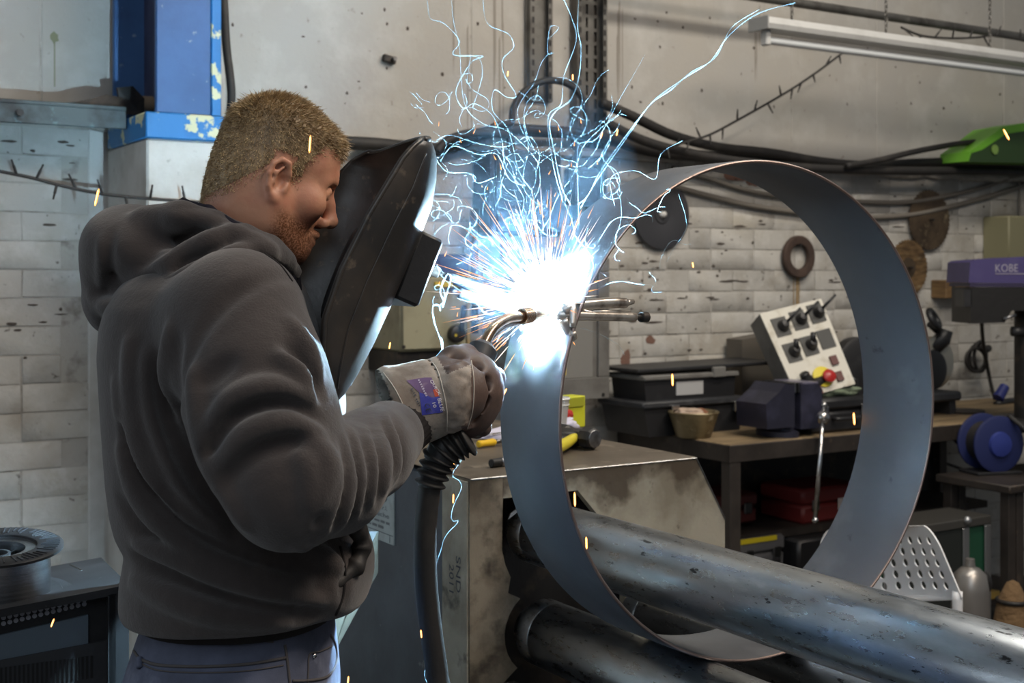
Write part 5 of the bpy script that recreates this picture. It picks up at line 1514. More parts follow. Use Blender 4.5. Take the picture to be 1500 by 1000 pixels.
t = thing('grey_enclosure', ((p0.x + p1.x) / 2, WY, p0.z), 'grey steel switch cabinet on the wall behind the welding arc', 'electrical box')
obj('case', MB().bb((p0.x, 2.262, p0.z), (p1.x, WY, p1.z), .006), M['grey_box'], t, 'auto')
fw = .05
for a, b in (((p0.x, p0.z), (p1.x, p0.z + fw + .03)), ((p0.x, p1.z - fw), (p1.x, p1.z)), ((p0.x, p0.z + fw + .031), (p0.x + fw, p1.z - fw - .001)), ((p1.x - fw, p0.z + fw + .031), (p1.x, p1.z - fw - .001))):
    obj('front_frame', MB().bb((a[0], 2.25, a[1]), (b[0], 2.264, b[1]), .002), M['grey_box'], t)
obj('door', MB().bb((p0.x + fw, 2.258, p0.z + fw + .03), (p1.x - fw - .02, 2.27, p1.z - fw), .002), mat('pale grey door', C(126, 124, 120), .5), t)
for (a, b, c_, d_) in ((812, 519, 829, 550), (812, 556, 828, 589)):
    u0, u1 = onY(a, d_, 2.254), onY(c_, b, 2.254)
    obj('warning_label', MB().bb((u0.x, 2.254, u0.z), (u1.x, 2.259, u1.z)), mat('yellow label', C(222, 196, 30), .5), t)
for px, py in ((884, 578), (884, 372)):
    q = onY(px, py, 2.248); obj('screw', MB().cyl(q + Vector((0, .004, 0)), q, .007, n=10), M['dark_iron'], t)
u0, u1 = onY(722, 345, 2.3), onY(826, 222, 2.3)
t = thing('dark_switch_box', ((u0.x + u1.x) / 2, WY, u0.z), 'dark wall switch box in the smoke below the shorter cable tray', 'switch box')
obj('case', MB().bb((u0.x, 2.31, u0.z), (u1.x, WY, u1.z), .01), M['dark_plastic'], t, 'auto')
obj('cover', MB().bb((u0.x + .012, 2.295, u0.z + .012), (u1.x - .012, 2.312, u1.z - .012), .006), M['black_plastic'], t, 'auto')
obj('conduit_stub', MB().cyl((u0.x - .03, 2.38, u0.z - .35), (u0.x - .03, 2.38, u0.z + .1), .016, n=12), M['dark_plastic'], t, True)
u0, u1 = onY(838, 300, 2.33), onY(880, 246, 2.33)
t = thing('grey_junction_box', ((u0.x + u1.x) / 2, WY, u0.z), 'small grey junction box across the wide cable tray', 'junction box')
obj('case', MB().bb((u0.x, 2.34, u0.z), (u1.x, WY - .056, u1.z), .01), M['dark_plastic'], t, 'auto')
obj('lid', MB().bb((u0.x + .008, 2.328, u0.z + .008), (u1.x - .008, 2.342, u1.z - .008), .005), M['dark_plastic'], t, 'auto')
# ================================================================== workbench
M['bench_wood'] = mat('worn bench boards', C(142, 122, 92), .7, bump=((40, .3, .003),), stretch=(1, 6, 6), layers=((C(98, 82, 62), 4, .42, .65, 7, .9), (C(52, 46, 40), 9, .62, .72, 6, .8)))
M['bench_steel'] = mat('dark bench steel', C(64, 58, 54), .55, .4, bump=((50, .25, .003),), layers=((C(42, 38, 36), 6, .42, .66, 7, .9), (C(98, 84, 72), 16, .6, .74, 5, .7)))
BX0, BX1, BY0, BY1, BZ = 1.534, 3.75, 1.777, 2.43, .90
t = thing('workbench', ((BX0 + BX1) / 2, 2.1, 0), 'long steel-framed workbench with worn wooden boards along the back wall', 'workbench')
nb = 4; bw = (BY1 - BY0 - .02) / nb
for k in range(nb):
    obj('board', MB().bb((BX0 + .012, BY0 + .01 + k * bw + .0012, BZ - .028), (BX1, BY0 + .01 + (k + 1) * bw - .0012, BZ), .003), M['bench_wood'], t)
for nm, a, b in (('front_rail', (BX0, BY0 - .002, BZ - .062), (BX1, BY0 + .008, BZ - .002)), ('end_rail', (BX0, BY0, BZ - .062), (BX0 + .010, BY1, BZ - .002)), ('rear_rail', (BX0, BY1 - .01, BZ - .062), (BX1, BY1, BZ - .002))):
    obj(nm, MB().bb(a, b, .002), M['bench_steel'], t)
for xx, yy in ((BX0 + .005, BY0), (BX0 + .005, BY1 - .05), (3.35, BY0), (3.35, BY1 - .05)):
    obj('leg', MB().bb((xx, yy, 0), (xx + .05, yy + .05, BZ - .06), .003), M['bench_steel'], t)
obj('lower_shelf', MB().bb((BX0 + .02, BY0 + .03, .14), (3.35, BY1, .165)), M['bench_steel'], t)
obj('back_board', MB().bb((BX0 + .06, BY1 - .012, .17), (3.35, BY1 - .004, BZ - .06)), M['dark_iron'], t)
def onB(px, py): return onZ(px, py, BZ)
def case(name, px0, px1, y, zb, h, dpt, material, label, cat, lid=None, handle=True, latch=None, lidf=.45, x=None):
    a, b = onY(px0, 640, y).x, onY(px1, 640, y).x
    t = thing(name, ((a + b) / 2, y + dpt / 2, zb), label, cat)
    zl = zb + h * (1 - lidf)
    obj('body', MB().bb((a, y, zb), (b, y + dpt, zl - .003), .012), material, t, 'auto')
    obj('lid', MB().bb((a - .003, y - .003, zl), (b + .003, y + dpt, zb + h), .012), lid or material, t, 'auto')
    if handle:
        m_ = (a + b) / 2; obj('handle', MB().tube(smooth_path([(m_ - .06, y - .002, zl - .03), (m_ - .055, y - .03, zl - .03), (m_ + .055, y - .03, zl - .03), (m_ + .06, y - .002, zl - .03)], 5), .008, 8), M['black_plastic'], t, True)
    for s in (.2, .8):
        xx = a + (b - a) * s
        obj('latch', MB().bb((xx - .02, y - .010, zl - .025), (xx + .02, y - .002, zl + .018), .003), latch or M['steel'], t)
    return t, a, b
# open black tool box at the left end
q = onB(918, 622)
t = thing('open_tool_box', (1.75, 2.2, BZ), 'black plastic tool box with raised lid tray at the left end of the bench', 'tool box')
xa, xb = onY(932, 600, 2.14).x, onY(1076, 600, 2.14).x
z1 = onY(990, 560, 2.14).z
obj('body', MB().prism([(xa + .03, 2.10, BZ), (xb - .01, 2.10, BZ), (xb, 2.10, BZ + .12), (xa, 2.10, BZ + .12)], (0, .26, 0)), M['black_plastic'], t)
obj('rim', MB().bb((xa - .012, 2.085, BZ + .105), (xb + .008, 2.37, BZ + .13), .006), M['dark_plastic'], t, 'auto')
obj('upper_tray', MB().prism([(xa + .03, 2.12, BZ + .13), (xb - .02, 2.12, BZ + .13), (xb - .015, 2.12, BZ + .21), (xa + .02, 2.12, BZ + .21)], (0, .2, 0)), M['black_plastic'], t)
obj('tray_rim', MB().bb((xa + .01, 2.105, BZ + .205), (xb - .005, 2.34, BZ + .225), .005), M['grey_box'], t, 'auto')
obj('lid', MB().box(((xa + xb) / 2 + .10, 2.24, BZ + .245), (xb - xa + .22, .25, .014), (0, -.012, 0), .004), M['black_plastic'], t)
for f_ in (.28, .92): obj('latch', MB().bb((xa + (xb - xa) * f_ - .018, 2.072, BZ + .075), (xa + (xb - xa) * f_ + .018, 2.088, BZ + .115), .003), M['bright_steel'], t)
obj('paper_label', MB().bb((xa + .17, 2.117, BZ + .145), (xa + .30, 2.1195, BZ + .195)), mat('grey label', C(172, 172, 172), .6), t)
obj('lid_stay', MB().bb((xa + .34, 2.10, BZ + .205), (xa + .40, 2.12, BZ + .245), .004), M['grey_box'], t)
# brushes and paint pot
q = onB(1016, 640)
t = thing('paint_pot', q, 'battered tan tin pot with a rag in it, near the front corner of the bench', 'pot')
obj('tin', MB().lathe(q, (0, 0, 1), [(0, .058), (.004, .064), (.085, .090), (.092, .094), (.096, .091), (.088, .086), (.012, .06), (.008, 0)], 28), mat('dirty varnished tin', C(132, 118, 88), .35, .3, layers=((C(92, 78, 56), 12, .45, .62, 6, .9), (C(196, 186, 158), 20, .6, .7, 4, .9))), t, 'auto')
obj('rag', crumple(q + Vector((-.02, 0, .09)), .05, (1.1, .9, .4), 1), mat('pale pinkish rag', C(182, 160, 142), .9, bump=((30, .6, .01),)), t, True)
obj('rag', crumple(q + Vector((.035, .02, .088)), .04, (1, .9, .4), 2), mat('brown rag', C(128, 84, 60), .9, bump=((30, .6, .01),)), t, True)
# bench vice
c = onB(1124, 634)
t = thing('bench_vice', c, 'dark blue-black bench vice with long hanging handle bar on the bench front', 'vice')
M['vice'] = mat('blue-black vice casting', C(46, 46, 60), .4, .3, bump=((50, .2, .003),), layers=((C(70, 70, 92), 7, .5, .72, 6, .8),))
bx = c.x - .03
vi = Matrix.Translation((bx, 0, 0)) @ Matrix.Scale(.64, 4, (1, 0, 0)) @ Matrix.Translation((-bx, 0, 0))
vy = BY0
obj('base', MB().lathe((bx + .02, vy + .12, BZ), (0, 0, 1), [(0, .095), (.02, .095), (.025, .075), (.05, .065)], 32).xf(vi), M['vice'], t, 'auto')
obj('rear_body', MB().prism([(bx - .19, vy + .03, BZ + .04), (bx + .02, vy + .03, BZ + .04), (bx + .02, vy + .03, BZ + .19), (bx - .05, vy + .03, BZ + .20), (bx - .10, vy + .03, BZ + .17), (bx - .20, vy + .03, BZ + .13)], (0, .16, 0)).xf(vi), M['vice'], t)
obj('front_jaw_body', MB().prism([(bx + .06, vy + .025, BZ + .03), (bx + .20, vy + .025, BZ + .03), (bx + .23, vy + .025, BZ + .07), (bx + .23, vy + .025, BZ + .17), (bx + .20, vy + .025, BZ + .19), (bx + .06, vy + .025, BZ + .195)], (0, .17, 0)).xf(vi), M['vice'], t)
obj('slide_bar', MB().bb((bx - .1, vy + .07, BZ + .05), (bx + .12, vy + .15, BZ + .11), .006).xf(vi), M['dark_iron'], t)
obj('jaw_plate', MB().bb((bx + .02, vy + .03, BZ + .165), (bx + .030, vy + .19, BZ + .20)).xf(vi), M['steel'], t)
obj('jaw_plate', MB().bb((bx + .05, vy + .03, BZ + .165), (bx + .060, vy + .19, BZ + .20)).xf(vi), M['steel'], t)
obj('anvil_top', MB().bb((bx + .09, vy + .028, BZ + .19), (bx + .205, vy + .19, BZ + .2), .003).xf(vi), mat('worn violet grey vice top', C(120, 116, 136), .35, .5), t)
k0 = Vector((bx + .095, vy - .03, BZ + .075))
obj('screw_boss', MB().lathe((bx + .2, vy + .08, BZ + .075), (1, -.3, 0), [(0, .035), (.05, .033), (.055, .022)], 20).xf(vi), M['vice'], t, 'auto')
obj('screw_head', MB().ball(k0, .026, 16, 10), M['bright_steel'], t, True)
k1 = k0 + Vector((-.075, -.035, -.36))
obj('handle_bar', MB().cyl(k0 + Vector((.01, .005, .045)), k1, .008, n=12), M['bright_steel'], t, True)
obj('bar_knob', MB().ball(k1, .0125, 12, 8), M['bright_steel'], t, True)
obj('bar_knob', MB().ball(k0 + Vector((.01, .005, .045)), .0125, 12, 8), M['bright_steel'], t, True)
# switch panel leaning on the bench
Yp = 2.10
PQ = [W(px, py, dy) for px, py, dy in ((1113, 459, 5.02), (1203, 437, 5.12), (1253, 562, 4.96), (1170, 585, 4.88))]
t = thing('switch_panel_box', ((PQ[2] + PQ[3]) / 2), 'tilted white control panel box with black rotary switches on the bench', 'control panel')
TL, TR, BRc, BLc = PQ
M['panel_white'] = mat('oil-stained white panel', C(206, 202, 190), .45, layers=((C(150, 138, 112), 8, .5, .68, 7, .9), (C(82, 74, 62), 20, .64, .72, 5, .8)))
ex = ((TR - TL) + (BRc - BLc)) / 2; ez = ((TL - BLc) + (TR - BRc)) / 2
nrm = ex.cross(ez).normalized()
if nrm.dot(Vector(CAM) - TL) < 0: nrm = -nrm
obj('face_plate', MB().prism([TL, TR, BRc, BLc], -nrm * .006), M['panel_white'], t)
obj('box_body', MB().prism([TL - nrm * .006 + ex * .01, TR - nrm * .006 - ex * .01, BRc - nrm * .006 - ex * .01, BLc - nrm * .006 + ex * .01], -nrm * .10), M['grey_box'], t)
def pp(s, v_, h=0): return TL.lerp(TR, s).lerp(BLc.lerp(BRc, s), v_) + nrm * h
def plate(s, v_, ws, hv, h, material, nm, parent=None):
    return obj(nm, MB().prism([pp(s - ws, v_ - hv, .0), pp(s + ws, v_ - hv, .0), pp(s + ws, v_ + hv, .0), pp(s - ws, v_ + hv, .0)], nrm * h), material, parent or t)
sw = mat('charcoal switch plate', C(62, 62, 60), .5)
exn = ex.normalized(); ezn = ez.normalized()
for k_, (s, v_, kn) in enumerate(((.22, .20, 1), (.53, .175, 1), (.83, .15, 1), (.22, .50, 2), (.52, .475, 2), (.82, .45, 0))):
    p_ = plate(s, v_, .115, .105, .004, sw, 'switch_plate')
    if kn:
        q = pp(s + .03, v_ - .0, .004)
        obj('knob', MB().lathe(q, nrm, [(0, .024), (.012, .022), (.03, .014), (.032, .0)], 18), M['black_plastic'], p_, 'auto')
        d = (nrm * .55 + exn * .7 + ezn * .35).normalized() if kn == 1 else (nrm * .5 + ezn * .6).normalized()
        obj('lever', MB().cyl(q + nrm * .02, q + nrm * .02 + d * (.085 if kn == 1 else .04), .007 if kn == 1 else .012, .005 if kn == 1 else .010, 10), M['black_plastic'], p_, True)
        obj('highlight_nut', MB().ball(q + nrm * .012 - ezn * .012, .007, 10, 6), M['bright_steel'], p_, True)
brn = mat('maroon push switch', C(92, 52, 48), .5)
for s, v_ in ((.27, .80), (.80, .70), (.78, .88), (.36, .98)): plate(s, v_ - (.02 if v_ > .95 else 0), .055, .05, .010, brn, 'push_switch')
q = pp(.52, .84, .002)
obj('stop_base', MB().lathe(q, nrm, [(0, .042), (.006, .042), (.008, .036)], 26), mat('yellow ring', C(214, 196, 50), .5), t, 'auto')
obj('stop_button', MB().lathe(q + nrm * .008 + exn * .012 - ezn * .01, nrm, [(0, .016), (.012, .016), (.014, .026), (.024, .026), (.032, .015), (.034, 0)], 22), mat('red button', C(168, 40, 38), .3), t, 'auto')
# support behind the panel so that it rests on the bench
obj('rear_foot', MB().prism([(BLc.x + .02, BLc.y + .06, BZ), (BRc.x - .02, BRc.y + .10, BZ), (BRc.x - .03, BRc.y + .12, BRc.z + .03), (BLc.x + .03, BLc.y + .10, BLc.z + .03)], (0, .08, 0)), M['grey_box'], t)
# backing box at left of panel
a0_, a1_ = onY(1087, 590, 2.33), onY(1150, 488, 2.33)
t2 = thing('grey_fuse_box', ((a0_.x + a1_.x) / 2, 2.4, BZ), 'plain brown-grey steel box against the wall behind the switch panel', 'box')
obj('case', MB().prism([(a0_.x, 2.33, BZ), (a1_.x + .12, 2.33, BZ), (a1_.x + .12, 2.33, a1_.z + .02), (a0_.x, 2.33, a1_.z - .02)], (0, .095, 0)), mat('brown-grey steel', C(92, 86, 78), .6, bump=((40, .2, .003),)), t2)
obj('lid_seam', MB().bb((a0_.x + .01, 2.325, BZ + .02), (a1_.x + .1, 2.331, BZ + .028)), M['dark_iron'], t2)
# things beside the panel: drill case with tools, black wheel
t, a, b = case('drill_case', 1186, 1285, 1.84, BZ, .13, .20, M['black_plastic'], 'black drill case lying shut at the right of the vice', 'tool case', lidf=.35)
q0 = Vector(((a + b) / 2, 1.95, BZ + .132))
s = thing('green_cloth', q0, 'crumpled green and grey rags heaped on the black drill case', 'rags')
obj('fold', crumple(q0 + Vector((.05, 0, .016)), .1, (1.3, .9, .24), 3), mat('sage rag', C(122, 134, 112), .9, bump=((26, .8, .02),)), s, True)
obj('fold', crumple(q0 + Vector((-.07, .02, .012)), .09, (1.1, .9, .2), 4), mat('dark green rag', C(58, 70, 56), .9, bump=((26, .8, .02),)), s, True)
obj('fold', crumple(q0 + Vector((.08, .01, .045)), .065, (1.4, .9, .42), 5), mat('grey plastic bag', C(158, 164, 166), .35, bump=((26, .8, .02),)), s, True)
s = thing('angle_grinder', q0 + Vector((-.10, -.03, .03)), 'small black angle grinder with pale handle on the rags', 'grinder')
qq = q0 + Vector((-.09, -.04, .05))
obj('body', MB().tube(smooth_path([qq + Vector((.05, 0, .01)), qq, qq + Vector((-.03, 0, .012)), qq + Vector((-.05, 0, .04))], 4), [.02] * 6 + [.024] * 4 + [.018] * 3, 12), M['black_plastic'], s, True)
obj('side_handle', MB().cyl(qq + Vector((-.03, -.01, 0)), qq + Vector((-.13, -.03, -.04)), .012, .010, 12), mat('ivory handle', C(180, 174, 154), .5), s, True)
w0 = W(1258, 532, 5.15)
s = thing('bench_grinder', Vector((w0.x, w0.y, BZ)), 'black bench grinder behind the switch panel, half hidden by the ring', 'bench grinder')
obj('wheel_guard', MB().lathe(w0 + Vector((0, .03, 0)), (-.25, -1, 0), [(0, .09), (.004, .105), (.06, .105), (.066, .09), (.066, .03), (.07, 0)], 30), M['black_plastic'], s, 'auto')
obj('motor', MB().lathe(w0 + Vector((.03, .02, 0)), (1, .0, 0), [(0, .06), (.03, .075), (.16, .075), (.18, .05)], 26), M['dark_plastic'], s, 'auto')
obj('base', MB().bb((w0.x - .05, w0.y - .03, BZ), (w0.x + .2, w0.y + .1, w0.z - .05), .01), M['black_plastic'], s)
# right part of the bench: mitre saw, disc, drill press
w0 = onY(1372, 590, 2.08)
s = thing('mitre_saw', Vector((w0.x, 2.1, BZ)), 'black and silver mitre saw on the bench just right of the ring', 'saw')
obj('base', MB().bb((w0.x - .22, 2.0, BZ + .06), (w0.x + .07, 2.3, BZ + .1), .01), M['dark_plastic'], s, 'auto')
for dx in (-.20, .045): obj('leg', MB().prism([(w0.x + dx - .02, 2.03, BZ), (w0.x + dx + .02, 2.03, BZ), (w0.x + dx + .012, 2.03, BZ + .09), (w0.x + dx - .03, 2.03, BZ + .09)], (0, .2, 0)), M['black_plastic'], s)
g0 = onY(1371, 530, 2.13)
obj('blade_guard', MB().lathe(g0 + Vector((-.02, .03, 0)), (0, -1, 0), [(0, .10), (.004, .112), (.05, .112), (.056, .1), (.056, 0)], 32), mat('silver guard', C(186, 180, 166), .3, .7), s, 'auto')
obj('guard_cover', MB().lathe(g0 + Vector((-.06, -.028, -.03)), (0, -1, 0), [(0, .085), (.01, .085), (.016, .06), (.016, 0)], 26), M['black_plastic'], s, 'auto')
obj('motor', MB().tube([g0 + Vector((-.03, .0, .06)), g0 + Vector((.02, -.02, .10)), g0 + Vector((.03, -.03, .14))], [.04, .036, .03], 14), M['black_plastic'], s, True)
obj('grip', MB().torus(onY(1368, 467, 2.1), (.5, -1, .6), .04, .014, 24, 10), M['black_plastic'], s, True)
obj('arm', MB().tube(smooth_path([onY(1362, 475, 2.12), onY(1375, 488, 2.14), g0 + Vector((.01, .0, .09))], 4), .014, 10), M['black_plastic'], s, True)
q = onB(1412, 604)
o = obj('steel_plate_disc', MB().lathe(q, (0, 0, 1), [(0, .085), (.008, .088), (.012, .084), (.012, 0)], 32), M['bench_steel'], smooth='auto')
tag(o, 'flat round steel plate lying on the bench boards right of the mitre saw', 'plate')
# drill press
dx = onY(1500, 600, 2.12).x
s = thing('drill_press', Vector((dx + .06, 2.12, BZ)), 'purple-topped pillar drill press at the right edge of the bench', 'drill press')
DPY = 5.05                                       # it stands turned towards the aisle
class CB(MB): pass
def cbx(pts, dpt): 
    P = [Vector(L2W(LP(px, py, DPY))) for px, py in pts]
    return MB().prism(P, Vector((SY, CY, 0)) * dpt)
M['purple'] = mat('faded purple enamel', C(66, 58, 104), .5, layers=((C(84, 78, 120), 7, .5, .72, 6, .7),))
obj('belt_cover', cbx([(1419, 414), (1600, 416), (1600, 372), (1480, 377), (1427, 381), (1421, 384)], .26), M['purple'], s)
obj('cover_base', cbx([(1421, 420), (1600, 421), (1600, 416.5), (1421, 414.5)], .24), mat('dark violet base', C(44, 38, 66), .5), s)
obj('head_casting', cbx([(1422, 474), (1472, 472), (1482, 455), (1600, 455), (1600, 422), (1422, 421)], .22), mat('black casting', C(30, 29, 29), .5, .2, bump=((40, .3, .004),)), s)
obj('feed_boss', cbx([(1412, 449), (1424, 449), (1424, 424), (1412, 424)], .10), M['black_plastic'], s)
pb = W(1512, 600, DPY + .12)
pz = W(1512, 455, DPY).z
obj('pillar', MB().cyl((pb.x, pb.y, BZ), (pb.x, pb.y, pz), .068, n=24), M['dark_iron'], s, 'auto')
obj('foot', MB().bb((pb.x - .16, pb.y - .16, BZ), (pb.x + .2, pb.y + .16, BZ + .025), .01), M['dark_iron'], s, 'auto')
obj('depth_stop', MB().cyl(W(1470, 467, DPY - .01), W(1488, 461, DPY - .01), .006, n=10), M['steel'], s, True)
obj('clamp_collar', MB().cyl(W(1482, 485, DPY + .05), W(1500, 486, DPY + .05), .02, n=12), M['black_plastic'], s, True)
text_on('lettering', 'KOBE', W(1458, 398, DPY) , (CY, -SY, 0), (0, 0, 1), .030, mat('pale print', C(150, 146, 160), .6), s, width=.088, lift=.001)
obj('underline', MB().prism([W(1458, 401.5, DPY - .001), W(1600, 402, DPY - .001), W(1600, 400.5, DPY - .001), W(1458, 400, DPY - .001)], Vector((SY, CY, 0)) * -.0005), mat('pale rule', C(130, 126, 142), .6), s)
# green-grey post above the drill press and wooden block
p0, p1 = onY(1478, 378, 2.3), onY(1512, 320, 2.3)
o = obj('olive_duct', MB().bb((p0.x, 2.3, p0.z - .02), (p1.x + .12, WY - .0, p1.z + .01), .006), mat('olive painted steel', C(128, 124, 96), .6), smooth='auto')
tag(o, 'olive grey duct box on the wall directly above the drill press', 'duct')
p0, p1 = onY(1386, 437, 2.36), onY(1420, 410, 2.36)
s = thing('wooden_block', Vector(((p0.x + p1.x) / 2, 2.4, p0.z)), 'brown wooden block screwed to the wall left of the drill press head', 'block')
obj('block', MB().bb((p0.x, 2.36, p0.z), (p1.x + .05, WY - .001, p1.z), .004), mat('stained softwood', C(120, 94, 60), .75, layers=((C(84, 62, 40), 6, .42, .62, 7, .9),), stretch=(1, 1, 5)), s)
obj('hook', MB().tube([onY(1397, 418, 2.355), onY(1398, 428, 2.34), onY(1399, 434, 2.352)], .007, 8), M['dark_iron'], s, True)
o = obj('power_lead', MB().tube(smooth_path([onY(1438, 470, 2.2), onY(1440, 500, 2.3), onY(1447, 540, 2.36), onY(1452, 565, 2.36), onY(1458, 585, 2.34), onY(1466, 600, 2.3)], 6), .009, 8), M['black_rubber'], smooth=True)
tag(o, 'black lead dropping from the drill press head to the bench', 'lead')
mb = MB()
for k, (cx_, cy_, rx_, ry_) in enumerate(((1432, 524, 12, 20), (1436, 522, 9, 22), (1429, 527, 14, 17))):
    mb.tube([onY(cx_ + rx_ * math.cos(a), cy_ + ry_ * math.sin(a), 2.40 - .012 * k) for a in [2 * PI * q / 26 for q in range(27)]], .008, 8)
t = thing('coiled_lead', onY(1432, 545, 2.4), 'black lead coiled in loops against the wall under the drill press', 'lead')
obj('coil', mb, M['black_rubber'], t, True)
obj('tie', MB().tube([onY(1436, 505, 2.37), onY(1443, 512, 2.36), onY(1448, 510, 2.37)], .018, 8), M['black_rubber'], t, True)
t = thing('blue_plug', onY(1468, 585, 2.2), 'blue and black plug lying beside the drill press foot', 'plug')
obj('body', MB().cyl(onY(1462, 583, 2.2), onY(1472, 566, 2.2), .026, .022, 14), mat('blue plug plastic', C(44, 52, 120), .5), t, 'auto')
obj('grip', MB().tube([onY(1459, 592, 2.2), onY(1476, 588, 2.2), onY(1494, 586, 2.2)], .016, 10), M['black_plastic'], t, True)

# ---- under the bench
sh = .166
t, a, b = case('tool_case', 1083, 1150, 2.06, sh + .12, .20, .26, mat('grey tool case', C(92, 92, 94), .55), 'grey tool case with a yellow stripe on the shelf under the bench', 'tool case', lidf=.3)
obj('yellow_stripe', MB().bb((a + .0, 2.052, sh + .12 + .185), (b - .05, 2.058, sh + .12 + .203)), mat('yellow stripe', C(204, 186, 40), .5), t)
case('tool_case', 1100, 1178, 2.04, sh, .118, .3, mat('dark teal case', C(44, 56, 66), .55), 'dark blue-green tool case lying under the grey one with yellow stripe', 'tool case')
case('tool_case', 1068, 1098, 1.86, sh, .07, .16, mat('silver case', C(120, 122, 126), .4, .5), 'small silver case standing next to the front bench leg', 'tool case', handle=False)
t, a, b = case('parts_tray', 1176, 1262, 2.10, .50, .14, .25, mat('dark red plastic', C(106, 34, 32), .5), 'dark red plastic parts case on the back of the lower bench frame', 'parts case', handle=False)
obj('paper_label', MB().bb((b - .14, 2.09, .545), (b - .02, 2.0965, .59)), mat('white label', C(196, 186, 180), .6), t)
t, a, b = case('parts_tray', 1030, 1110, 2.16, .52, .12, .22, mat('dull red plastic', C(84, 34, 32), .5), 'dull red parts case behind the front bench leg', 'parts case', handle=False)
o = obj('support_rail', MB().bb((BX0 + .06, 2.08, .47), (3.3, 2.40, .50)), M['bench_steel'], None); tag(o, 'dark steel rail shelf under the bench carrying the red parts cases', 'shelf')
case('black_crate', 1170, 1250, 2.02, sh, .30, .3, M['black_plastic'], 'black crate in the shadow under the bench, right of the grey case', 'crate', handle=False)
o = obj('yellow_board', MB().bb((onZ(1160, 832, .20).x, 1.80, sh + .001), (onZ(1210, 820, .20).x + .2, 1.98, sh + .03), .003), mat('yellow painted board', C(190, 158, 70), .6, layers=((C(140, 120, 70), 6, .45, .7, 6, .8),)))
tag(o, 'yellow painted board lying at the front of the lower bench shelf', 'board')

# ---- low steel table in front of the bench at the right, with its load
TZ = .72
q0 = onZ(1366, 690, TZ)
tx0 = q0.x; ty0 = onZ(1480, 712, TZ).y
t = thing('low_table', Vector((tx0 + .5, ty0 + .2, 0)), 'low dark steel table right of the ring, below the bench top', 'table')
obj('top', MB().bb((tx0 - .05, ty0, TZ - .03), (tx0 + 1.2, ty0 + .34, TZ), .004), M['bench_steel'], t, 'auto')
for xx in (tx0 - .03, onZ(1436, 700, TZ).x, tx0 + 1.1):
    obj('leg', MB().bb((xx, ty0 + .02, 0), (xx + .04, ty0 + .06, TZ - .03), .002), M['bench_steel'], t)
    obj('leg', MB().bb((xx, ty0 + .28, 0), (xx + .04, ty0 + .32, TZ - .03), .002), M['bench_steel'], t)
c = onZ(1463, 694, TZ)
t = thing('blue_cable_reel', Vector((c.x, c.y, TZ)), 'round dark blue cable reel standing on the low table', 'cable reel')
navy = mat('navy reel plastic', C(34, 42, 86), .45)
zc = TZ + .118; rax = Vector((-.30, -1, 0)).normalized(); ro = Vector((c.x, c.y + .04, zc))
fl = [(0, .02), (0, .104), (.004, .110), (.012, .110), (.016, .10), (.016, .02)]
obj('flange', MB().lathe(ro + rax * .045, rax, fl, 40), navy, t, 'auto')
obj('flange', MB().lathe(ro - rax * .06, rax, fl, 40), navy, t, 'auto')
obj('drum', MB().cyl(ro - rax * .05, ro + rax * .05, .08, n=28), M['black_rubber'], t, 'auto')
obj('hub', MB().lathe(ro + rax * .0615, rax, [(0, .05), (.012, .046), (.018, .02), (.018, 0)], 24), mat('brighter blue hub', C(44, 56, 124), .4), t, 'auto')
obj('stand', MB().box((c.x, c.y + .04, TZ + .006), (.2, .13, .012), (0, 0, -.28), .003), M['black_plastic'], t)
o = obj('power_lead', MB().tube(smooth_path([Vector((c.x + .03, c.y - .02, zc + .11)), Vector((c.x + .06, c.y - .13, zc + .02)), Vector((c.x + .1, c.y - .16, TZ + .03)), Vector((c.x + .18, ty0 - .02, TZ + .012)), Vector((c.x + .2, ty0 - .03, TZ - .12)), Vector((c.x + .24, ty0 - .03, .2))], 6), .010, 8), M['black_rubber'], smooth=True)
tag(o, 'grey-black lead running from the blue reel over the edge of the low table', 'lead')
cable('wall_lead', [(1390, 625, .1), (1400, 646, .1), (1425, 660, .12), (1450, 668, .14)], .008, 'black lead hanging from under the bench towards the blue reel', cat='lead')
cable('wall_lead', [(1366, 672, .05), (1390, 680, .05), (1418, 690, .06)], .007, 'short dark lead on the brick wall above the low table', cat='lead')
# green aluminium-edged case and gas bottle under the low table
fy = ty0 + .075
x0_, x1_ = onY(1292, 820, fy).x, onY(1449, 820, fy).x; zt = onY(1440, 757, fy).z
t = thing('flight_case', Vector(((x0_ + x1_) / 2, fy, 0)), 'dark green flight case with aluminium edges behind the white chair', 'flight case')
M['flight_green'] = mat('dark green laminate', C(26, 70, 50), .5); M['alu'] = mat('aluminium profile', C(176, 178, 180), .35, .9)
xg = onY(1408, 820, fy).x; xw = .035
obj('panel', MB().bb((x0_, fy, .03), (x1_, fy + .18, zt - .002), .003), M['flight_green'], t)
obj('front_panel', MB().bb((x0_ + .03, fy - .004, .06), (xg, fy, zt - .03)), mat('black laminate', C(34, 38, 36), .5), t)
for xx in (x0_, xg, x1_ - xw):
    obj('edge_profile', MB().bb((xx, fy - .010, .03), (xx + xw, fy - .0045, zt - .028), .003), M['alu'], t)
obj('edge_profile', MB().bb((x0_, fy - .010, zt - .027), (x1_, fy + .185, zt + .005), .003), mat('tarnished profile', C(96, 94, 90), .45, .7), t)
obj('corner_ball', MB().ball((xg + .018, fy - .012, zt + .0), .016, 12, 8), M['alu'], t, True)
for xx in (x0_ + .03, x1_ - .06): obj('foot', MB().bb((xx, fy + .02, 0), (xx + .04, fy + .16, .03)), M['black_rubber'], t)
cb = W(1421, 855, 4.1)
t = thing('gas_bottle', Vector((cb.x, cb.y, 0)), 'small silver gas bottle standing between the chair and the flight case', 'gas bottle')
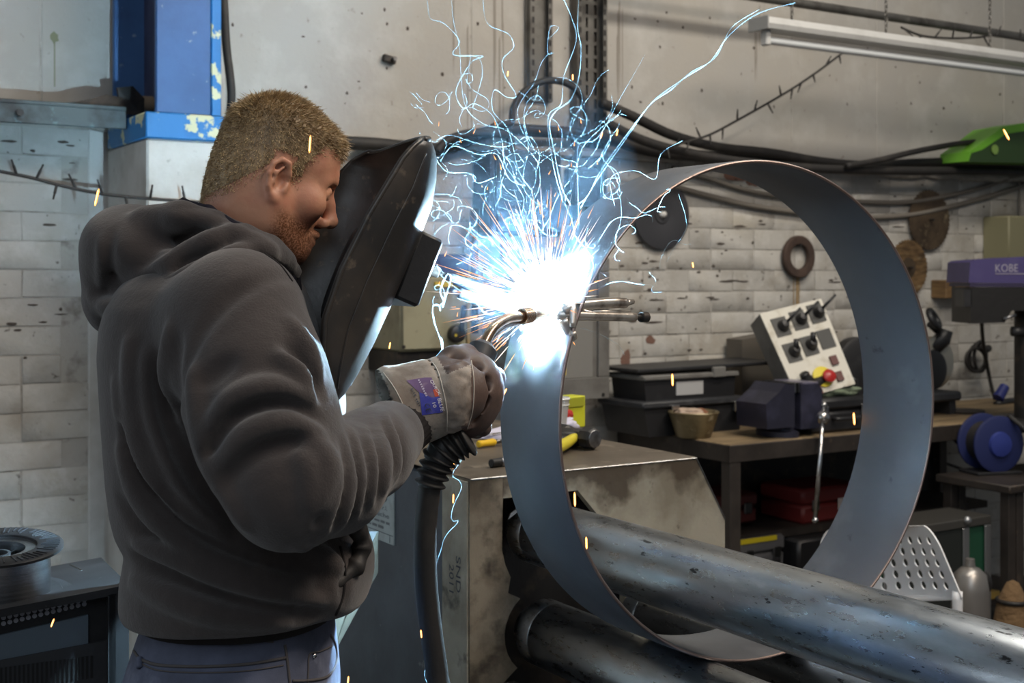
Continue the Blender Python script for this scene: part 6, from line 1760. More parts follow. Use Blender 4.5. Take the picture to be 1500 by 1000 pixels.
obj('bottle', MB().lathe((cb.x, cb.y, 0), (0, 0, 1), [(0, .05), (.01, .058), (cb.z - .02, .058), (cb.z + .03, .05), (cb.z + .05, .03), (cb.z + .055, .016), (cb.z + .08, .014)], 30), mat('scuffed silver paint', C(150, 146, 142), .35, .7), t, 'auto')
obj('valve', MB().ball((cb.x + .04, cb.y - .02, cb.z + .0), .03, 14, 9, (1, .8, 1.3)), M['dark_iron'], t, True)
obj('valve_stem', MB().cyl((cb.x, cb.y, cb.z + .05), (cb.x + .045, cb.y - .02, cb.z - .02), .010, n=10), M['dark_iron'], t, True)
cs = W(1478, 850, 4.35)
t = thing('brown_sack', Vector((cs.x, cs.y, 0)), 'brown cloth bundle beside the wall at the right edge', 'sack')
obj('bundle', MB().lathe((cs.x + .02, cs.y, 0), (0, 0, 1), [(0, .07), (.06, .09), (.25, .075), (.40, .05), (.46, .02), (.47, 0)], 22), mat('brown sacking', C(112, 88, 60), .9, bump=((20, .9, .02),)), t, True)
obj('tie', MB().torus((cs.x + .02, cs.y, .40), (0, 0, 1), .05, .008, 20, 8), M['dark_iron'], t, True)

# ================================================================== white perforated chair
M['chair_white'] = mat('white moulded plastic', C(240, 240, 242), .35)
t = thing('perforated_chair', W(1310, 1150, 3.4), 'white plastic chair with rows of round holes behind the rollers', 'chair')
CR = [W(1200, 775, 3.62), W(1366, 770, 3.30), W(1412, 878, 3.26), W(1206, 886, 3.62)]
def cpt(s, v_): return CR[0].lerp(CR[1], s).lerp(CR[3].lerp(CR[2], s), v_)
NX, NY = 9, 5
ex_ = (CR[1] - CR[0]); wn = ex_.cross(CR[3] - CR[0]).normalized()
if wn.dot(Vector(CAM) - CR[0]) < 0: wn = -wn
from mathutils.geometry import delaunay_2d_cdt
def rounded(w, h, radii, n=8):
    out = []
    for (cx_, cy_, a0_, r_) in ((radii[0], radii[0], PI, radii[0]), (w - radii[1], radii[1], 1.5 * PI, radii[1]), (w - radii[2], h - radii[2], 0, radii[2]), (radii[3], h - radii[3], .5 * PI, radii[3])):
        out += [(cx_ + r_ * math.cos(a0_ + k / n * PI / 2), cy_ + r_ * math.sin(a0_ + k / n * PI / 2)) for k in range(n + 1)]
    return out
AW, AH = 1.0, .30                                          # plate in its own proportions
loops = [rounded(AW, AH, (.10, .10, .02, .02))]
pv, ph = AW * .90 / NX, AH * .76 / NY
for i in range(NX):
    for j_ in range(NY):
        cx_, cy_ = AW * .05 + pv * (i + .5), AH * .13 + ph * (j_ + .5)
        loops.append([(cx_ + .0215 * math.cos(-2 * PI * k / 12) * 1.0, cy_ + .0165 * math.sin(-2 * PI * k / 12)) for k in range(12)])
pts2 = [Vector(q) for l in loops for q in l]; ed = []; fc_ = []; o_ = 0
for l in loops:
    ed += [(o_ + k, o_ + (k + 1) % len(l)) for k in range(len(l))]; fc_.append(list(range(o_, o_ + len(l)))); o_ += len(l)
extra = [Vector((AW * (i + .5) / 24, AH * q)) for i in range(24) for q in (.05, .95)]
rv, re_, rf_, ov_, oe_, of_ = delaunay_2d_cdt(pts2 + extra, ed, fc_, 1, 1e-5)
keepf = []
for f_, src in zip(rf_, of_):
    c_ = sum((rv[i] for i in f_), Vector((0, 0))) / len(f_)
    inside_hole = any((c_.x - l[0][0] + .0215) ** 2 / .0215 ** 2 + (c_.y - l[0][1]) ** 2 / .0165 ** 2 < .93 for l in loops[1:])
    if not inside_hole: keepf.append(tuple(f_))
def bow3(u_, v_):
    return cpt(u_ / AW, v_ / AH) - wn * (.05 * math.sin(PI * u_ / AW))
bm_o = obj('backrest', ([bow3(q.x, q.y) for q in rv], keepf), M['chair_white'], t)
bmw = bmesh.new(); bmw.from_mesh(bm_o.data); bmesh.ops.recalc_face_normals(bmw, faces=bmw.faces)
top_f = bmw.faces[:]; ret = bmesh.ops.extrude_face_region(bmw, geom=top_f, use_keep_orig=True)
bmesh.ops.translate(bmw, verts=[q for q in ret['geom'] if isinstance(q, bmesh.types.BMVert)], vec=wn * .005)
bmesh.ops.recalc_face_normals(bmw, faces=bmw.faces); bmw.to_mesh(bm_o.data); bmw.free()
bm_o.data.shade_smooth(); bm_o.data.set_sharp_from_angle(angle=math.radians(40))
sd_ = (CR[1] - CR[0]).normalized(); bk = -wn
legs = [CR[2] - sd_ * .02, CR[3] + sd_ * .02]
for p in legs:
    obj('leg', MB().tube(smooth_path([p + Vector((0, 0, .02)) - bk * 0, p + Vector((0, 0, -.10)), p + bk * .0 + Vector((0, 0, -.22)), Vector((p.x, p.y, 0)) + bk * .06 * 0], 4), .013, 12), M['chair_white'], t, True)
fr = -bk                                                   # towards the photographer is the back of the chair
for p in legs:
    f_ = p + bk * .40; obj('leg', MB().tube([Vector((f_.x, f_.y, .44)), Vector((f_.x, f_.y, 0)) + bk * .03], .013, 12), M['chair_white'], t, True)
    obj('seat_rail', MB().tube([Vector((p.x, p.y, .43)), Vector((f_.x, f_.y, .44))], .012, 10), M['chair_white'], t, True)
m0 = (legs[0] + legs[1]) / 2 + bk * .2
ang = math.atan2(sd_.y, sd_.x)
obj('seat', MB().box((m0.x, m0.y, .455), ((legs[1] - legs[0]).length - .01, .40, .02), Euler((0, 0, ang)).to_matrix(), .008), M['chair_white'], t, 'auto')

# ================================================================== on top of the rolling machine
TT = 1.1057
def onT(px, py): return onZ(px, py, TT)
# hammer
h0 = onT(808, 674); h1 = onT(862, 652); hd = onT(876, 662)
t = thing('sledge_hammer', hd, 'club hammer with black head and yellow handle on the machine top', 'hammer')
hz = Vector((0, 0, .0255))
ya, yb_ = onT(840, 655) + hz, onT(890, 662) + hz
dH = (yb_ - ya).normalized()
obj('head', MB().lathe(ya - dH * .045, dH, [(0, .021), (.004, .0245), (.03, .0245), (.036, .019), (.075, .019), (.081, .0245), (.108, .0245), (.113, .021)], 8), M['dark_iron'], t, 'auto', angle=30)
mid_ = ya + dH * .012
hh = (onT(800, 684) - onT(852, 660)); hh.z = 0; hh.normalize()
hp = [mid_ - hh * .005, mid_ + hh * .03, mid_ + hh * .08 + Vector((0, 0, -.004)), mid_ + hh * .15 + Vector((0, 0, -.006)), mid_ + hh * .21 + Vector((0, 0, -.006))]
obj('handle', MB().tube(hp, [.009, .0105, .0125, .013, .012], 14), mat('yellow fibre handle', C(206, 190, 52), .5, layers=((C(150, 138, 50), 18, .5, .7, 5, .7),)), t, True)
obj('face', MB().lathe(ya - dH * .045 + dH * .1131, dH, [(0, .020), (.001, .019), (.001, 0)], 16), M['steel'], t, 'auto')
# cup, red rag, yellow tin, papers
q = onZ(816, 655, TT)
cpos = Vector(onT(812, 640))
t = thing('paper_cup', cpos, 'white disposable cup standing on the machine behind the ring', 'cup')
zt_ = W(812, 585, proj(cpos)[2]).z - TT
obj('wall', MB().lathe(cpos, (0, 0, 1), [(0, .024), (.003, .026), (zt_, .036), (zt_ + .002, .038), (zt_ + .006, .036), (zt_, .033), (.006, .024), (.005, 0)], 30), mat('white cup', C(214, 214, 214), .4), t, 'auto')
obj('rim', MB().torus(cpos + Vector((0, 0, zt_ + .002)), (0, 0, 1), .0365, .0022, 30, 8), M['white_paint'], t, True)
obj('rim', MB().torus(cpos + Vector((0, 0, zt_ - .012)), (0, 0, 1), .0357, .0014, 30, 8), M['white_paint'], t, True)
q = onT(840, 636); q.y += .10
o = obj('red_cloth', crumple(q + Vector((0, 0, .034)), .05, (1.15, .8, .7), 6), mat('red cloth', C(172, 42, 36), .85, bump=((22, .9, .02),)), smooth=True); tag(o, 'crumpled red cloth behind the hammer on the machine top', 'cloth')
q2 = q + Vector((.07, .03, 0))
t = thing('yellow_carton', q2, 'small yellow-green carton beside the red cloth', 'carton')
obj('body', MB().box(q2 + Vector((0, 0, .04)), (.085, .05, .08), (0, 0, .2), .002), mat('yellow-green carton', C(188, 190, 40), .5), t)
obj('flap', MB().box(q2 + Vector((0, -.028, .066)), (.078, .004, .022), (0, 0, .2)), mat('darker carton flap', C(150, 152, 40), .5), t)
q3 = onT(848, 645); q3.y += .07
o = obj('white_rag', crumple(q3 + Vector((.01, .03, .026)), .048, (1.1, .7, .5), 7, .3), mat('lilac white rag', C(198, 196, 214), .9, bump=((24, .8, .02),)), smooth=True); tag(o, 'pale lilac rag between the hammer and the red cloth', 'rag')
q3 = onT(828, 655)
t = thing('dark_pouch', q3, 'dark leather pouch lying behind the hammer', 'pouch')
obj('body', crumple(q3 + Vector((.01, .0, .022)), .062, (1.15, .7, .36), 8, .12), M['dark_iron'], t, True)
obj('buckle', MB().box(q3 + Vector((.035, -.03, .034)), (.02, .004, .008), (.4, 0, .2), .001), mat('brass buckle', C(180, 150, 60), .3, .8), t)
# papers and small tools on the left of the ring
pa = onT(735, 636)
t = thing('paper_sheets', pa, 'loose pale lilac paper sheets on the machine top behind the glove', 'paper')
pm = mat('lilac white paper', C(206, 204, 222), .8)
for k in range(4):
    obj('sheet', MB().box(pa + Vector((.0 + .006 * k, -.004 * k, .0012 + .0016 * k)), (.19, .13, .0009), (0, 0, .25 + .12 * k)), pm, t)
sA, sB = onT(700, 657), onT(735, 652)
t = thing('screwdriver', sA, 'yellow-handled screwdriver on the machine top by the glove', 'screwdriver')
d = (sB - sA).normalized(); up_z = Vector((0, 0, .010))
obj('handle', MB().lathe(sA + up_z, d, [(0, .006), (.003, .0085), (.02, .0075), (.05, .0088), (.056, .006)], 10), mat('yellow handle plastic', C(222, 180, 36), .4), t, 'auto')
obj('ferrule', MB().cyl(sA + up_z + d * .055, sA + up_z + d * .085, .0058, .005, 10), M['steel'], t, True)
obj('shaft', MB().cyl(sA + up_z + d * .084, sA + up_z + d * .19, .0034, n=10), M['bright_steel'], t, True)
sA, sB = onT(702, 645), onT(742, 640)
t = thing('spanner', sA, 'chrome spanner lying on the papers on the machine top', 'spanner')
d = (sB - sA).normalized(); n_ = Vector((-d.y, d.x, 0))
obj('shaft', MB().box((sA + sB) / 2 + d * .03 + Vector((0, 0, .011)), ((sB - sA).length + .06, .009, .005), Euler((0, 0, math.atan2(d.y, d.x))).to_matrix(), .002), M['bright_steel'], t)
obj('open_jaw', MB().prism([sA + n_ * .009 + Vector((0, 0, .0085)), sA - d * .020 + n_ * .013 + Vector((0, 0, .0085)), sA - d * .022 + n_ * .006 + Vector((0, 0, .0085)), sA - d * .008 + n_ * .0045 + Vector((0, 0, .0085)), sA - d * .008 - n_ * .0045 + Vector((0, 0, .0085)), sA - d * .022 - n_ * .006 + Vector((0, 0, .0085)), sA - d * .020 - n_ * .013 + Vector((0, 0, .0085)), sA - n_ * .009 + Vector((0, 0, .0085))], (0, 0, .006)), M['bright_steel'], t)
q = onT(731, 684)
t = thing('ratchet_socket', q, 'dark socket lying on the machine top next to the ring', 'socket')
obj('barrel', MB().lathe(q + Vector((-.02, 0, .009)), (1, .2, 0), [(0, .007), (.002, .009), (.026, .009), (.028, .007)], 16), M['dark_iron'], t, 'auto')
obj('drive_end', MB().lathe(q + Vector((.006, .005, .009)), (1, .2, 0), [(0, .0088), (.001, .0098), (.010, .0098), (.011, .0085)], 16), M['steel'], t, 'auto')
# ================================================================== welding power source with the wire spool
M['cab'] = mat('black powder-coated steel', C(36, 36, 38), .62, spec=.3, bump=((120, .12, .001),), layers=((C(58, 58, 60), 7, .5, .75, 6, .7), (C(120, 120, 122), 30, .7, .75, 3, .6)))
M['cab_blue'] = mat('grey-blue front panel', C(82, 94, 104), .5)
FL, FRt, BRt = W(-60, 905, 1.88), W(188, 856, 2.02), W(143, 815, 2.62)
FR = W(190, 858, 2.02)
t = thing('welding_machine', (FR.x - .2, FR.y + .2, 0), 'black welding power source cabinet with dotted vents at lower left', 'welding machine')
WM = t
ctop = [W(-150, 921, 1.86), W(189, 856, 2.02), W(148, 816, 2.60), W(-120, 852, 2.45)]
zf = (ctop[1].z)
# plane of the sloping top
A, B, Cc = ctop[1], ctop[2], ctop[0]
B = Vector((B.x, B.y, B.z)); D4 = Cc + (B - A)
obj('top_cover', MB().prism([Cc, A, B, D4], (0, 0, -.012)), M['cab'], t)
fn_ = (A - Cc).cross(Vector((0, 0, 1))).normalized()
if fn_.dot(Vector(CAM) - A) < 0: fn_ = -fn_
dn = lambda p, z_: Vector((p.x, p.y, z_))
bk_ = (B - A); bk_.z = 0
ln = (A - Cc); ln.z = 0
inn = -fn_ * .03
A2, C2 = A + inn - Vector((0, 0, .012)), Cc + inn - Vector((0, 0, .012))
obj('front_face', MB().prism([C2, A2, dn(A2, .12), dn(C2, .12)], -fn_ * .012), M['cab'], t)
sA, sB = A + fn_ * .0 - Vector((0, 0, .012)), B - Vector((0, 0, .012))
obj('side_face', MB().prism([sA - ln.normalized() * .02, sB - ln.normalized() * .02, dn(sB, .12) - ln.normalized() * .02, dn(sA, .12) - ln.normalized() * .02], -ln.normalized() * .012), M['cab'], t)
obj('corner_post', MB().prism([A - Vector((0, 0, .012)), A - ln.normalized() * .03 - Vector((0, 0, .012)), dn(A - ln.normalized() * .03, .1), dn(A, .1)], -fn_ * .02), M['cab'], t)
obj('back_face', MB().prism([B - Vector((0, 0, .012)), D4 - Vector((0, 0, .012)), dn(D4, .12), dn(B, .12)], fn_ * .012), M['cab'], t)
obj('base_tray', MB().prism([dn(Cc, .05), dn(A, .05), dn(B, .05), dn(D4, .05)], (0, 0, .07)), M['cab'], t)
for p, q in ((A, 1), (B, 1), (Cc, -1), (D4, -1)):
    m_ = (A + B + Cc + D4) / 4; c_ = p.lerp(m_, .15)
    obj('castor', MB().cyl((c_.x, c_.y - .015, .03), (c_.x, c_.y + .015, .03), .03, n=18), M['black_rubber'], t, 'auto')
    obj('castor_fork', MB().box((c_.x, c_.y, .05), (.03, .05, .03)), M['dark_iron'], t)
def fpt(px, py):                                        # point on the front face plane
    d = ray(px, py); n_ = fn_; p0 = A2 + fn_ * .0
    k = (p0 - Vector(CAM)).dot(n_) / d.dot(n_); return Vector(CAM) + d * k
# perforation: two rows of round vents, pale discs coloured as light showing through
vent = mat('painted vent light', C(150, 152, 160), .5)
for row, (y0, y1) in enumerate(((905.5, 878), (914, 884))):
    for k in range(15):
        px = -4 + k * 9.1 + row * 0; py = y0 + (y1 - y0) * (px / 125)
        if px > 128: break
        c_ = fpt(px, py)
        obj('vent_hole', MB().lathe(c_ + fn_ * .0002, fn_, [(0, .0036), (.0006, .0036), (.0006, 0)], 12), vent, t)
# bent front panel and louvre slots
pnl = [fpt(-40, 938), fpt(128, 899), fpt(128, 945), fpt(-40, 972)]
obj('control_panel', MB().prism([p + fn_ * .006 for p in pnl], -fn_ * .005), M['cab_blue'], t)
pnl2 = [fpt(-40, 972), fpt(158, 935), fpt(158, 1100), fpt(-40, 1130)]
obj('louvre_panel', MB().prism([p + fn_ * .010 for p in pnl2], -fn_ * .008), M['dark_plastic'], t)
for k in range(22):
    px = -8 + k * 6.6
    py0 = 975 - px * .135; a, b = fpt(px, py0), fpt(px + 3.2, py0 - .4); c_, d_ = fpt(px + 3.2, py0 + 32), fpt(px, py0 + 33)
    obj('louvre_slot', MB().prism([q + fn_ * .0105 for q in (a, b, c_, d_)], fn_ * .0012), mat('slot black', C(14, 14, 15), .7) if k == 0 else bpy.data.materials['slot black'], t)
ov = fpt(174, 876)
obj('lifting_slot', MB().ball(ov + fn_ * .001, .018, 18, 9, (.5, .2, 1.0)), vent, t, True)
obj('scratch', MB().tube([W(102, 829, 2.22) + Vector((0, 0, .003)), W(120, 838, 2.18) + Vector((0, 0, .003))], .0012, 5), M['bright_steel'], t)

# wire spool lying flat on the cabinet
top_n = (A - Cc).cross(B - A).normalized()
if top_n.z < 0: top_n = -top_n
def topP(px, py):
    d = ray(px, py); k = (A - Vector(CAM)).dot(top_n) / d.dot(top_n); return Vector(CAM) + d * k
bc = topP(-2, 878)
sax = (top_n + Vector((CAM[0] - bc.x, CAM[1] - bc.y, 0)).normalized() * .10).normalized()
sax = (Vector((0, 0, 1)) + Vector((CAM[0] - bc.x, CAM[1] - bc.y, 0)).normalized() * .11).normalized()
sp = thing('wire_spool', bc, 'black spool of silver welding wire lying flat on the welding machine', 'wire spool')
R0 = .098; hgt = .085
low = bc + sax * .004
M['wire'] = mat('wound silver wire', C(190, 192, 196), .22, 1.0, stretch=(1, 1, 40), bump=((60, .3, .001),), layers=((C(130, 132, 138), 4, .45, .65, 3, .6),))
obj('lower_flange', MB().loop(low, sax, [(0, .03), (.005, .03), (.005, R0 - .002), (.003, R0), (0, R0)], 72), M['black_plastic'], sp, 'auto')
obj('wire_winding', MB().loop(low, sax, [(.005, .04), (hgt - .006, .04), (hgt - .006, .078), (hgt * .5, .0785), (.005, .078)], 72), M['wire'], sp, 'auto')
upf = low + sax * (hgt - .006)
obj('upper_flange', MB().loop(upf, sax, [(0, .058), (.005, .058), (.006, .060), (.006, R0 - .003), (.004, R0), (0, R0)], 72), M['black_plastic'], sp, 'auto')
obj('core', MB().loop(low, sax, [(.002, .052), (hgt - .004, .056), (hgt - .004, .059), (.002, .055)], 48), M['black_plastic'], sp, 'auto')
obj('hub', MB().loop(low, sax, [(.0, .012), (hgt - .012, .014), (hgt - .012, .018), (.0, .02)], 32), M['dark_plastic'], sp, 'auto')
u = sax.orthogonal().normalized(); w = sax.cross(u)
for k in range(6):
    a = 2 * PI * k / 6; d = u * math.cos(a) + w * math.sin(a)
    obj('spoke', MB().prism([low + d * .018 + sax * .02, low + d * .055 + sax * .02, low + d * .055 + sax * (hgt - .02), low + d * .018 + sax * (hgt - .02)], d.cross(sax) * .003), M['black_plastic'], sp)
rib_m = mat('flange ribs', C(50, 50, 54), .4)
for k in range(64):
    a = 2 * PI * k / 64; d = u * math.cos(a) + w * math.sin(a); e = d.cross(sax)
    if k % 8 == 0: continue
    r0 = .064 if k % 4 < 2 else .072
    obj('flange_rib', MB().prism([upf + sax * .006 + d * r0 - e * .0008, upf + sax * .006 + d * (R0 - .006) - e * .0008, upf + sax * .006 + d * (R0 - .006) + e * .0008, upf + sax * .006 + d * r0 + e * .0008], sax * .0016), rib_m, sp)
for a in (.3, 2.2, 4.4):
    d = u * math.cos(a) + w * math.sin(a)
obj('base_disc', MB().lathe(bc - sax * .004, sax, [(0, .118), (.006, .118), (.0075, .114), (.0075, 0)], 64), M['cab'], WM, 'auto')
# ================================================================== arc, sparks and fume
def emis(name, col, st):
    m = bpy.data.materials.new(name); m.use_nodes = True
    nt = m.node_tree; nt.nodes.clear()
    e = nt.nodes.new('ShaderNodeEmission'); e.inputs[0].default_value = col; e.inputs[1].default_value = st
    o = nt.nodes.new('ShaderNodeOutputMaterial'); nt.links.new(e.outputs[0], o.inputs[0]); return m
hot = emis('white hot metal', (.86, .94, 1, 1), 9)
arc_m = emis('arc plasma', (.50, .79, 1, 1), ARC_STRENGTH)
pale = emis('yellow white spark', (1, .80, .66, 1), 2.2)
orange = emis('orange spark', (1, .36, .10, 1), 2.2)
core_o = emis('orange hot core', (1, .52, .12, 1), 7)
rr = np.random.default_rng(21)
nout = np.array([math.cos(a0), 0, math.sin(a0)])
AC = np.array(ARC)
t = thing('welding_arc', ARC, 'blinding white welding arc on the outer left face of the ring', 'welding arc')
def lump(c, r, amp, seed):
    g_ = np.random.default_rng(seed); mb = MB().ball((0, 0, 0), 1, 28, 18)
    v = np.array(mb.v); ks = g_.normal(0, 1, (14, 3)); ph = g_.uniform(0, 6, 14)
    d = 1 + amp * sum(np.sin(v @ ks[i] * 2.6 + ph[i]) for i in range(14)) / 3.5
    mb.v = [tuple(q) for q in v * d[:, None] * r + c]; return mb
obj('arc_core', lump(AC, .0135, .08, 2), arc_m, t, True)
# spray of spark needles
bins = {'hot': MB(), 'pale': MB(), 'orange': MB()}
def needle(mb, p, d, L, w):
    d = d / np.linalg.norm(d); u = np.cross(d, [.3, .9, .2]); u /= np.linalg.norm(u); v = np.cross(d, u)
    a = p + d * L * .15; q = p + d * L
    mb.add([p, a + u * w, a - u * .5 * w + v * .87 * w, a - u * .5 * w - v * .87 * w, q], [(0, 2, 1), (0, 3, 2), (0, 1, 3), (4, 1, 2), (4, 2, 3), (4, 3, 1)])
toCam = np.array(CAM) - AC; toCam /= np.linalg.norm(toCam)
n = 0
while n < 800:
    d = rr.normal(0, 1, 3); d /= np.linalg.norm(d)
    o_ = float(d @ nout)
    if o_ < -.05: continue
    if d[2] < -.2 and rr.random() < .45: continue
    if abs(d @ toCam) > .86: continue
    n += 1
    k = rr.random()
    s0 = rr.uniform(.018, .05)
    if k < .22: needle(bins['hot'], AC + d * .019, d, rr.uniform(.02, .05), rr.uniform(.0012, .0024))
    elif k < .66: needle(bins['hot'], AC + d * s0, d, rr.uniform(.012, .05), rr.uniform(.0005, .0011))
    elif k < .88: needle(bins['pale'], AC + d * rr.uniform(.05, .11), d, rr.uniform(.012, .055), rr.uniform(.0004, .0008))
    else: needle(bins['orange'], AC + d * rr.uniform(.07, .15), d, rr.uniform(.008, .03), rr.uniform(.0005, .0009))
n = 0
while n < 90:                                                  # long thin streaks reaching out of the glare
    d = rr.normal(0, 1, 3) + nout * .6 + np.array([0, 0, .25]); d /= np.linalg.norm(d)
    if d @ nout < .05 or abs(d @ toCam) > .75: continue
    n += 1; needle(bins['orange' if n % 3 else 'pale'], AC + d * rr.uniform(.07, .14), d, rr.uniform(.035, .085), rr.uniform(.00035, .0006))
for k in range(46):                                            # short fat embers drifting upwards
    p = W(rr.uniform(640, 960), rr.uniform(180, 480), rr.uniform(1.95, 2.15)); d = np.array([rr.normal(0, .35), rr.normal(0, .2), 1.0])
    if (np.array(p) - AC) @ nout < .005: continue
    needle(bins['orange'], np.array(p), d, rr.uniform(.004, .012), rr.uniform(.0006, .0011))
sp = obj('spark_spray', bins['hot'], hot, t, kind='stuff')
obj('spark_spray', bins['pale'], pale, t, kind='stuff', label='outer yellow-white spark needles')
obj('spark_spray', bins['orange'], orange, t, kind='stuff', label='orange sparks at the edge of the spray')
# stray orange sparks
for (px, py, Y, L, an, lab) in ((454, 211, 1.55, 26, 86, "orange spark streak in front of the person's temple"), (142, 289, 1.9, 26, 77, 'orange spark streak by the fairy lights above the hood'), (77, 912, 1.8, 13, 70, 'orange spark streak in front of the welding machine vents'),
        (842, 731, 1.9, 21, 92, 'orange spark streak at the machine face just right of the ring edge'), (859, 795, 1.9, 18, 92, 'orange spark streak over the upper roller by the ring'), (617, 928, 1.75, 12, 95, 'orange spark beside the lower hanging torch cable'),
        (664, 730, 1.85, 14, 88, 'orange spark on the cream edge plate beside the torch bellows'), (664, 682, 1.85, 9, 85, 'small orange spark above the cream edge plate'), (985, 556, 2.4, 18, 92, 'red-orange spark streak in front of the open tool box'),
        (1251, 613, 2.6, 18, 94, 'red-orange spark streak in front of the black drill case'), (1474, 197, 2.4, 18, 118, 'orange spark streak in front of the bright green case'), (1015, 388, 2.3, 8, 100, 'small orange spark on the brick wall below the cutting disc'),
        (739, 720 - 145, 1.95, 14, 62, 'pink-orange spark beside the glove on the ring band'), (904, 194, 2.1, 10, 78, 'upper right orange spark below the cable tray'), (881, 198, 2.1, 10, 74, 'orange spark just left of another below the wide cable tray'),
        (744, 108, 2.05, 8, 84, 'orange spark high above the arc left of the cable trays'), (839, 113, 2.05, 9, 90, 'orange spark between the two cable trays'), (571, 506, 1.8, 10, 80, 'orange spark above the glove cuff'), (510, 996, 1.7, 12, 84, 'orange spark by the jeans pocket at the bottom')):
    c = W(px, py, Y); a = math.radians(an); h = L / 2 / F * Y
    dv = Vector(L2W(np.array([math.cos(a) * h, 0, math.sin(a) * h]))) - Vector(CAM) + Vector((0, 0, CAM[2]))
    s = thing('spark', c - dv, lab, 'spark', 'stray orange sparks')
    w = (.0014 if L > 15 else .0011) * Y / 1.9
    obj('glow_body', MB().tube([c - dv, c - dv * .6, c + dv * .6, c + dv], [w * .6, w * 1.25, w * 1.25, w * .6], 8), orange, s, True)
    obj('hot_core', MB().tube([c - dv * .8 + Vector(toCam) * w, c + dv * .8 + Vector(toCam) * w], [w * .55, w * .55], 6), core_o, s, True)

# fume: fine curling filaments lit by the arc
m = bpy.data.materials.new('arc-lit fume filament'); m.use_nodes = True
nt = m.node_tree; nt.nodes.clear()
df = nt.nodes.new('ShaderNodeBsdfDiffuse'); df.inputs[0].default_value = (.55, .82, .96, 1)
tl = nt.nodes.new('ShaderNodeBsdfTranslucent'); tl.inputs[0].default_value = (.55, .82, .96, 1)
tr = nt.nodes.new('ShaderNodeBsdfTransparent')
m1 = nt.nodes.new('ShaderNodeMixShader'); m1.inputs[0].default_value = .5; m2 = nt.nodes.new('ShaderNodeMixShader'); m2.inputs[0].default_value = .20
o = nt.nodes.new('ShaderNodeOutputMaterial')
nt.links.new(df.outputs[0], m1.inputs[1]); nt.links.new(tl.outputs[0], m1.inputs[2]); nt.links.new(tr.outputs[0], m2.inputs[1]); nt.links.new(m1.outputs[0], m2.inputs[2]); nt.links.new(m2.outputs[0], o.inputs[0])
fume_m = m
wisps = MB()
def wisp(pts, r_, Y0=2.03, seed=0):
    g_ = random.Random(seed); P = []
    for i, (a, b) in enumerate(pts):
        P.append(W(a, b, Y0 + g_.uniform(-.05, .05)))
    Q = smooth_path(P, 7); nq = len(Q)
    wisps.tube(Q, [r_ * .5 * (.45 + .75 * abs(math.sin(i * .37 + seed))) for i in range(nq)], 5, False)
WI = [([(846, 300), (862, 285), (880, 250), (925, 188), (958, 147), (1000, 116), (1040, 90), (1068, 52), (1110, 20), (1165, 4)], .0017), ([(850, 305), (876, 262), (922, 196), (952, 154), (985, 130), (1012, 106), (1048, 84), (1072, 40), (1112, 14)], .0013),
      ([(836, 300), (822, 272), (812, 222), (805, 182), (815, 162), (836, 146), (848, 112), (851, 70), (846, 40), (848, -5)], .0019), ([(826, 300), (810, 240), (803, 172), (822, 152), (826, 112), (844, 60), (838, 28), (824, -5)], .0015),
      ([(760, 270), (740, 240), (735, 205), (722, 170), (696, 152), (678, 158), (668, 132), (690, 92), (707, 82), (664, 80), (673, 60), (650, 34), (630, 26), (626, -5)], .0014), ([(692, 158), (706, 112), (700, 84), (668, 82)], .0013),
      ([(780, 280), (760, 250), (745, 192), (722, 162), (724, 132), (742, 142), (756, 140), (738, 108), (737, 86), (752, 70), (745, 50), (714, 34), (707, -5)], .0014), ([(770, 272), (746, 262), (728, 226), (700, 226), (664, 214), (645, 236)], .0015),
      ([(640, 236), (656, 252), (688, 254), (700, 268), (728, 258)], .0015), ([(661, -5), (665, 35), (673, 70), (680, 150), (706, 180), (740, 190), (770, 215), (790, 240)], .0011), ([(640, 205), (660, 198), (700, 210), (740, 215), (775, 200), (790, 225), (785, 252)], .0011),
      ([(690, 80), (684, 120), (692, 118), (690, 108), (680, 108)], .0012), ([(800, 60), (818, 42), (806, 40), (802, 76), (812, 78)], .0008), ([(848, 330), (846, 250), (848, 212), (870, 206), (885, 188), (905, 150), (945, 80)], .0008),
      ([(900, 300), (895, 260), (930, 250), (960, 262), (968, 226), (1000, 206)], .0008), ([(970, 310), (963, 308), (972, 288), (982, 279), (976, 277)], .0012),
      ([(650, 400), (640, 388), (652, 410), (690, 435), (700, 440)], .0010), ([(648, 450), (660, 410), (655, 402), (645, 425), (650, 440)], .0024), ([(640, 528), (648, 510), (636, 470), (634, 450), (642, 446), (645, 455)], .0020), ([(636, 526), (648, 512), (646, 495)], .003),
      ([(688, 638), (686, 652), (680, 666), (671, 681), (664, 691), (664, 698), (672, 703), (676, 711), (674, 720), (668, 732), (663, 745), (661, 756), (664, 763), (671, 762), (668, 768), (658, 778), (650, 790), (646, 805), (640, 822), (636, 838), (635, 852), (639, 862), (638, 870)], .0007), ([(630, 962), (627, 972), (622, 983), (623, 994), (628, 1004)], .0007),
      ([(880, 420), (905, 412), (935, 416), (960, 418)], .0007), ([(850, 480), (880, 490), (905, 505), (915, 520)], .0007), ([(728, 500), (732, 492), (744, 482), (746, 470)], .0011)]
for i, (pts, r_) in enumerate(WI): wisp(pts, r_, 2.0 if pts[0][0] < 800 else 1.99, i)
g = random.Random(31)
def curl(x, y, n, step, r_, Y0, seed, up=.5):
    h = random.Random(seed); a = h.uniform(0, 6.28); w_ = 0; pts = []
    for k in range(n):
        w_ = w_ * .75 + h.uniform(-.55, .55); a += w_
        x += math.cos(a) * step; y += math.sin(a) * step - up * step
        pts.append((x, y))
    wisp(pts, r_, Y0, seed)
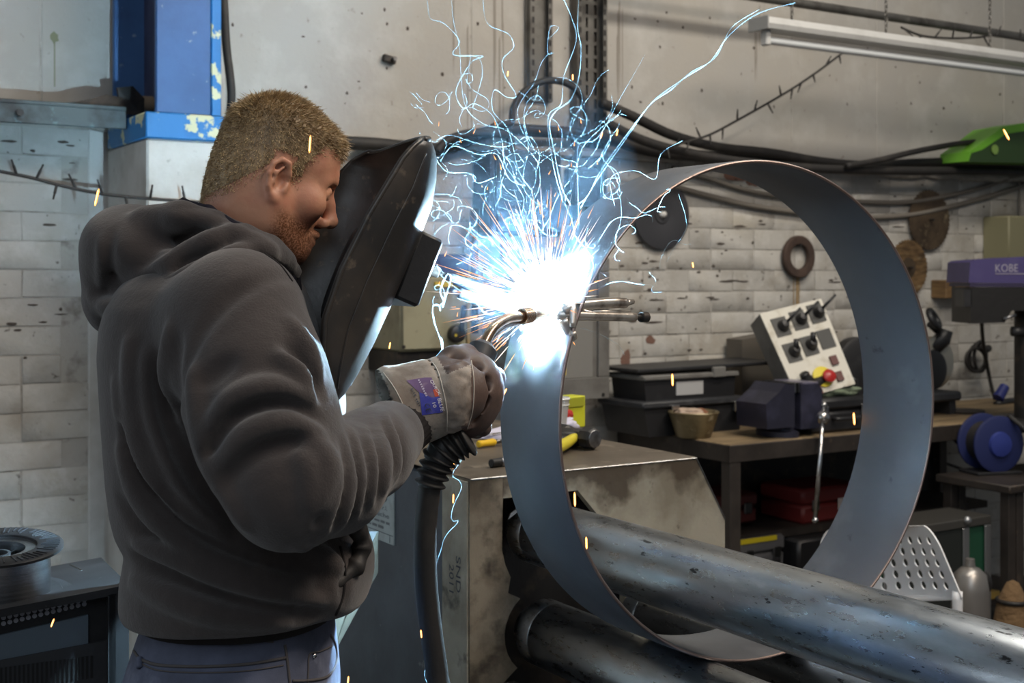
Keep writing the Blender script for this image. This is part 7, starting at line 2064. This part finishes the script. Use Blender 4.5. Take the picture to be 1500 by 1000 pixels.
for k in range(34): curl(g.uniform(700, 885), g.uniform(200, 385), g.randint(8, 18), g.uniform(7, 11), g.uniform(.0003, .0008), g.uniform(1.93, 2.06), 100 + k)
for k in range(30): curl(g.uniform(585, 700), g.uniform(120, 330), g.randint(5, 11), g.uniform(4, 8), g.uniform(.0004, .0009), g.uniform(1.92, 2.05), 200 + k, .2)
for k in range(16): curl(g.uniform(640, 720), g.uniform(300, 440), g.randint(6, 12), g.uniform(5, 8), g.uniform(.0006, .0012), g.uniform(1.93, 2.02), 300 + k, .3)
for k in range(14): curl(g.uniform(860, 990), g.uniform(270, 420), g.randint(6, 12), g.uniform(6, 9), g.uniform(.0004, .0008), g.uniform(1.93, 2.0), 400 + k, .4)
o = obj('fume_filaments', wisps, fume_m, None, True, kind='stuff'); tag(o, 'thin bluish filaments of welding fume curling up from the arc', 'fume')

# soft fume cloud: a scattering volume around the arc
m = bpy.data.materials.new('welding fume'); m.use_nodes = True
nt = m.node_tree; nt.nodes.clear(); N = nt.nodes; K = nt.links
tc = N.new('ShaderNodeTexCoord')
nz = N.new('ShaderNodeTexNoise'); nz.inputs['Scale'].default_value = 9; nz.inputs['Detail'].default_value = 4; nz.inputs['Distortion'].default_value = .6
K.new(tc.outputs['Object'], nz.inputs['Vector'])
r1 = N.new('ShaderNodeMapRange'); r1.inputs['From Min'].default_value = .44; r1.inputs['From Max'].default_value = .68
K.new(nz.outputs['Fac'], r1.inputs['Value'])
sub_ = N.new('ShaderNodeVectorMath'); sub_.operation = 'LENGTH'
mp = N.new('ShaderNodeMapping'); mp.vector_type = 'POINT'
K.new(tc.outputs['Object'], mp.inputs['Vector']); mp.inputs['Scale'].default_value = (1 / .20, 1 / .20, 1 / .25)
K.new(mp.outputs[0], sub_.inputs[0])
r2 = N.new('ShaderNodeMapRange'); r2.inputs['From Min'].default_value = 1.0; r2.inputs['From Max'].default_value = .15
K.new(sub_.outputs['Value'], r2.inputs['Value'])
mu = N.new('ShaderNodeMath'); mu.operation = 'MULTIPLY'; K.new(r1.outputs[0], mu.inputs[0]); K.new(r2.outputs[0], mu.inputs[1])
mu2 = N.new('ShaderNodeMath'); mu2.operation = 'MULTIPLY'; K.new(mu.outputs[0], mu2.inputs[0]); mu2.inputs[1].default_value = FUME
vs_ = N.new('ShaderNodeVolumeScatter'); vs_.inputs['Color'].default_value = (.45, .72, 1, 1); K.new(mu2.outputs[0], vs_.inputs['Density'])
oo = N.new('ShaderNodeOutputMaterial'); K.new(vs_.outputs[0], oo.inputs['Volume'])
fc = AC + np.array([-.045, .02, .165])
mb = MB().ball(fc, 1, 32, 20, (.20, .20, .25))
o = obj('fume_cloud', mb, m, None, True, kind='stuff', org=fc); tag(o, 'bluish haze of welding fume hanging around and above the arc', 'smoke')
